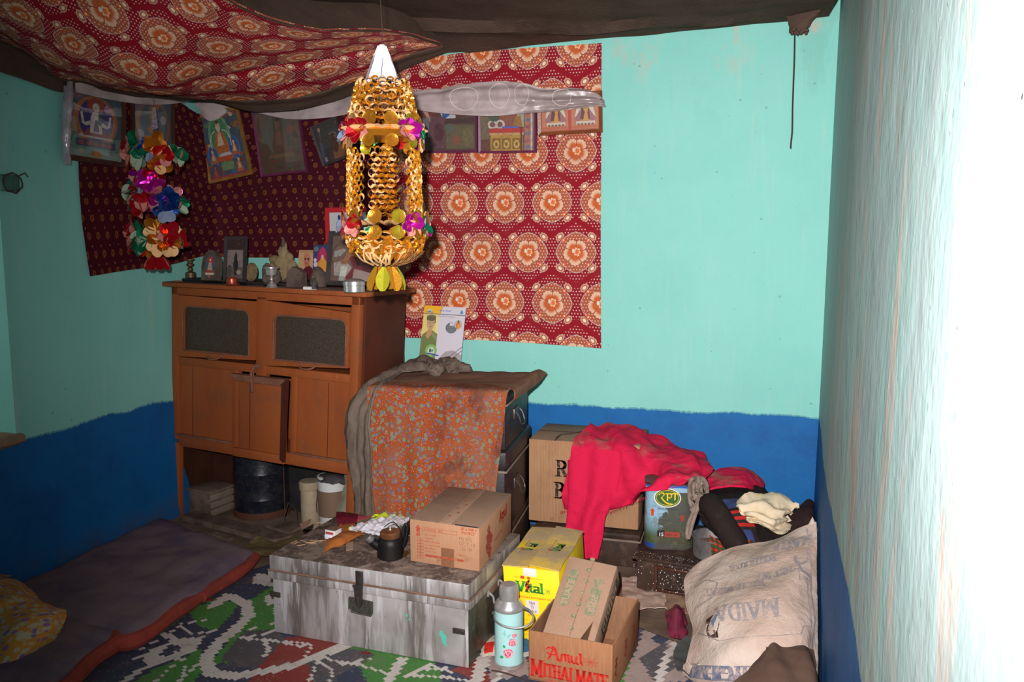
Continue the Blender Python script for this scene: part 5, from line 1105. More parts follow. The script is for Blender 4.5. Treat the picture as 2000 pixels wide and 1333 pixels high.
# ================================================================ stacked tin trunks in the middle
SR_ = math.radians(3.5)
def trunk(name, label, loc, rz, w, d, h, lid, mat, handle=True):
    t = thing(name, label, 'trunk', loc, rz)
    MB().box((w/2, d/2, (h-lid)/2), (w-.016, d-.016, h-lid), bev=.006).build('body', mat, t)
    MB().box((w/2, d/2, h-lid/2), (w, d, lid), bev=.010).build('lid', mat, t)
    m = MB(); m.box((w/2, -.002, h-lid-.006), (w+.004, .006, .010), bev=.003); m.box((w+.002, d/2, h-lid-.006), (.006, d+.004, .010), bev=.003); m.build('rim_strip', M['dust'], t)
    if handle:
        m = MB(); hz = (h-lid)*.62
        m.box((w-.004, d*.42, hz), (.010, .11, .05), bev=.003); m.tube(resample([Vector(p) for p in ((w+.004, d*.42-.045, hz+.012), (w+.020, d*.42-.045, hz-.01), (w+.030, d*.42-.035, hz-.05), (w+.030, d*.42+.035, hz-.05), (w+.020, d*.42+.045, hz-.01), (w+.004, d*.42+.045, hz+.012))], 20), .0045, 7); m.build('handle', M['iron'], t)
    return t
trunk('wooden_box', 'dark dusty box at the very bottom of the trunk stack', (-1.67, 3.50, 0), SR_, .66, .56, .275, .03, M['darkwood'], False)
trunk('tin_trunk', 'lower black tin trunk of the stack, with a dusty lid', (-1.70, 3.42, .277), SR_, .70, .60, .385, .085, M['blacktin'])
trunk('tin_trunk', 'upper black tin trunk of the stack, under the orange printed cloth', (-1.66, 3.45, .664), SR_, .655, .54, .265, .05, M['blacktin'])
# printed cloth over the top trunk: a run from the wall side over the top and down the front
ca, sa = math.cos(SR_), math.sin(SR_)
def tl(x, y, z): return Vector((-1.66+x*ca-y*sa, 3.45+x*sa+y*ca, z))
rows = []
zt = .940
for y, z, xl, xr_ in ((.60, zt-.01, .02, .68), (.45, zt+.006, .01, .70), (.25, zt+.004, .0, .69), (.06, zt+.004, .0, .675), (.0, zt+.003, .0, .668), (-.022, zt-.02, -.005, .662), (-.030, zt-.10, .0, .655), (-.038, .70, .0, .640), (-.055, .55, .01, .625), (-.060, .42, .02, .615), (-.068, .30, .02, .610)):
    n = 9; rows.append([tl(xl+(xr_-xl)*i/n, y, z) for i in range(n+1)])
def fl_(u, v, p): return (.007*math.sin(u*31+v*3)*max(0, (v-.45))*2 + .004*math.sin(u*15) * (v > .5))
sg = sheet(rows, 70, 80, .008, 6, th=.004, wr=fl_, seed=8); tag(sg.build('printed_cloth', M['calico']), 'stained orange cloth with tiny leaves covering the stacked tin trunks', 'cloth')
# flap of the cloth over the right rear corner
rows = [[tl(.66, .56, zt+.004), tl(.70, .58, zt+.012), tl(.735, .60, zt-.01)], [tl(.66, .40, zt+.008), tl(.71, .42, zt+.016), tl(.725, .43, zt-.03)], [tl(.655, .2, zt+.006), tl(.70, .22, zt-.005), tl(.70, .23, zt-.045)], [tl(.65, .05, zt+.006), tl(.678, .06, zt-.008), tl(.68, .06, zt-.05)]]
tag(sheet(rows, 14, 40, .004, 14, th=.004, seed=5).build('cloth_edge', M['calico']), 'turned-up edge strip of orange print along the right rim of the upper trunk', 'cloth')
# grey shawl: hangs in long folds at the left end and is knotted on top
rows = [[tl(.13, .48, zt+.03), tl(.10, .40, zt+.035), tl(.07, .33, zt+.03)], [tl(.05, .40, zt+.03), tl(.04, .26, zt+.035), tl(.06, .10, zt+.02)], [tl(-.05, .32, zt-.02), tl(-.04, .12, zt-.0), tl(.055, -.035, zt-.02)], [tl(-.12, .26, zt-.14), tl(-.105, .03, zt-.11), tl(.035, -.075, zt-.12)], [tl(-.125, .24, zt-.30), tl(-.11, .0, zt-.30), tl(.045, -.085, zt-.30)], [tl(-.08, .22, zt-.48), tl(-.07, -.04, zt-.48), tl(.055, -.10, zt-.48)], [tl(-.07, .2, zt-.66), tl(-.06, -.07, zt-.66), tl(.06, -.11, zt-.66)], [tl(-.08, .2, zt-.86), tl(-.07, -.09, zt-.86), tl(.06, -.115, zt-.86)]]
def sw(u, v, p): return .017*math.sin(u*13+v*3.5)*min(1, v*3) + .005*math.sin(u*41+v*7)
t = thing('grey_shawl', 'dusty grey-brown shawl hanging down the left side of the stacked trunks', 'shawl', (0, 0, 0))
sheet(rows, 44, 90, .012, 10, th=.008, wr=sw, seed=3).build('hanging_folds', M['shawl'], t)
m = MB()
for c, r, s, k in (((.17, .40, zt+.035), .045, (1.3, .9, .8), 1), ((.26, .42, zt+.04), .05, (1.2, .9, .9), 2), ((.215, .34, zt+.03), .04, (1, .9, .8), 3), ((.33, .44, zt+.03), .035, (1.2, .8, .8), 4), ((.10, .42, zt+.028), .034, (1.6, .8, .7), 5), ((.23, .46, zt+.06), .03, (1.3, .8, .7), 6)): lump(m, tl(*c), r, s, .45, 34, k)
m.build('knot', M['shawl'], t)
sheet([[tl(.02, .52, zt+.03), tl(.12, .46, zt+.075), tl(.2, .42, zt+.06)], [tl(-.03, .40, zt+.01), tl(.08, .36, zt+.055), tl(.18, .36, zt+.05)], [tl(-.06, .28, zt-.02), tl(.04, .24, zt+.02), tl(.16, .30, zt+.02)]], 24, 18, .01, 14, th=.006, wr=lambda u, v, p: .01*math.sin(v*14)).build('twisted_end', M['shawl'], t)
# advertising card leaning on the wall on top of the trunks
ik = bg((.55, .50, .56)); ik.add(rect(0, .86, .42, 1), (.72, .36, .015)); ik.add([(.42, .86), (.42, 1), (.46, 1), (.40, .86)], (.72, .36, .015)); ik.add(rect(0, 0, .38, .85), (.62, .50, .16)); ik.add(rect(.32, .40, .38, .85), (.66, .56, .24))
ik.add([(0, 0), (.38, 0), (.38, .48), (.30, .52), (.22, .56), (.12, .52), (.03, .46), (0, .40)], (.14, .16, .05)); ik.add([(.10, .44), (.14, .56), (.25, .56), (.24, .48), (.16, .38)], (.42, .23, .10)); ik.add(ell(.195, .67, .095, .125), (.44, .29, .15)); ik.add(ell(.20, .775, .115, .06), (.11, .085, .045)); ik.add([(.10, .70), (.09, .78), (.20, .84), (.30, .78), (.315, .70), (.285, .66), (.285, .75), (.12, .76)], (.12, .09, .05)); ik.add(rect(.135, .685, .175, .695), (.1, .06, .03)); ik.add(rect(.215, .688, .255, .698), (.1, .06, .03)); ik.add(ell(.195, .61, .035, .008), (.25, .1, .06)); ik.add([(.188, .68), (.204, .68), (.21, .64), (.184, .64)], (.36, .2, .1))
ik.add([(.17, .40), (.24, .46), (.38, .34), (.38, .44), (.28, .52)], (.20, .22, .10)); ik.add(ell(.27, .17, .14, .115, 24), (.18, .38, .10)); ik.add(ell(.27, .16, .085, .075, 20), (.50, .52, .48)); ik.add(ell(.25, .17, .028, .04), (.05, .12, .05)); ik.add(ell(.30, .17, .02, .03), (.08, .2, .08)); ik.add([(.16, .105), (.46, .075), (.47, .095), (.30, .12), (.17, .125)], (.05, .05, .30))
ik.add([(.42, 0), (.62, .17), (.8, .20), (1, .12), (1, 0)], (.33, .28, .29)); ik.add(nib([(.60, .0), (1, .27)], .014, .006), (.13, .11, .14)); ik.add(nib([(.72, .0), (1, .20)], .014, .006), (.13, .11, .14)); ik.add(rect(0, .845, 1, .857), (.07, .07, .08))
ik.add(ell(.70, .61, .135, .10, 24), (.11, .12, .13))
for k in range(4): ik.add(rect(.61, .55+k*.03, .79, .556+k*.03), (.28, .28, .30))
ik.add(rect(.66, .65, .76, .70), (.55, .5, .56)); ik.add(ell(.86, .68, .095, .08, 20), (.40, .36, .35)); ik.add(ell(.86, .66, .05, .065), (.52, .11, .03)); ik.add(ell(.87, .64, .03, .05), (.62, .27, .03)); ik.add(ell(.86, .735, .025, .02), (.15, .06, .03)); ik.add([(.91, .955), (.955, .90), (.94, .875), (.89, .875), (.875, .90)], (.07, .22, .45)); ik.add(ell(.15, .90, .06, .035), (.45, .5, .45)); ik.add([(.06, .875), (.24, .875), (.22, .888), (.08, .888)], (.04, .10, .12)); ik.add(ell(.15, .90, .02, .015), (.10, .2, .3))
P_, w_ = font('ara mur', .062, .01); ik.add(xf2(P_, .38, .905, 1, 0, .30/w_ if w_ else 1), (.10, .20, .45))
P_, w_ = font('ARA  MUR', .028, .004); ik.add(xf2(P_, .74, .045, 1), (.12, .11, .12))
ik.add(nib([(.06+k*.03, .815+.012*math.sin(k*1.9)) for k in range(24)], .006, .004), (.22, .20, .12)); ik.add(nib([(.06, .825), (.80, .80)], .004, .003), (.30, .27, .22))
pb = Vector((-1.61, 4.24, .952))
cardprint('advertising_card', 'yellow and white card showing a smiling person, propped on the trunk stack', .245, .305, ik, pb, math.radians(2), math.radians(-14), cat='poster', roll=math.radians(2))
# ================================================================ galvanised trunk in front
TR = math.radians(-4.0); TO = Vector((-1.824, 2.825, .005)); TW, TD, THt = .885, .575, .335
t = thing('tin_trunk', 'big silvery galvanised tin trunk standing on the patterned rug', 'trunk', TO, TR)
def body_pt(x, z): return x + (-.0 if x > TW/2 else .022*(1-z/.27))
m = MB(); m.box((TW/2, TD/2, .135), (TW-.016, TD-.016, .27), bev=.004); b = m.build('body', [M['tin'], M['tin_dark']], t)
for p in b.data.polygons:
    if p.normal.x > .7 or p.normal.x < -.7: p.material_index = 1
m = MB(); m.box((TW/2, TD/2, .303), (TW, TD, .062), bev=.005); b = m.build('lid', [M['tin'], M['lid_dirt'], M['tin_dark']], t)
for p in b.data.polygons:
    if p.normal.z > .5: p.material_index = 1
m = MB(); m.tube([(-.004, -.004, .272), (TW+.004, -.004, .272)], .004, 6); m.tube([(TW+.004, -.004, .272), (TW+.004, TD, .272)], .004, 6); m.build('rolled_rim', M['rust'], t)
m = MB(); m.box((TW/2, -.0015, .252), (TW+.004, .012, .030), bev=.002); m.box((TW+.0005, TD/2, .252), (.010, TD, .030), bev=.002); m.build('rim_band', M['tin'], t)
m = MB(); m.box((.422, -.005, .296), (.032, .008, .056), bev=.002); m.build('hasp_hinge', M['iron'], t)
m = MB(); m.prism([(.405, .268), (.441, .268), (.438, .20), (.434, .188), (.425, .178), (.417, .188), (.409, .20)], .012, .022, Matrix.Rotation(PI/2, 4, 'X')); m.tube([(.402, -.020, .268), (.444, -.020, .268)], .006, 7); m.box((.424, -.026, .215), (.018, .008, .034), bev=.004); m.build('hasp', M['iron'], t)
m = MB(); m.prism([(.372, .212), (.478, .206), (.476, .158), (.470, .152), (.384, .156), (.374, .166)], -.001, .004, Matrix.Rotation(PI/2, 4, 'X')); m.tube([(.376, -.008, .210), (.374, -.008, .165), (.384, -.009, .155), (.472, -.009, .151), (.476, -.008, .160), (.478, -.008, .205)], .0035, 6); m.build('lock_plate', M['tin_dark'], t)
for x, z in ((.388, .198), (.462, .194), (.392, .168), (.464, .164)): MB().lathe([(.001, .006), (.005, .004), (.006, 0)], 10, M=Matrix.Translation((x, -.004, z)) @ Matrix.Rotation(PI/2, 4, 'X')).build('rivet', M['iron'], t)
for x, z in ((.020, .165), (.838, .142)): MB().box((x, .006, z), (.05, .008, .022), bev=.003).build('corner_clip', M['iron'], t)
m = MB(); y0 = .26
m.tube(resample([Vector(p) for p in ((TW-.002, y0-.05, .215), (TW+.014, y0-.05, .200), (TW+.020, y0-.045, .175), (TW+.020, y0+.055, .185), (TW+.012, y0+.06, .215), (TW-.002, y0+.06, .225))], 20), .0045, 7)
for s in (-.05, .06): m.box((TW-.004, y0+s, .218), (.008, .03, .03), bev=.002)
m.build('handle', M['steel'], t)
MB().box((TW-.006, .30, .235), (.006, .14, .075), bev=.002).build('handle_plate', M['rust'], t)
ik = Ink(); rr = random.Random(3)
for x, z, r in ((.765, .12, .008), (.775, .105, .010), (.778, .09, .007), (.785, .078, .004), (.62, .17, .004), (.63, .155, .003)): ik.add([(x+r*math.cos(a)*(1+.4*rr.random()), z+r*1.5*math.sin(a)*(1+.4*rr.random())) for a in (0, .8, 1.6, 2.4, 3.1, 3.9, 4.7, 5.5)], (.10, .42, .33))
ik.onto(plane((0, .0078, 0), (1, 0, 0), (0, 0, 1), (0, -1, 0))).build('paint_spots', M['print'], t)
ZT = THt+.006
def ontrunk(x, y): return atz(x, y, ZT)
# ---------------------------------------------------------------- things on the trunk
def carton(name, label, loc, rz, w, d, h, mats, tilt=None, flaps=True, skew=0.):
    t = thing(name, label, 'carton', loc, rz)
    if tilt: t.rotation_euler = tilt
    m = MB(); m.xf = Matrix(((1, skew, 0, 0), (0, 1, 0, 0), (0, 0, 1, 0), (0, 0, 0, 1))); m.box((w/2, d/2, h/2), (w, d, h-.004), bev=.004); b = m.build('body', mats, t)
    for p in b.data.polygons:
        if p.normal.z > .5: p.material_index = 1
    return t
def face_ink(ik, t, o, ux, uy, n, mat='print', name='printed_text', smooth=0): return ik.onto(plane(o, ux, uy, n)).build(name, M[mat], t, smooth=0)
RED = (.36, .035, .02)
CW, CD, CH = .300, .455, .178
A = carton('packet_carton', 'brown cardboard packet carton with red lettering, on top of the silvery trunk', ontrunk(801, 1098)+Vector((0, .002, 0)), math.radians(-5.5), CW, CD, CH, [M['card'], M['card_top']], skew=-.10)
k_ = -.10
FY, FN = -.0006, (0, -1, 0)
ik = Ink()
P_, w_ = font('20 x 500 g', .0155, .018); ik.add(xf2(P_, .222, .160), RED); P_, w_ = font('PACKET', .0155, .018); ik.add(xf2(P_, .226, .144), RED)
ik.add([(.030, .112), (.044, .112), (.044, .143), (.050, .141), (.037, .158), (.024, .141), (.030, .143)], RED)
ik.add(nib([(.058, .150), (.205, .150), (.205, .136), (.058, .136), (.058, .150)], .0012, .0012), RED)
P_, w_ = font('WHOLESOME    MILK', .0085, .01); ik.add(xf2(P_, .064, .140), RED)
for i, s_ in enumerate(('BATCH NO.', 'PACKED', 'M.R.P. (Incl.of all', 'taxes per packet)', 'Best before', 'KEEP COOL')):
    P_, w_ = font(s_, .0092, .006); ik.add(xf2(P_, .068, .118-i*.0135), RED)
P_, w_ = font('12 Months', .0085, .006); ik.add(xf2(P_, .205, .055), RED)
for i in range(7):
    for j in range(2): ik.add(nib([(.034+j*.013, .105-i*.012), (.046+j*.013, .105-i*.012), (.046+j*.013, .095-i*.012), (.034+j*.013, .095-i*.012), (.034+j*.013, .105-i*.012)], .0011, .0011), RED)
ik.add(rect(.068, .033, .235, .042), (.33, .06, .035))
for i, s_ in enumerate(('MJ 072', 'OCT 10', '122-00')): P_, w_ = font(s_, .0200, -.008); ik.add(xf2(P_, .215, .118-i*.019), (.19, .10, .06))
face_ink(ik, A, (0, 0, 0), (1, 0, 0), (0, 0, 1), FN, 'ink')
MB().box((.165, -.0012, .040), (.055, .0015, .075)).build('tape', M['tape'], A)
m = MB(); m.xf = Matrix(((1, k_, 0, 0), (0, 1, 0, 0), (0, 0, 1, 0), (0, 0, 0, 1))); m.box((.155, CD/2, CH+.0), (.055, CD, .0025), bev=.001); m.build('tape', M['card_pale'], A)
m = MB(); m.xf = Matrix(((1, k_, 0, 0), (0, 1, 0, 0), (0, 0, 1, 0), (0, 0, 0, 1))); m.box((.155, CD/2, CH-.0005), (.002, CD, .003)); m.box((.245, .0015, CH-.001), (.095, .006, .003)); m.build('flap_gap', M['frame_black'], A)
ik = Ink()
for i in range(6): ik.add(ell(.145+.02*(i % 2), .08+i*.05, .006, .010, 7), (.33, .09, .06)); 
face_ink(ik, A, (-.0, 0, CH+.0012), (1, 0, 0), (k_, 1, 0), (0, 0, 1), 'ink')
ik = Ink(); P2, w2 = serif('Aimul', .040, .24, .10, ang=.6); P2, w2 = serif('A', .042, .26, .10, ang=.5); ik.add(xf2(P2, .27, .110), RED); P2, w2 = serif('mul', .042, .24, .10, ang=.5); ik.add(xf2(P2, .303, .110), RED); P_, w_ = font('butter', .014, .02); ik.add(xf2(P_, .30, .094), RED)
for y, z, r in ((.12, .13, .018), (.12, .10, .030), (.115, .065, .034), (.13, .035, .026), (.15, .085, .02)): ik.add([(y+r*(1+.25*math.sin(5*a))*math.cos(a), z+r*.9*(1+.2*math.cos(4*a))*math.sin(a)) for a in [q*.45 for q in range(14)]], (.30, .05, .035))
for i in range(3): P_, w_ = font('UTTERLY DELICIOUS', .012, .02); ik.add(xf2(P_, .2, .05-i*.014, 1, .10), RED); break
face_ink(ik, A, (CW, 0, 0), (k_, 1, 0), (0, 0, 1), (1, .1, 0), 'ink')
# kettle
p = ontrunk(752, 1098)+Vector((0, .055, 0)); t = thing('kettle', 'soot-black kettle with a tea-stained lid beside the packet carton', 'kettle', p)
MB().lathe([(.001, 0), (.050, 0), (.054, .004), (.053, .055), (.051, .072), (.044, .082), (.040, .086)], 40).build('pot_body', M['soot'], t)
MB().lathe([(.040, .084), (.0415, .088), (.0415, .104), (.038, .109), (.030, .112), (.001, .114)], 36).build('lid', M['tealid'], t)
MB().lathe([(.006, .113), (.004, .118), (.007, .124), (.006, .129), (.001, .131)], 16).build('lid_knob', M['steel'], t)
m = MB(); m.tube(resample([Vector((-.040, -.018, .048)), Vector((-.058, -.028, .062)), Vector((-.072, -.036, .082))], 8), [.020, .019, .0185, .018, .0175, .017, .0165, .016, .016], 14); m.build('spout', M['soot'], t)
m = MB(); m.lathe([(.0165, 0), (.0175, .002), (.0175, .022), (.0155, .024), (.001, .022)], 20, M=Matrix.Translation((-.066, -.033, .074)) @ Vector((-.6, -.3, .74)).to_track_quat('Z', 'Y').to_matrix().to_4x4()); m.build('spout_cap', M['alu'], t)
m = MB(); m.tube(resample([Vector((.044, .0, .075)), Vector((.056, .0, .10)), Vector((.058, .002, .125)), Vector((.066, .004, .142)), Vector((.073, .004, .130)), Vector((.068, .002, .09)), Vector((.056, 0, .05))], 26), .0062, 8); m.tube(resample([Vector((.05, .0, .112)), Vector((.0, .03, .135)), Vector((-.035, .02, .115))], 14), .002, 5); m.build('handle', M['soot'], t)
# little brass bowl tucked against the carton
p = ontrunk(791, 1090)+Vector((-.012, .012, 0)); tag(MB().lathe([(.001, 0), (.010, 0), (.018, .008), (.022, .018), (.020, .0185), (.012, .008), (.001, .005)], 20, c=p).build('brass_bowl', M['brass']), 'tiny brass bowl at the near left corner of the packet carton', 'bowl')
# ribbed glass ashtray lying on its side
p = ontrunk(796, 1062)+Vector((-.02, .01, .036)); t = thing('glass_ashtray', 'ribbed clear glass dish tipped on its side between kettle and carton', 'dish', p, 0)
m = MB(); R_ = Vector((-.3, -1, .35)).to_track_quat('Z', 'Y').to_matrix().to_4x4(); rows = []
for r_, z_ in ((.001, -.008), (.022, -.008), (.030, .0), (.038, .012), (.034, .012), (.024, .0), (.001, -.002)):
    rows.append([m.add(R_ @ Vector((r_*(1+.05*(i % 2))*math.cos(2*PI*i/40), r_*(1+.05*(i % 2))*math.sin(2*PI*i/40), z_))) for i in range(40)])
for a, b in zip(rows, rows[1:]):
    for i in range(40): m.face((a[i], a[(i+1) % 40], b[(i+1) % 40], b[i]))
m.build('ribbed_dish', M['jar_glass'], t); m = MB()
for k in range(12):
    a = 2*PI*k/12; m.tube([R_ @ Vector((.022*math.cos(a), .022*math.sin(a), -.009)), R_ @ Vector((.037*math.cos(a), .037*math.sin(a), .012))], .0018, 5)
m.build('ribs', M['alu'], t)
# matchbox and matches
p = ontrunk(647, 1053); t = thing('matchbox', 'half-open matchbox with a red stripe on the silvery trunk', 'matchbox', p+Vector((0, .02, .0)), math.radians(-10))
MB().box((0, 0, .0185), (.052, .046, .037), bev=.001).build('sleeve', M['paper'], t); MB().box((0, .0, .0378), (.05, .044, .001)).build('top_label', M['dustwood'], t)
ik = Ink(); ik.add(rect(-.022, .016, .018, .030), (.36, .03, .025)); face_ink(ik, t, (0, -.0235, 0), (1, 0, 0), (0, 0, 1), (0, -1, 0))
MB().box((.0, -.028, .011), (.040, .014, .020), bev=.001).build('drawer', M['paper_white'], t)
for k, (x, y, a) in enumerate(((574, 1060, 1.3), (578, 1062, 1.2), (588, 1066, .7), (592, 1058, -.3), (603, 1062, 0), (610, 1062, .05), (612, 1058, -.2), (618, 1064, -.9), (622, 1058, .2), (607, 1061, .3), (632, 1057, .35), (626, 1022, .4))):
    p = ontrunk(x, y); t0 = MB().tube([(-.017, 0, .0014), (.017, 0, .0014)], .0013, 5)
    o = t0.build('matchstick', M['ochre_bits'], None, loc=p); o.rotation_euler = (0, 0, a); tag(o, 'burnt matchstick scattered on the left part of the silvery trunk lid', 'matchstick', 'scattered matchsticks on the trunk')
# rags and packets: real height above the lid
def lay(name, label, cat, pts, mat, nu, nv, amp, fr, seed, hump=.02, th=.0025, colf=None):
    rr = random.Random(seed); n = len(pts)
    g = [[Vector((*atz(x, y, ZT)[:2], ZT+.008+hump*rr.random()*(1 if 0 < i < len(r)-1 and 0 < j < n-1 else .35))) for i, (x, y) in enumerate(r)] for j, r in enumerate(pts)]
    m = sheet(g, nu, nv, amp, fr, th=th, seed=seed, colf=colf, wr=lambda u, v, p: 0)
    for k, v in enumerate(m.v): m.v[k] = Vector((v.x, v.y, max(v.z, ZT+.001+.0004*(k % 3))))
    return tag(m.build(name, mat), label, cat)
lay('orange_rag', 'stiff dirty orange rag lying left of the kettle', 'cloth', [[(664, 1030), (684, 1014), (694, 1032)], [(645, 1052), (680, 1038), (712, 1050)], [(636, 1070), (668, 1062), (702, 1054)], [(633, 1088), (648, 1078), (668, 1072)]], M['orange_rag'], 26, 30, .005, 22, 4, .035)
lay('red_snack_bag', 'shiny dark red and pink snack bag behind the orange rag', 'packet', [[(658, 1005), (690, 1008), (722, 1010), (735, 1012)], [(656, 1018), (690, 1017), (720, 1018), (738, 1020)], [(660, 1030), (690, 1028), (712, 1026), (730, 1026)]], M['dyed'], 30, 16, .008, 24, 7, .05, colf=lambda u, v: (.13, .008, .02) if u < .45 else ((.38, .06, .09) if math.sin(u*17+v*9) > -.3 else (.10, .12, .05)))
lay('white_snack_bag', 'crumpled white foil packet with lime green print behind the kettle', 'packet', [[(728, 1014), (745, 1011), (770, 1012), (800, 1016)], [(716, 1026), (740, 1022), (768, 1020), (800, 1022)], [(690, 1034), (722, 1034), (752, 1034), (788, 1036)], [(680, 1040), (705, 1046), (730, 1049), (770, 1050)]], M['dyed'], 50, 40, .013, 34, 12, .040, colf=lambda u, v: ((.50, .60, .03) if (v < .3 and u < .55) or (v > .8 and u < .06) else ((.42, .46, .28) if v < .22 else (.58, .55, .60))))
lay('cardboard_scrap', 'small pale cardboard scrap in front of the kettle spout', 'scrap', [[(676, 1066), (690, 1062)], [(676, 1080), (690, 1078)]], M['card_pale'], 8, 8, .001, 20, 3, .01)
lay('paper_scrap', 'flat tan board scrap at the far left corner of the silvery trunk', 'scrap', [[(585, 1028), (608, 1018)], [(590, 1040), (606, 1026)]], M['card_top'], 8, 8, .001, 20, 5, .01)

# ================================================================ right-hand pile
t = trunk('wooden_box', 'low dark wooden box under the big ribbed carton', (-.985, 3.915, 0), 0, .54, .44, .172, .03, M['darkwood'], False)
t = thing('ribbed_carton', 'large ribbed brown carton with black capitals, half hidden by the crimson cloth', 'carton', (-1.026, 3.965, .176), 0)
RW, RD, RH = .565, .385, .435
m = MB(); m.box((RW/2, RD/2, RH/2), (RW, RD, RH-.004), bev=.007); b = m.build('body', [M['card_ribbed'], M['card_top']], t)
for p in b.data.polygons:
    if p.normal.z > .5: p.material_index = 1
m = MB(); m.box((RW/2, RD/2, RH), (RW-.01, .003, .006)); m.box((.14, .06, RH), (.003, .13, .007)); m.tube([(.13, .05, RH+.002), (.155, .09, RH+.012), (.20, .13, RH+.008), (.24, .16, RH+.016), (.28, .17, RH+.004)], .0022, 5); m.build('torn_flap_edges', M['string'], t)
BLK = (.03, .025, .022)
ik = Ink(); P_, w_ = serif('RE', .080, .20, .07, 1.0); ik.add(xf2(P_, .145, .250), BLK); P_, w_ = serif('BE', .080, .20, .07, 1.0); ik.add(xf2(P_, .137, .135), BLK)
face_ink(ik, t, (0, -.0008, 0), (1, 0, 0), (0, 0, 1), FN, 'ink')
# crimson cloth draped from the carton over the oil tin
Y0 = 3.93
g = [[at(1150, 832, 4.16), at(1185, 828, 4.24), at(1235, 831, 4.26), at(1275, 850, 4.26), at(1320, 868, 4.24), at(1365, 885, 4.20), at(1392, 912, 4.10)],
     [at(1130, 846, 4.02), at(1180, 845, 4.06), at(1232, 845, 4.10), at(1280, 868, 4.10), at(1325, 882, 4.04), at(1365, 900, 3.98), at(1393, 918, 3.96)],
     [at(1118, 872, 3.925), at(1172, 880, 3.92), at(1225, 870, 3.95), at(1275, 892, 3.94), at(1320, 905, 3.90), at(1358, 915, 3.86), at(1385, 926, 3.87)],
     [at(1110, 920, 3.92), at(1160, 925, 3.895), at(1212, 910, 3.89), at(1262, 925, 3.87), at(1300, 930, 3.80), at(1335, 930, 3.75), at(1368, 933, 3.78)],
     [at(1102, 960, 3.92), at(1150, 965, 3.885), at(1200, 955, 3.89), at(1240, 952, 3.86), at(1272, 945, 3.76), at(1305, 940, 3.71), at(1345, 938, 3.72)],
     [at(1096, 998, 3.92), at(1150, 999, 3.885), at(1200, 995, 3.88), at(1232, 985, 3.87), at(1262, 966, 3.72), at(1300, 946, 3.69), at(1335, 941, 3.70)]]
t = thing('crimson_cloth', 'crumpled crimson cloth draped over the ribbed carton and the oil tin', 'cloth', (0, 0, 0))
def pw(u, v, p): return .014*math.sin(u*16+v*5+2*math.sin(v*6)) * (.35+v) + .008*math.sin(u*34-v*14+3*math.sin(u*5))
sheet(g, 90, 70, .014, 9, th=.004, seed=21, wr=pw).build('drape', M['pink'], t)
g = [[at(1108, 900, 3.90), at(1140, 885, 3.88), at(1178, 878, 3.88), at(1215, 885, 3.88)], [at(1110, 960, 3.885), at(1140, 965, 3.86), at(1170, 965, 3.85), at(1205, 960, 3.87)], [at(1108, 1010, 3.87), at(1130, 1012, 3.84), at(1155, 1012, 3.84), at(1182, 1010, 3.86)], [at(1106, 1050, 3.86), at(1126, 1055, 3.83), at(1150, 1055, 3.83), at(1176, 1050, 3.85)], [at(1110, 1085, 3.85), at(1128, 1088, 3.82), at(1150, 1092, 3.82), at(1165, 1092, 3.84)]]
sheet(g, 30, 60, .006, 9, th=.004, seed=5, wr=lambda u, v, p: .010*math.sin(u*12+v*2)).build('hanging_tail', M['pink'], t)
m = MB(); rr = random.Random(8)
fr_ = [at(1096+(1335-1096)*s, (998 if s < .4 else 998-(s-.4)*95), 3.90-.2*s) for s in [k/70 for k in range(71)]]
for p in fr_: m.tube([p, p+Vector((rr.uniform(-.004, .004), -.006, -.010-.006*rr.random()))], .0012, 4)
m.build('frayed_fringe', M['pink'], t)['kind'] = 'stuff'
hang('red_cloth', 'smaller red cloth bunched behind the black jumper', 'cloth', [[at(1378, 930, 4.05), at(1410, 916, 4.18), at(1450, 912, 4.22), at(1480, 928, 4.22), at(1494, 945, 4.20)], [at(1385, 945, 3.98), at(1410, 935, 4.02), at(1450, 930, 4.05), at(1475, 942, 4.08), at(1488, 955, 4.12)], [at(1380, 958, 3.92), at(1410, 948, 3.93), at(1450, 950, 3.95), at(1472, 955, 4.0), at(1480, 962, 4.05)]], M['pink'], 40, 24, amp=.010, fr=12, th=.01, seed=31)
# carved wooden chest
CHO, CHR = Vector((-.438, 3.635, 0)), math.radians(-9)
t = thing('carved_chest', 'low dark carved wooden chest with flaking paint, carrying the oil tin', 'chest', CHO, CHR)
MB().box((.325, .26, .085), (.63, .50, .165), bev=.004).build('body', M['darkwood'], t)
MB().box((.325, .25, .174), (.67, .54, .016), bev=.004).build('top', [M['darkwood']], t)
m = MB()
for i in range(3):
    x = .10+i*.19
    for a, b in (((x+.08, -.002-.0, .135), (.16, .016, .016)), ((x+.08, -.002, .03), (.16, .016, .014)), ((x, -.002, .083), (.014, .016, .12)), ((x+.16, -.002, .083), (.014, .016, .12))): m.box((a[0], .006, a[2]), b, bev=.003)
m.build('panel_mouldings', M['frame_brown'], t)
m = MB(); rr = random.Random(4)
for k in range(200):
    x, z = min(.7, max(.0, rr.gauss(.18, .10))), min(.165, max(.01, rr.uniform(0, .18)))
    s = rr.uniform(.0010, .0030); a = rr.random()*3; m.poly([(x+s*math.cos(a+q*1.57)*(1 if q % 2 else .5), .0085-.010-.0004*(k % 3), z+s*math.sin(a+q*1.57)) for q in range(4)])
for k in range(110):
    x, y = rr.gauss(.16, .10), rr.uniform(-.01, .05); s = rr.uniform(.0010, .0030); a = rr.random()*3; m.poly([(max(0, x)+s*math.cos(a+q*1.57), y+s*math.sin(a+q*1.57), .1826) for q in range(4)])
m.build('paint_flecks', M['paper'], t)['kind'] = 'stuff'
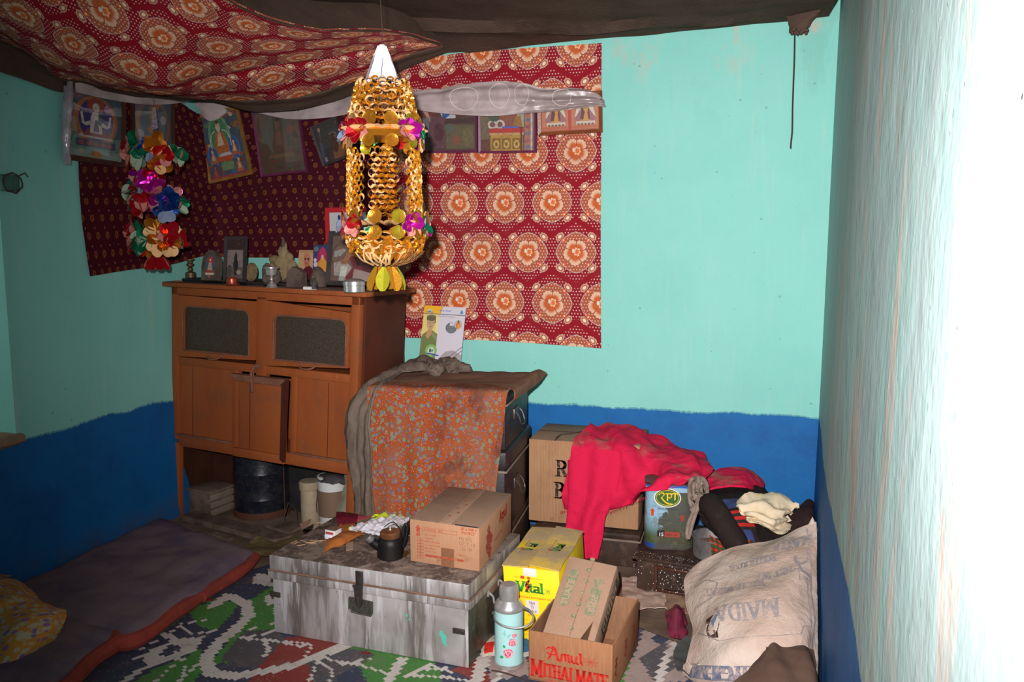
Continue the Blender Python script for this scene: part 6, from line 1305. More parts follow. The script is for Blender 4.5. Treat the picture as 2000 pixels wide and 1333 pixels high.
# oil tin
def chest_at(x, y): return atz(x, y, .183)
p = at(1302, 1072, 3.735); p.z = .183
t = thing('oil_tin', 'dirty blue and green oil tin with a yellow Hindi badge, standing on the chest', 'tin', p+Vector((0, .075, 0)), math.radians(8))
TWd, TH_ = .112, .312
ol = rrect(-TWd, TWd, -.078, .078, .045, 8, (1, 1, 1, 1))
mt = MT('oil_tin_label', (.22, .37, .48), .35, 0, .5); x, y, z = mt.xyz()
mt.mix(z.ramp(.16, .05), (.04, .07, .02)); mt.mix(z.lt(.028), (.015, .05, .22)); mt.mix(z.gt(.296), (.02, .09, .40))
dz = (x + mt.noise(14, 4, .7)*.16 + z*-.25).gt(.012); mt.mix(dz*z.lt(.275)*.95, (.055, .050, .030)); mt.mix(mt.noise(26, 5, .7).ramp(.48, .66, 0, .6)*z.lt(.29), (.10, .10, .06)); mt.bump(mt.noise(12, 4), .5, .01); M['oil_label'] = mt.done()
MB().prism(ol, .004, TH_).build('can_body', M['oil_label'], t)
for z0_ in (0, TH_-.006): MB().prism([(x*1.015, y*1.02) for x, y in ol], z0_, z0_+.008).build('rim', M['iron'], t)
MB().lathe([(.001, TH_), (.02, TH_+.003), (.02, TH_+.015), (.001, TH_+.017)], 16, c=(-.02, -.02, 0)).build('cap', M['paper_white'], t)
def tinmap(x, y, l):
    """onto the flat front face, rolling round the corner"""
    r = .045; fx = TWd-r
    if x > fx: a = min((x-fx)/r, 1.4); return Vector((fx+math.sin(a)*(r+l+.0008), -.078+r-math.cos(a)*(r+l+.0008), y))
    if x < -fx: a = min((-x-fx)/r, 1.4); return Vector((-fx-math.sin(a)*(r+l+.0008), -.078+r-math.cos(a)*(r+l+.0008), y))
    return Vector((x, -.0788-l, y))
ik = Ink()
def wedge(cx, cy, rx, ry, n=28): return [[(cx, cy), (cx+rx*math.cos(2*PI*i/n), cy+ry*math.sin(2*PI*i/n)), (cx+rx*math.cos(2*PI*(i+1)/n), cy+ry*math.sin(2*PI*(i+1)/n))] for i in range(n)]
ik.add(wedge(-.012, .248, .062, .046), (.60, .58, .50)); ik.add(wedge(-.012, .248, .057, .041), (.02, .07, .02)); ik.add(wedge(-.012, .248, .053, .037), (.45, .38, .02)); ik.add(wedge(-.012, .248, .050, .034), (.03, .09, .015))
YL = (.66, .46, .02)
ra = [[(-.050, .262), (-.043, .270), (-.034, .272), (-.027, .265), (-.031, .256), (-.040, .250), (-.034, .240), (-.022, .228), (-.006, .220), (.010, .219)]]
ik.add(sum([nib(l, .0060, .0026, .7) for l in ra], []), YL)
for l in ([(-.020, .268), (.036, .270)], [(-.012, .268), (-.012, .236)], [(.005, .268), (.006, .258), (.004, .250), (-.003, .247), (-.006, .252)], [(.022, .268), (.022, .240)]): ik.add(nib(l, .0052, .0030, .5), YL)
ik.add([(-.085, .160), (-.073, .160), (-.073, .182), (-.067, .181), (-.079, .198), (-.091, .181), (-.085, .182)], (.45, .04, .015)); ik.add([(.052, .140), (.064, .140), (.064, .160), (.068, .160), (.058, .172), (.048, .160), (.052, .160)], (.33, .02, .015))
for i, (s_, h_, y_) in enumerate((('रिफाइन्ड सोयाबीन', .0125, .190), ('वनस्पति तेल शुद्ध', .0065, .168), ('खाद्य पदार्थ है', .0065, .158), ('Net Content', .0100, .140), ('15 kg', .0110, .118))):
    P_, w_ = font(s_, h_, .004); ik.add(xf2(P_, -.052, y_), (.02, .03, .03))
ik.add(rect(-.056, .062, -.022, .092), (.015, .013, .012)); ik.add(rect(-.022, .062, .048, .086), (.32, .035, .02)); P_, w_ = font('15', .024, .02); ik.add(xf2(P_, -.050, .065), (.6, .58, .55)); P_, w_ = font('TEEN LTR', .0125, .03); ik.add(xf2(P_, -.018, .068), (.07, .02, .015))
ik.onto(tinmap).build('printed_label', M['print'], t, smooth=0)
# coiled rope hanging at the tin's right edge, with a glass cup
t = thing('rope_coil', 'grey knotted cloth rope hanging from the right edge of the oil tin', 'rope', (0, 0, 0))
m = MB()
for k, (cx, cy, rx, ry, ph) in enumerate(((1362, 962, 16, 28, 0), (1368, 958, 14, 24, .5), (1358, 966, 12, 30, 1), (1372, 970, 10, 26, .2), (1354, 955, 8, 20, .7))):
    m.tube([at(cx+rx*math.cos(a+ph), cy+ry*math.sin(a+ph), 3.68+.02*math.sin(2*a+k)-.012*k+.02) for a in [q*2*PI/22 for q in range(22)]], .0085, 7, closed=True)
m.tube(resample([at(1372, 965, 3.64), at(1362, 990, 3.64), at(1352, 1000, 3.64)], 10), .018, 8)
m.tube(resample([at(1368, 975, 3.62), at(1360, 1000, 3.62), at(1352, 1025, 3.62), at(1347, 1045, 3.62), at(1344, 1052, 3.62), at(1342, 1040, 3.63), at(1346, 1020, 3.64), at(1354, 1000, 3.65)], 30), .0085, 8)
m.build('rope', M['rope'], t)
p = at(1372, 990, 3.66); t = thing('glass_cup', 'small clear round glass hanging below the rope coil', 'glass', p, 0)
R_ = Vector((.1, -1, .2)).to_track_quat('Z', 'Y').to_matrix().to_4x4()
MB().lathe([(.022, -.04), (.032, -.02), (.036, .01), (.036, .03), (.034, .03), (.033, .01), (.030, -.018), (.001, -.036)], 28, M=R_).build('cup', M['jar_glass'], t)
# aluminium pot
p = at(1395, 1080, 3.60); p.z = .184; t = thing('aluminium_pot', 'dented aluminium cooking pot half hidden by the clothes', 'pot', p+Vector((-.005, .10, 0)))
MB().lathe([(.001, 0), (.080, 0), (.092, .010), (.095, .09), (.100, .098), (.100, .101), (.093, .099), (.090, .088), (.086, .012), (.001, .006)], 44).build('pot_body', M['alu'], t)
MB().lathe([(.001, .055), (.088, .057)], 30).build('dried_food', M['dustwood'], t)
# ---- heap of clothes
def knit(u, v):
    if .30 < v < .44 and .12 < u < .55: return (.035, .05, .13)
    if .46 < v < .66 and .16 < u < .62: return (.40, .022, .018) if math.sin(v*92+u*3) > -.1 else (.03, .018, .02)
    if .66 < v < .90 and .12 < u < .60: return (.035, .055, .17) if math.sin(u*42) > -.25 else (.035, .018, .022)
    return (.016, .010, .010)
g = [[at(1378, 955, 4.05), at(1420, 940, 4.10), at(1460, 938, 4.12), at(1496, 955, 4.12)], [at(1380, 975, 3.90), at(1412, 965, 3.88), at(1460, 962, 3.93), at(1506, 975, 4.0)], [at(1386, 1000, 3.78), at(1420, 990, 3.74), at(1470, 985, 3.80), at(1530, 1005, 3.88)], [at(1396, 1030, 3.70), at(1430, 1022, 3.66), at(1480, 1025, 3.72), at(1540, 1035, 3.8)], [at(1410, 1065, 3.64), at(1445, 1062, 3.60), at(1500, 1065, 3.66), at(1550, 1070, 3.75)], [at(1430, 1095, 3.62), at(1460, 1090, 3.58), at(1510, 1095, 3.62), at(1560, 1100, 3.7)]]
t = thing('black_jumper', 'black knitted jumper with red and blue stripes, heaped on the chest behind the sack', 'jumper', (0, 0, 0))
M['knit'] = M['dyed']
sheet(g, 60, 60, .014, 9, th=pillow(.16, .5), seed=40, colf=knit).build('body', M['knit'], t)
m = MB(); m.tube(resample([at(1372, 995, 3.70), at(1385, 985, 3.63), at(1402, 1005, 3.57), at(1420, 1035, 3.54), at(1438, 1062, 3.53), at(1446, 1072, 3.55)], 24), [.018+.034*math.sin(min(1, k/6)*PI/2) for k in range(20)]+[.05, .046, .038, .026, .01], 14); m.colr = None
for i in range(len(m.fc)): m.fc[i] = (.018, .012, .011)
m.build('sleeve', M['knit'], t)
g = [[at(1372, 1000, 3.78), at(1390, 995, 3.72), at(1405, 1000, 3.66)], [at(1368, 1015, 3.72), at(1388, 1020, 3.64), at(1402, 1035, 3.60)], [at(1385, 1035, 3.68), at(1402, 1050, 3.60), at(1425, 1068, 3.56)]]
sheet(g, 20, 20, .008, 12, th=.02, colf=lambda u, v: (.022, .013, .014)).build('cuff', M['knit'], t)
def plaid(u, v):
    a, b = math.sin(u*44), math.sin(v*26)
    if a > .2 and b > .2: return (.42, .035, .015)
    if a < -.75 or b < -.75: return (.02, .07, .025)
    return (.20, .018, .012) if (a > .2 or b > .2) else (.035, .018, .015)
g = [[at(1385, 1045, 3.63), at(1420, 1062, 3.60), at(1470, 1055, 3.62)], [at(1388, 1070, 3.60), at(1425, 1078, 3.56), at(1475, 1072, 3.58)], [at(1392, 1100, 3.60), at(1430, 1100, 3.55), at(1480, 1092, 3.57)]]
hang('plaid_cloth', 'red and green plaid cloth showing between the pot and the sack', 'cloth', g, M['dyed'], 60, 44, amp=.006, fr=12, th=.03, colf=plaid)
g = [[at(1470, 930, 4.20), at(1490, 945, 4.18), at(1499, 975, 4.12)], [at(1460, 945, 4.12), at(1480, 955, 4.08), at(1490, 985, 4.03)]]
hang('blue_garment', 'edge of a dark blue garment curving out behind the black jumper', 'garment', g, M['dyed'], 20, 10, amp=.004, fr=12, th=.03, colf=lambda u, v: (.03, .045, .13) if v > .2 else (.02, .02, .03))
g = [[at(1535, 1000, 3.95), at(1562, 985, 4.0), at(1580, 976, 4.05), at(1590, 980, 4.05)], [at(1528, 1015, 3.86), at(1560, 1005, 3.88), at(1584, 995, 3.92), at(1592, 1000, 3.98)], [at(1535, 1045, 3.78), at(1560, 1040, 3.76), at(1586, 1030, 3.80), at(1592, 1030, 3.9)]]
hang('dark_garment', 'dark brown garment bunched in the corner right of the cream shirt', 'garment', g, M['dyed'], 30, 24, amp=.012, fr=10, th=pillow(.10), colf=lambda u, v: (.028, .014, .014))
g = [[at(1448, 970, 3.80), at(1480, 966, 3.86), at(1515, 964, 3.90), at(1545, 972, 3.88), at(1552, 990, 3.84)], [at(1442, 985, 3.72), at(1478, 982, 3.72), at(1512, 984, 3.76), at(1540, 990, 3.80), at(1550, 1002, 3.80)], [at(1446, 997, 3.68), at(1476, 1003, 3.66), at(1508, 1006, 3.68), at(1532, 1006, 3.74), at(1535, 1008, 3.78)], [at(1462, 1010, 3.66), at(1485, 1016, 3.62), at(1510, 1022, 3.62), at(1530, 1020, 3.68), at(1534, 1020, 3.74)], [at(1468, 1018, 3.64), at(1488, 1028, 3.61), at(1515, 1038, 3.61), at(1534, 1038, 3.66), at(1537, 1036, 3.72)]]
M['cream'] = simple('cream_jersey', (.62, .50, .36), .9, dark=(.55, .42, .24), scale=7, amt=.8, bump=.25, bscale=30)
hang('cream_shirt', 'crumpled cream shirt thrown on top of the black jumper', 'shirt', g, M['cream'], 60, 60, amp=.014, fr=13, th=.016, seed=60, wr=lambda u, v, p: .011*math.sin(v*22+math.sin(u*7)*1.6)+.006*math.sin(u*14+v*9))

# ================================================================ flour sack, leaning in the right corner
SG = [[(1346, 1118, 3.44), (1385, 1088, 3.46), (1435, 1072, 3.47), (1490, 1058, 3.48), (1545, 1040, 3.48), (1594, 1020, 3.46)],
      [(1336, 1140, 3.36), (1385, 1118, 3.33), (1435, 1103, 3.31), (1490, 1092, 3.30), (1550, 1076, 3.31), (1597, 1065, 3.36)],
      [(1340, 1180, 3.24), (1388, 1165, 3.14), (1440, 1155, 3.10), (1495, 1145, 3.09), (1555, 1135, 3.12), (1600, 1130, 3.22)],
      [(1350, 1225, 3.12), (1392, 1215, 2.99), (1445, 1210, 2.94), (1500, 1205, 2.93), (1560, 1200, 2.97), (1602, 1200, 3.08)],
      [(1346, 1270, 3.02), (1390, 1268, 2.90), (1445, 1265, 2.85), (1502, 1262, 2.84), (1562, 1262, 2.87), (1603, 1262, 2.97)],
      [(1332, 1318, 2.96), (1385, 1325, 2.85), (1445, 1328, 2.81), (1505, 1330, 2.80), (1566, 1332, 2.82), (1603, 1332, 2.90)],
      [(1334, 1352, 2.97), (1390, 1362, 2.90), (1450, 1366, 2.88), (1508, 1368, 2.88), (1566, 1368, 2.89), (1601, 1366, 2.95)]]
m = MT('woven_sack', (.42, .30, .245), .8, 0, .25); m.mix(m.noise(3.5, 4).ramp(.42, .62), (.50, .40, .345)); m.mix(m.noise(2.6, 5, .7).ramp(.52, .68, 0, .6), (.34, .20, .14)); m.mix(m.noise(16, 5, .7).ramp(.62, .75, 0, .5), (.30, .22, .18))
ux, uy, _ = m.xyz('UV'); m.bump(m.noise(8, 5, .65)*2.2+m.noise(260, 2)*.12, .7, .012); M['sack'] = m.done()
t = thing('flour_sack', 'bulging woven flour sack with faded blue printing, leaning in the right corner', 'sack', (0, 0, 0))
sk = sheet(rowsat(SG), 60, 70, .010, 5, th=pillow(.17, .42), seed=70, wr=lambda u, v, p: .005*math.sin(v*26+u*7)*(1-abs(2*u-1))+.004*math.sin(u*17+v*21))
for k, v in enumerate(sk.v): sk.v[k] = Vector((min(v.x, xr(v.y, v.z)-.012), v.y, max(v.z, .004)))
gs = [[Vector((min(p.x, xr(p.y, p.z)-.012), p.y, max(p.z, .004))) for p in r] for r in sk.grid]
sk.build('sack_body', M['sack'], t)
nS = grid_normals(gs)
def sackmap(u, v, l=0.):
    i, j = min(max(u, 0), .9999)*60, min(max(v, 0), .9999)*70; i0, j0 = int(i), int(j); a, b = i-i0, j-j0
    p = gs[j0][i0].lerp(gs[j0][i0+1], a).lerp(gs[j0+1][i0].lerp(gs[j0+1][i0+1], a), b); n = nS[j0][i0]
    if n.y > 0: n = -n
    return p + n*(.0016+l)
SW_, SH_ = .50, .72   # sack size in metres, used to scale the print
def onsack(x, y, l): return sackmap(x/SW_, y/SH_, l)
BL = (.16, .15, .18)
def sacktext(ik, txt, h, cx, cy, w=.2, tt=.09, sx=1., col=BL, rot=0.):
    """letters upside down for the camera: the sack stands on its head"""
    P, wd = serif(txt, h, w, tt, sx, mx=.012); P = xf2(P, -wd/2, -h/2); P = [[(-x, y) for x, y in p] for p in P]; ik.add(xf2(P, cx, cy, 1, rot), col)
def sackline(ik, pts, w, col=BL):
    out = []
    for a, b in zip(pts, pts[1:]): out += nib([a, b], w, w, 0, .012)
    ik.add(out, col)
ik = Ink()
PB = (.23, .20, .21)
sacktext(ik, 'MAIDA', .060, .225, .335, .19, .07, .95, PB); sacktext(ik, 'WHOLE WHEAT', .026, .19, .225, .24, .12, .95, PB); sacktext(ik, 'NET WT', .026, .33, .195, .24, .12, 1, PB); sacktext(ik, 'ROLLER FLOUR', .022, .26, .135, .24, .12, .9, PB); sacktext(ik, 'MAHA', .040, .40, .085, .26, .12, 1, PB)
sacktext(ik, 'PURE & HYGIENIC', .056, .225, .578, .26, .10, .74, (.095, .115, .18))
sackline(ik, [(.455, .03), (.455, .52)], .006, PB); sackline(ik, [(.04, .40), (.12, .445), (.40, .44), (.41, .41), (.44, .41), (.44, .24), (.41, .24), (.41, .20), (.34, .20)], .0030, PB)
sackline(ik, arc(.425, .155, .024, .030, -30, 200, 8)+[(.42, .21), (.455, .235)], .007, PB); sackline(ik, [(.05, .18), (.09, .17), (.13, .19), (.10, .25), (.05, .28)], .0035, PB); sackline(ik, [(.40, .115), (.30, .125), (.30, .06)], .003, PB)
ik.onto(onsack).build('faded_print', M['sackink'], t, smooth=0)
ik = Ink(); ik.add([(.075, .345), (.100, .335), (.130, .332), (.128, .375), (.118, .405), (.120, .43), (.085, .432), (.078, .405)], (.045, .024, .020)); ik.add([(.095, .36), (.118, .335), (.128, .34), (.108, .375), (.105, .39)], (.12, .18, .26)); ik.add([(.08, .395), (.11, .40), (.112, .428), (.088, .428)], (.13, .08, .07))
for k in range(16): a = k*.4; ik.add([(.098+.028*math.cos(a), .372+.036*math.sin(a)), (.100+.040*math.cos(a+.06), .370+.046*math.sin(a+.06)), (.099+.03*math.cos(a+.1), .37+.037*math.sin(a+.1))], (.55, .45, .38))
ik.onto(onsack).build('torn_hole', M['print'], t, smooth=0)
m = MB(); m.lathe([(.001, .05), (.010, .03), (.022, 0), (.02, -.02)], 10, c=at(1592, 1034, 3.47)-Vector((.012, 0, 0))); m.build('tied_ear', M['sack'], t)
g = [[(1500, 1268, 2.78), (1515, 1256, 2.80), (1540, 1264, 2.80), (1575, 1262, 2.83), (1586, 1270, 2.86)], [(1475, 1290, 2.75), (1510, 1282, 2.75), (1545, 1284, 2.75), (1580, 1285, 2.78), (1596, 1295, 2.84)], [(1455, 1312, 2.72), (1505, 1306, 2.70), (1550, 1308, 2.70), (1584, 1310, 2.73), (1599, 1320, 2.80)], [(1425, 1335, 2.70), (1500, 1335, 2.66), (1550, 1336, 2.66), (1588, 1340, 2.68), (1600, 1345, 2.75)], [(1400, 1362, 2.70), (1490, 1372, 2.64), (1550, 1375, 2.63), (1590, 1378, 2.65), (1600, 1380, 2.72)]]
M['brown_cloth'] = simple('brown_wool', (.085, .050, .038), .98, dark=(.060, .036, .028), scale=8, bump=.5, spec=.05)
hang('brown_cloth', 'dark brown cloth lying over the foot of the flour sack', 'cloth', rowsat(g), M['brown_cloth'], 44, 40, amp=.012, fr=9, th=.012, seed=77, wr=lambda u, v, p: .008*math.sin(u*13-v*4))

# ================================================================ boxes in front
# yellow oil carton
YO, YR = Vector((-.874, 3.045, .006)), math.radians(-1); YW, YD, YH = .232, .46, .305
t = thing('yellow_carton', 'bright yellow oil carton with green lettering beside the silvery trunk', 'carton', YO, YR)
m = MB(); m.xf = Matrix(((1, 0, -.07, 0), (0, 1, 0, 0), (0, 0, 1, 0), (0, 0, 0, 1))); YX = m.xf
m.box((YW/2, YD/2, YH/2), (YW, YD, YH-.004), bev=.003); b = m.build('body', M['yellow'], t)
def topflap(x0, x1, dz0, dz1):
    m = MB(); m.xf = YX; g = [[Vector((x0+(x1-x0)*i/4, -.002+(YD+.004)*j/8, YH+dz0+(dz1-dz0)*i/4+.004*math.sin(j*1.1))) for i in range(5)] for j in range(9)]; sheet(None, raw=g, th=.004, mb=m); return m
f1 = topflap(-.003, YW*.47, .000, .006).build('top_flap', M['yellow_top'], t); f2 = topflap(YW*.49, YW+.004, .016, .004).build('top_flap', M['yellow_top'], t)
GRN, RD2 = (.03, .26, .03), (.50, .05, .02)
ik = Ink(); P_, w_ = serif('Vital', .040, .22, .10, 1.0); k = .112/w_; ik.add(xf2(P_, .053, .205, 1, 0, k), GRN)
ik.add(rect(.048, .262, .165, .2632), RD2); ik.add(rect(.072, .258, .088, .270), RD2); ik.add(rect(.10, .258, .112, .268), RD2)
ik.add(nib([(.104, .250), (.096, .236), (.104, .226), (.095, .212)], .014, .007, .8), (.10, .02, .012)); ik.add(nib([(.096, .248), (.106, .236), (.092, .226), (.107, .214)], .004, .004, .8), (.55, .05, .02))
P_, w_ = font('REFINED SOYABEAN OIL', .0085, .02); ik.add(xf2(P_, .060, .180, 1, 0, .135/w_), RD2)
ik.add(rect(.088, .118, .140, .172), (.62, .56, .55))
for i, s_ in enumerate(('Net', '15', 'Litre')):
    P_, w_ = serif(s_, .0125, .16, .06, 1.05); ik.add(xf2(P_, .114-w_/2, .155-i*.0165), (.30, .07, .13))
P_, w_ = font('IMPORTED', .006, .02); ik.add(xf2(P_, .094, .108), RD2)
ik.add([(.180, .100), (.190, .100), (.190, .150), (.200, .148), (.185, .172), (.170, .148), (.180, .150)], GRN); ik.add(nib([(.176, .210), (.190, .210), (.190, .224), (.176, .224), (.176, .210)], .0014, .0014), GRN); ik.add(ell(.183, .217, .003), GRN)
for i, s_ in enumerate(('Batch No.', 'Mfg. Date', 'M.R.P. Rs', 'Best before', 'Packed by')): P_, w_ = font(s_, .0085, .01); ik.add(xf2(P_, .060, .085-i*.015), (.55, .22, .01))
ik.onto(lambda x, y, l: Vector((x-.07*y, -.0008-l, y))).build('printed_text', M['print'], t, smooth=0)
m = MB(); m.xf = YX; m.box((.112, -.001, .288), (.055, .002, .034), bev=.001); m.build('paper_patch', M['paper'], t)
ik = Ink()
for cx in (.052, .172):
    P_, w_ = serif('Vital', .034, .27, .1, 1.0); P_ = xf2(P_, -w_/2, -.017); ik.add(xf2(P_, cx+.008, .215, 1, math.radians(84)), (.05, .20, .04)); ik.add(nib([(cx-.022, .13), (cx-.018, .30)], .0016, .0016), (.45, .08, .03)); ik.add(rect(cx-.028, .175, cx-.018, .190), (.42, .06, .03))
ik.add(rect(.03, .195, .085, .210), (.70, .46, .03)); ik.onto(lambda x, y, l: Vector((x-.07*YH, y, YH+(.0045 if x < YW*.48 else .0145)+l))).build('top_print', M['print'], t, smooth=0)
ik = Ink(); P_, w_ = font('SOYABEAN OIL', .030, .03); ik.add(xf2(P_, .08, .22, 1, -.08), (.35, .25, .02)); P_, w_ = font('REFINED', .030, .03); ik.add(xf2(P_, .10, .17), (.35, .25, .02)); ik.add([(.06, .05), (.07, .05), (.07, .13), (.085, .13), (.065, .16), (.045, .13), (.06, .13)], GRN)
ik.onto(lambda x, y, l: Vector((YW-.07*y+.0008+l, x, y))).build('side_print', M['print'], t, smooth=0)
# open sweets carton
MO, MR = Vector((-.712, 2.757, .006)), math.radians(-5.5); MW, MDp, MH = .318, .405, .190
t = thing('open_carton', 'open cardboard carton with large red capitals, nearest the camera', 'carton', MO, MR)
th_ = .005
m = MB(); m.box((MW/2, th_/2, MH/2), (MW, th_, MH), bev=.0015); m.box((MW/2, MDp-th_/2, MH/2+.0), (MW, th_, MH), bev=.0015); m.box((th_/2, MDp/2, MH/2), (th_, MDp, MH), bev=.0015); m.box((MW-th_/2, MDp/2, MH/2), (th_, MDp, MH), bev=.0015); m.box((MW/2, MDp/2, .003), (MW, MDp, .005)); m.build('box_walls', M['card_orange'], t)
m = MB(); m.box((MW/2, th_+.001, MH/2), (MW-.012, .001, MH-.004)); m.box((MW/2, MDp-th_-.001, MH/2), (MW-.012, .001, MH-.004)); m.box((th_+.001, MDp/2, MH/2), (.001, MDp-.012, MH-.004)); m.box((MW-th_-.001, MDp/2, MH/2), (.001, MDp-.012, MH-.004)); m.build('inner_faces', M['card_in'], t)
g = [[Vector((MW-.008, .03+(MDp-.06)*i/8, MH-.01)) for i in range(9)], [Vector((MW-.06, .03+(MDp-.06)*i/8, MH-.05)) for i in range(9)], [Vector((MW-.10, .04+(MDp-.08)*i/8, MH-.13)) for i in range(9)]]
sheet(g, 10, 8, 0, th=.003).build('folded_flap', M['card_in'], t)
RR = (.52, .025, .018)
ik = Ink()
# hand-lettered blackletter name
for l, w in (([(.070, .086), (.076, .094), (.090, .131)], .008), ([(.086, .136), (.096, .128), (.108, .090), (.116, .086)], .010), ([(.066, .110), (.080, .104), (.104, .108)], .005), ([(.062, .122), (.070, .130), (.086, .130)], .006), ([(.120, .088), (.122, .112), (.126, .114)], .008), ([(.126, .112), (.134, .115), (.137, .090)], .008), ([(.137, .111), (.146, .115), (.149, .090), (.153, .087)], .008), ([(.158, .114), (.160, .093), (.168, .087), (.176, .092), (.177, .114)], .008), ([(.176, .10), (.180, .088), (.184, .086)], .007), ([(.188, .128), (.192, .126), (.194, .094), (.200, .087)], .008)):
    ik.add(nib([(x*1.0+.006, y+.008) for x, y in l], w, .0035, .65), RR)
P_, w_ = serif('M', .062, .20, .07, .8); ik.add(xf2(P_, .010, .020, 1, 0, .046/w_), RR)
P_, w_ = serif('ITHAI', .048, .22, .08, .8); ik.add(xf2(P_, .057, .026, 1, 0, .112/w_), RR)
P_, w_ = serif('MATE', .048, .22, .08, .8); ik.add(xf2(P_, .182, .026, 1, 0, .118/w_), RR)
P_, w_ = font('SWEETENED CONDENSED MILK', .011, .01); ik.add(xf2(P_, .07, .008), RR)
for k in range(8):
    a = PI*k/4+.2; ik.add(nib([(.235, .112), (.235+.016*math.cos(a-.25), .112+.012*math.sin(a-.25)), (.235+.030*math.cos(a), .112+.020*math.sin(a)), (.235+.016*math.cos(a+.25), .112+.012*math.sin(a+.25)), (.235, .112)], .0012, .0012), (.42, .06, .04))
face_ink(ik, t, (0, 0, 0), (1, 0, 0), (0, 0, 1), FN, 'ink2')
ik = Ink()
for x, h_ in ((.05, .12), (.20, .10), (.33, .13)): P_, w_ = font('AM', .05, .03); ik.add(xf2(P_, x, .05, 1, 1.4), (.32, .04, .03))
face_ink(ik, t, (MW, 0, 0), (0, 1, 0), (0, 0, 1), (1, 0, 0), 'ink2')
# scuffed carton standing tilted inside it
t = thing('tilted_carton', 'scuffed carton with green Hindi lettering, standing tilted inside the open carton', 'carton', (0, 0, 0))
a0, b0 = at(1055, 1236, 2.86), at(1163, 1264, 2.84); a1, b1 = at(1126, 1090, 3.13), at(1213, 1108, 3.10)
dx = ((b0-a0)+(b1-a1))*.5; dy = ((a1-a0)+(b1-b0))*.5; wl, hl = .205, dy.length; exx = dx.normalized(); eyy = (dy - exx*dy.dot(exx)).normalized(); ezz = exx.cross(eyy)   # out of the big face
if ezz.y > 0: ezz = -ezz
hfull = hl+.075
o0 = a0 - eyy*.075 + Vector((.008, 0, 0))
Tm = Matrix(((exx.x, eyy.x, ezz.x, o0.x), (exx.y, eyy.y, ezz.y, o0.y), (exx.z, eyy.z, ezz.z, o0.z), (0, 0, 0, 1)))
t.matrix_world = Tm
TWx = dx.length; TTh = .115
m = MB(); m.box((TWx/2, hfull/2, -TTh/2), (TWx, hfull, TTh-.001), bev=.006); m.build('body', M['card_pale'], t)
m = MB(); m.box((TWx*.52, hfull/2, .0004), (.0022, hfull-.01, .0012)); m.build('seam', M['card_in'], t)
GG = (.12, .17, .085)
ik = Ink(); ik.add(rrect(.022, .062, .20, .36, .012, 5, (1, 1, 1, 1)), (.16, .20, .11)); P_, w_ = font('TUATE', .036, .02); ik.add(xf2(P_, .056, .205, 1, PI/2), (.38, .27, .19))
ik.add(rrect(.130, .172, .185, .345, .012, 5, (1, 1, 1, 1)), (.17, .20, .12)); P_, w_ = font('हिटाट', .036, .02); ik.add(xf2(P_, .165, .20, 1, PI/2), (.38, .27, .19))
for y in (.12, .17, .22, .27, .32, .37, .42): ik.add(ell(.098+.004*math.sin(y*60), y, .011, .009, 8), GG); ik.add(ell(.098, y, .005, .004, 6), (.36, .25, .17))
ik.onto(lambda x, y, l: Vector((x, y, .0006+l))).build('printed_text', M['inkpale'], t, smooth=0)
ik = Ink(); ik.add(rect(.16, -.098, hfull-.03, -.038), (.035, .06, .045)); P_, w_ = font('टिपिज', .070, .016); ik.add(xf2(P_, .17, -.090, 1, 0, .20/w_), (.40, .28, .19))
ik.onto(lambda x, y, l: Vector((TWx+.0006+l, x, y))).build('side_lettering', M['print'], t, smooth=0)
# ---------------------------------------------------------------- thermos
t = thing('thermos_flask', 'pale blue thermos flask with pink roses and a shiny cap, standing on the rug', 'flask', (-.812, 2.845, .006), math.radians(-18))
r0 = .0545
MB().lathe([(.001, .014), (r0, .014), (r0, .226), (.001, .226)], 48).build('flask_body', M['flask'], t)
MB().lathe([(.001, 0), (r0-.004, 0), (r0+.002, .004), (r0+.002, .010), (r0+.0008, .018), (.001, .018)], 48).build('base_rim', M['steel'], t)
MB().lathe([(r0+.0008, .222), (r0+.002, .226), (r0+.002, .234), (r0-.003, .244), (.042, .256), (.038, .262), (.001, .262)], 48).build('shoulder', M['steel'], t)
MB().lathe([(.036, .258), (.038, .262), (.037, .300), (.035, .312), (.028, .319), (.001, .321)], 48).build('cap', M['steel'], t)
m = MB(); hp = [Vector(p) for p in ((-.050, -.024, .198), (-.030, -.050, .190), (.0, -.062, .184), (.035, -.056, .178), (.070, -.040, .178), (.100, -.020, .190), (.112, -.008, .206), (.108, .0, .222), (.088, .004, .236), (.058, .004, .240))]
pts = resample(hp, 40); m.tube(pts, .0042, 7); m.tube([(-.052, -.022, .200), (-.058, -.022, .196)], .007, 8); m.build('handle', M['alu'], t)
m = MB(); m.tube(resample([Vector((-.052, .015, .245)), Vector((-.064, .01, .22)), Vector((-.064, .0, .17)), Vector((-.056, -.01, .15))], 14), .002, 5); m.build('side_clip', M['alu'], t)
def cyl(x, y, l): a = x/r0; R_ = r0+.0005+l; return Vector((R_*math.sin(a), -R_*math.cos(a), y))
ik = Ink()
def rose(cx, cy, r, s=0):
    for k in range(7): a = k*.9+s; ik.add(ell(cx+r*.5*math.cos(a), cy+r*.5*math.sin(a), r*.6, r*.55, 9), (.62, .10, .18) if k % 2 else (.72, .30, .36))
    for k in range(4): a = k*1.6+s; ik.add(nib(arc(cx+r*.1*math.cos(a), cy+r*.1*math.sin(a), r*(.25+.17*k), r*(.22+.16*k), a*57, a*57+170, 6), r*.12, r*.08), (.70, .50, .50) if k % 2 else (.42, .02, .07))
def leaf(cx, cy, L, w, a): ik.add(xf2([[(0, 0), (L*.3, w), (L*.7, w*.8), (L, 0), (L*.7, -w*.8), (L*.3, -w)]], cx, cy, 1, a), (.02, .32, .10))
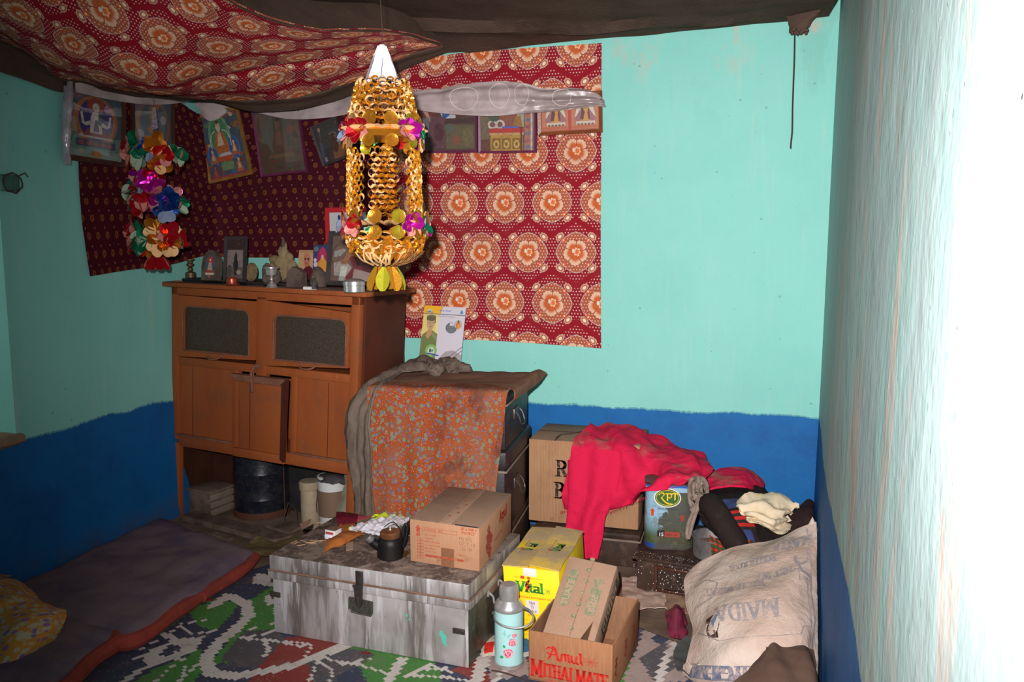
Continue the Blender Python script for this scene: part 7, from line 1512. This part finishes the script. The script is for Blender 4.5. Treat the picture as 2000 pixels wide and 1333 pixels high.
leaf(.028, .068, .020, .006, 2.6); leaf(.012, .055, .018, .006, 3.5); leaf(.045, .095, .018, .005, 1.2); leaf(.018, .09, .014, .005, 2.2); rose(.030, .070, .018); rose(.046, .112, .015, 1); rose(.052, .140, .009, 2)
for k in range(9): ik.add(xf2([[(0, 0), (.006, .0022), (.012, 0), (.006, -.0022)]], .012+.0035*k, .148-.002*k+.004*(k % 2), 1, k*1.3), (.16, .45, .42))
ik.onto(cyl).build('rose_print', M['print'], t, smooth=0)

# ================================================================ rug, mats, bedding
PAL = {'w': (.56, .49, .46), 'g': (.065, .20, .045), 'b': (.045, .050, .085), 'r': (.23, .04, .035), 'd': (.085, .075, .085), 'p': (.33, .24, .22)}
def P0(x, y): p = atz(x, y, 0.0); return (p.x, p.y)
REG = []   # (kind, points or polygon, width, colour): painted in order, all in floor metres
def stroke(c, pts, w): REG.append(('s', [P0(*p) for p in pts], w, c))
def area(c, pts): REG.append(('a', [P0(*p) for p in pts], 0, c))
area('b', [(150, 1400), (230, 1290), (320, 1235), (420, 1160), (530, 1105), (600, 1240), (480, 1333), (400, 1420)])
area('g', [(370, 1195), (420, 1170), (465, 1180), (450, 1205), (420, 1235), (385, 1225)]); area('g', [(455, 1240), (480, 1180), (540, 1140), (560, 1200), (545, 1250), (470, 1265), (420, 1290)])
area('g', [(300, 1310), (345, 1290), (395, 1270), (400, 1310), (370, 1340), (240, 1345)]); area('g', [(480, 1290), (430, 1270), (410, 1300)])
area('d', [(430, 1290), (475, 1235), (540, 1230), (560, 1260), (500, 1310)]); area('r', [(500, 1310), (560, 1245), (640, 1250), (700, 1275), (680, 1345), (480, 1360)]); area('r', [(470, 1345), (520, 1300), (640, 1280), (610, 1345)])
area('d', [(600, 1300), (650, 1262), (720, 1275), (750, 1290), (700, 1330), (620, 1345)]); area('g', [(690, 1345), (700, 1300), (740, 1280), (790, 1290), (860, 1310), (830, 1345)]); area('b', [(660, 1320), (700, 1300), (720, 1345), (650, 1345)])
area('r', [(880, 1310), (940, 1280), (960, 1333), (900, 1345)]); area('p', [(930, 1240), (1000, 1230), (1040, 1320), (960, 1333)]); area('b', [(860, 1320), (890, 1312), (940, 1345), (860, 1345)])
area('p', [(1270, 1200), (1340, 1180), (1340, 1333), (1210, 1345)]); area('d', [(1250, 1290), (1300, 1255), (1320, 1300), (1280, 1340)]); area('b', [(1270, 1245), (1300, 1235), (1310, 1250), (1280, 1262)])
stroke('w', [(415, 1185), (445, 1165), (480, 1180), (485, 1205), (460, 1230), (425, 1258), (400, 1290), (410, 1315), (460, 1322), (520, 1312), (580, 1300), (640, 1275), (700, 1250)], .052)
stroke('w', [(225, 1345), (260, 1320), (320, 1285), (355, 1290)], .028); stroke('w', [(275, 1270), (330, 1240), (352, 1222)], .012); stroke('w', [(240, 1300), (290, 1278), (330, 1262)], .014); stroke('w', [(320, 1240), (340, 1250), (328, 1265)], .03)
area('w', [(275, 1295), (295, 1270), (350, 1250), (398, 1245), (380, 1275), (330, 1290), (300, 1302)]); stroke('w', [(352, 1222), (370, 1240), (400, 1238), (425, 1232)], .014); stroke('w', [(355, 1220), (405, 1212)], .012)
area('b', [(310, 1282), (332, 1262), (350, 1262), (335, 1282)]); area('d', [(340, 1268), (352, 1262), (356, 1268), (344, 1276)])
stroke('w', [(290, 1345), (345, 1295)], .010); stroke('w', [(350, 1345), (360, 1305), (395, 1300)], .016); stroke('w', [(375, 1310), (350, 1330)], .012)
area('w', [(500, 1120), (545, 1130), (545, 1150), (490, 1140)]); area('w', [(515, 1165), (540, 1158), (545, 1175), (520, 1185)]); area('w', [(535, 1190), (548, 1185), (550, 1200), (536, 1203)]); stroke('w', [(450, 1240), (500, 1228), (560, 1212)], .010); stroke('w', [(470, 1248), (520, 1240), (565, 1222)], .014); stroke('w', [(480, 1250), (530, 1252), (590, 1265)], .016); stroke('w', [(515, 1255), (525, 1270), (518, 1282)], .018)
stroke('w', [(560, 1255), (610, 1262), (585, 1300)], .012); stroke('w', [(600, 1345), (620, 1290), (650, 1310), (640, 1345)], .012); stroke('w', [(610, 1280), (660, 1295), (700, 1300), (760, 1318)], .014); stroke('w', [(670, 1300), (720, 1288)], .014); stroke('w', [(750, 1345), (785, 1290)], .040); stroke('w', [(790, 1325), (840, 1300), (880, 1315)], .014); stroke('w', [(800, 1320), (870, 1325), (930, 1335)], .016); stroke('w', [(810, 1312), (870, 1305)], .012)
stroke('w', [(930, 1330), (950, 1270), (1000, 1240)], .05); stroke('w', [(960, 1333), (1020, 1290)], .02); stroke('w', [(1285, 1333), (1300, 1290), (1330, 1240)], .03); stroke('w', [(1280, 1220), (1340, 1220)], .05)
def inpoly(x, y, P):
    c = False; j = len(P)-1
    for i in range(len(P)):
        if (P[i][1] > y) != (P[j][1] > y) and x < (P[j][0]-P[i][0])*(y-P[i][1])/(P[j][1]-P[i][1])+P[i][0]: c = not c
        j = i
    return c
def segd(x, y, a, b):
    dx, dy = b[0]-a[0], b[1]-a[1]; L = dx*dx+dy*dy; k = max(0, min(1, ((x-a[0])*dx+(y-a[1])*dy)/L if L else 0)); return math.hypot(x-a[0]-dx*k, y-a[1]-dy*k)
BB = [(k, P, w, c, min(p[0] for p in P)-w, max(p[0] for p in P)+w, min(p[1] for p in P)-w, max(p[1] for p in P)+w) for k, P, w, c in REG]
def rugcol(x, y):
    c = 'b' if math.sin(x*7+y*5) > 0 else 'g'
    if y < 2.35: c = 'g' if math.sin(x*9-y*6) > .3 else 'b'
    for k, P, w, cc, x0, x1, y0, y1 in BB:
        if x < x0 or x > x1 or y < y0 or y > y1: continue
        if (k == 'a' and inpoly(x, y, P)) or (k == 's' and min(segd(x, y, a, b) for a, b in zip(P, P[1:])) < w/2): c = cc
    return c
RA = math.radians(-28); rc, rs = math.cos(RA), math.sin(RA); cw, ch = .020, .0062       # woven cells: long across, thin along
m = MB(); RO = (-1.28, 2.75); nx, ny = 118, 290
Mrug = {}
def rugpt(i, j): a, b = (i-nx/2)*cw, (j-ny/2)*ch; return (RO[0]+a*rc-b*rs, RO[1]+a*rs+b*rc)
cols = {}
rr = random.Random(9)
poly_rug = [P0(60, 1440), P0(180, 1290), P0(300, 1215), P0(400, 1150), P0(500, 1085), P0(600, 1060)]; poly_rug += [(-1.2, 3.36), (-.35, 3.42), (-.05, 3.3), (-.12, 2.4), (-.8, 2.2)]
def h_(i, j): return .0035+.0028*abs(math.sin(i*PI/2+.4))*0+.0022*math.sin((j % 4)*PI/2)*0
V = {}
def vid(i, j):
    if (i, j) not in V:
        x, y = rugpt(i, j); V[(i, j)] = m.add((x, y, .0040+.0032*(i % 2)+.004*noise.noise(Vector((x*3, y*3, 0)))))
    return V[(i, j)]
for j in range(ny):
    for i in range(nx*2):
        i2 = i
        x, y = rugpt((i+.5)/2, j+.5)
        # outer limit
        if not inpoly(x, y, poly_rug): continue
        q = int(i//2)
        xx, yy = rugpt(q+.5, (j//2)*2+1)
        c = PAL[rugcol(xx, yy)]
        f = 1+.16*(rr.random()-.5)
        if j % 2 == 0 and c[0] < .3 and rr.random() < .10: c = (c[0]+.05, c[1]+.06, c[2]+.05)
        a, b = [], []
        pts = [rugpt(i/2, j), rugpt((i+1)/2, j), rugpt((i+1)/2, j+1), rugpt(i/2, j+1)]
        ids = []
        for (px_, py_), kk in zip(pts, ((i, j), (i+1, j), (i+1, j+1), (i, j+1))):
            if kk not in V: V[kk] = m.add((px_, py_, .0020+.0022*(kk[0] % 2)+.0015*noise.noise(Vector((px_*3, py_*3, 0)))))
            ids.append(V[kk])
        m.face(ids, None, tuple(v*f for v in c))
rug = m.build('woven_rug', M['rug'], None, smooth=60); tag(rug, 'woven plastic floor rug patterned in white, green, navy and dark red', 'rug')
so = rug.modifiers.new('thickness', 'SOLIDIFY'); so.thickness = .004; so.offset = -1
# floor mattresses
def floormat(name, label, pts, th, seed):
    """stuffed mat from its floor outline (corner points), with a fat red rolled edge"""
    t = thing(name, label, 'floor mattress', (0, 0, 0))
    n = len(pts); c = Vector((sum(p[0] for p in pts)/n, sum(p[1] for p in pts)/n, 0)); P = [Vector((p[0], p[1], 0)) for p in pts]
    def B(u, v):
        a = P[0].lerp(P[1], u); b = P[3].lerp(P[2], u); return a.lerp(b, v)
    g = [[B(i/40, j/30)+Vector((0, 0, th*(min(1, 9*min(i/40, 1-i/40, j/30, 1-j/30)+.55)))) for i in range(41)] for j in range(31)]
    sheet(None, raw=g, amp=.010, fr=5, th=lambda u, v: th*.75, seed=seed).build('mat_top', M['mat_top'], t)
    return t, P
t, P = floormat('floor_mattress', 'long faded purple-brown floor mattress with a red rolled edge along the left wall', [(-3.12, 3.76), tuple(atz(496, 1084, .045)[:2]), tuple(atz(262, 1250, .045)[:2]), (-3.12, 2.72)], .045, 3)
def piping(t, pts, r, seed):
    m = MB(); pts = resample([Vector(p) for p in pts], 60); pts = [p+Vector((.006*noise.noise(p*6+Vector((seed, 0, 0))), .006*noise.noise(p*6+Vector((0, seed, 0))), 0)) for p in pts]
    m.tube(pts, [r*(1+.18*noise.noise(p*9)) for p in pts], 10); m.build('red_piping', M['mat_red'], t)
piping(t, [atz(x, y, .036) for x, y in ((500, 1088), (478, 1110), (445, 1134), (412, 1152), (392, 1168))], .027, 1)
piping(t, [atz(x, y, .036) for x, y in ((392, 1164), (362, 1185), (332, 1205), (300, 1230), (272, 1248), (250, 1256), (232, 1256))], .030, 2)
piping(t, [atz(x, y, .034) for x, y in ((240, 1256), (212, 1250), (180, 1244), (150, 1232), (120, 1224), (90, 1215))], .022, 3)
t, P = floormat('floor_mattress', 'second floor mattress, its red corner showing beside the flowered quilt', [(-3.10, 2.70), (-2.38, 2.575), (-2.22, 1.75), (-3.08, 1.75)], .042, 5)
piping(t, [(-2.40, 2.590, .030), (-2.33, 2.52, .034), (-2.32, 2.38, .034), (-2.27, 2.2, .034), (-2.22, 1.8, .034)], .030, 4)
# quilt heap bottom left
g = rowsat([[(-160, 1100, 2.75), (-60, 1118, 2.75), (0, 1130, 2.74), (35, 1140, 2.72), (62, 1160, 2.70)], [(-160, 1160, 2.52), (-60, 1150, 2.52), (20, 1155, 2.54), (75, 1168, 2.58), (112, 1188, 2.62)], [(-160, 1250, 2.32), (-60, 1220, 2.34), (20, 1200, 2.40), (80, 1195, 2.46), (124, 1205, 2.54)], [(-160, 1340, 2.2), (-60, 1300, 2.22), (10, 1260, 2.28), (75, 1240, 2.36), (116, 1236, 2.46)], [(-160, 1420, 2.12), (-60, 1370, 2.14), (0, 1325, 2.20), (55, 1290, 2.30), (95, 1268, 2.40)]])
hang('flowered_quilt', 'rolled quilt printed with orange and purple flowers at the bottom left corner', 'quilt', g, M['quilt'], 60, 60, amp=.016, fr=6, th=lambda u, v: .02+.05*(math.sin(PI*min(max(u, 0), 1)))**.5, seed=80, wr=lambda u, v, p: .009*math.sin(v*9+u*3))
# ---------------------------------------------------------------- odds and ends on the floor
def floorcloth(name, label, cat, pts, mat, nu=26, nv=22, amp=.008, hump=.04, seed=1, th=.003, colf=None, z0=.012):
    rr = random.Random(seed); n = len(pts)
    g = [[Vector((*atz(x, y, .0)[:2], z0+hump*rr.random()*(1 if 0 < i < len(r)-1 and 0 < j < n-1 else .3))) for i, (x, y) in enumerate(r)] for j, r in enumerate(pts)]
    m = sheet(g, nu, nv, amp, 16, th=th, seed=seed, colf=colf)
    for k, v in enumerate(m.v): m.v[k] = Vector((v.x, v.y, max(v.z, z0-.001+.0004*(k % 3))))
    return tag(m.build(name, mat), label, cat)
floorcloth('plastic_sack', 'flattened pale plastic sack on the floor in front of the carved chest', 'sack', [[(1215, 1135), (1250, 1132), (1280, 1145)], [(1215, 1165), (1262, 1160), (1298, 1170)], [(1220, 1200), (1265, 1200), (1302, 1200)]], M['palebag'], 30, 30, .010, .07, 4)
floorcloth('plastic_sack', 'brownish strip of sacking between the pale plastic sack and the flour sack', 'sack', [[(1290, 1165), (1320, 1168), (1345, 1175)], [(1296, 1182), (1320, 1185), (1345, 1190)], [(1300, 1200), (1325, 1203), (1350, 1210)]], M['card_top'], 20, 14, .006, .05, 8)
floorcloth('maroon_bag', 'crumpled maroon plastic bag lying left of the flour sack', 'bag', [[(1298, 1205), (1318, 1192), (1336, 1200)], [(1300, 1225), (1322, 1222), (1342, 1225)], [(1305, 1248), (1322, 1262), (1340, 1255)]], M['maroonbag'], 26, 26, .014, .09, 3)
floorcloth('grey_cloth', 'dark greenish-grey cloth end poking out from under the flour sack', 'cloth', [[(1325, 1265), (1340, 1255), (1352, 1262)], [(1315, 1285), (1332, 1290), (1350, 1295)], [(1322, 1318), (1338, 1325), (1350, 1332)]], M['khaki_grey'], 20, 20, .008, .05, 6)
floorcloth('white_wrapper', 'white and red plastic wrapper on the rug between the trunk and the thermos', 'wrapper', [[(945, 1255), (968, 1248), (990, 1255)], [(940, 1275), (965, 1272), (990, 1278)], [(942, 1292), (962, 1288), (988, 1296)]], M['dyed'], 20, 20, .006, .02, 5, colf=lambda u, v: (.60, .03, .02) if .15 < u < .5 and .35 < v < .85 else (.50, .44, .36), z0=.013)
floorcloth('magazine', 'glossy blue and white paper lying between the thermos and the open carton', 'paper', [[(1010, 1258), (1030, 1252)], [(1008, 1275), (1032, 1270)], [(1012, 1292), (1034, 1288)]], M['dyed'], 12, 12, .003, .01, 7, colf=lambda u, v: (.05, .15, .30) if u > .3 and v < .75 else (.55, .52, .50), z0=.013)
m = MB(); m.tube(resample([Vector((*P0(960, 1318), .016)), Vector((*P0(985, 1322), .014)), Vector((*P0(1030, 1338), .014)), Vector((*P0(1060, 1360), .014))], 20), .003, 6); tag(m.build('black_cable', M['string']), 'thin black cable on the rug at the foot of the thermos', 'cable')
for x, y, a, s, lb in ((348, 1078, .5, .02, 'tiny dark red scrap lying on the head end of the long floor mattress'), (405, 1174, .3, .024, 'red scrap at the gap in the long mattress edge'), (715, 1278, .1, .018, 'dark red scrap on the rug by the front of the silvery trunk')):
    p = atz(x, y, .055 if y < 1100 else .012); o = MB().box((0, 0, 0), (s*2, s*.7, .002)).build('red_scrap', M['scrap_red'], None, loc=p+Vector((0, 0, .004))); o.rotation_euler = (0, 0, a); tag(o, lb, 'scrap')
# dusty stone block beside the front planks
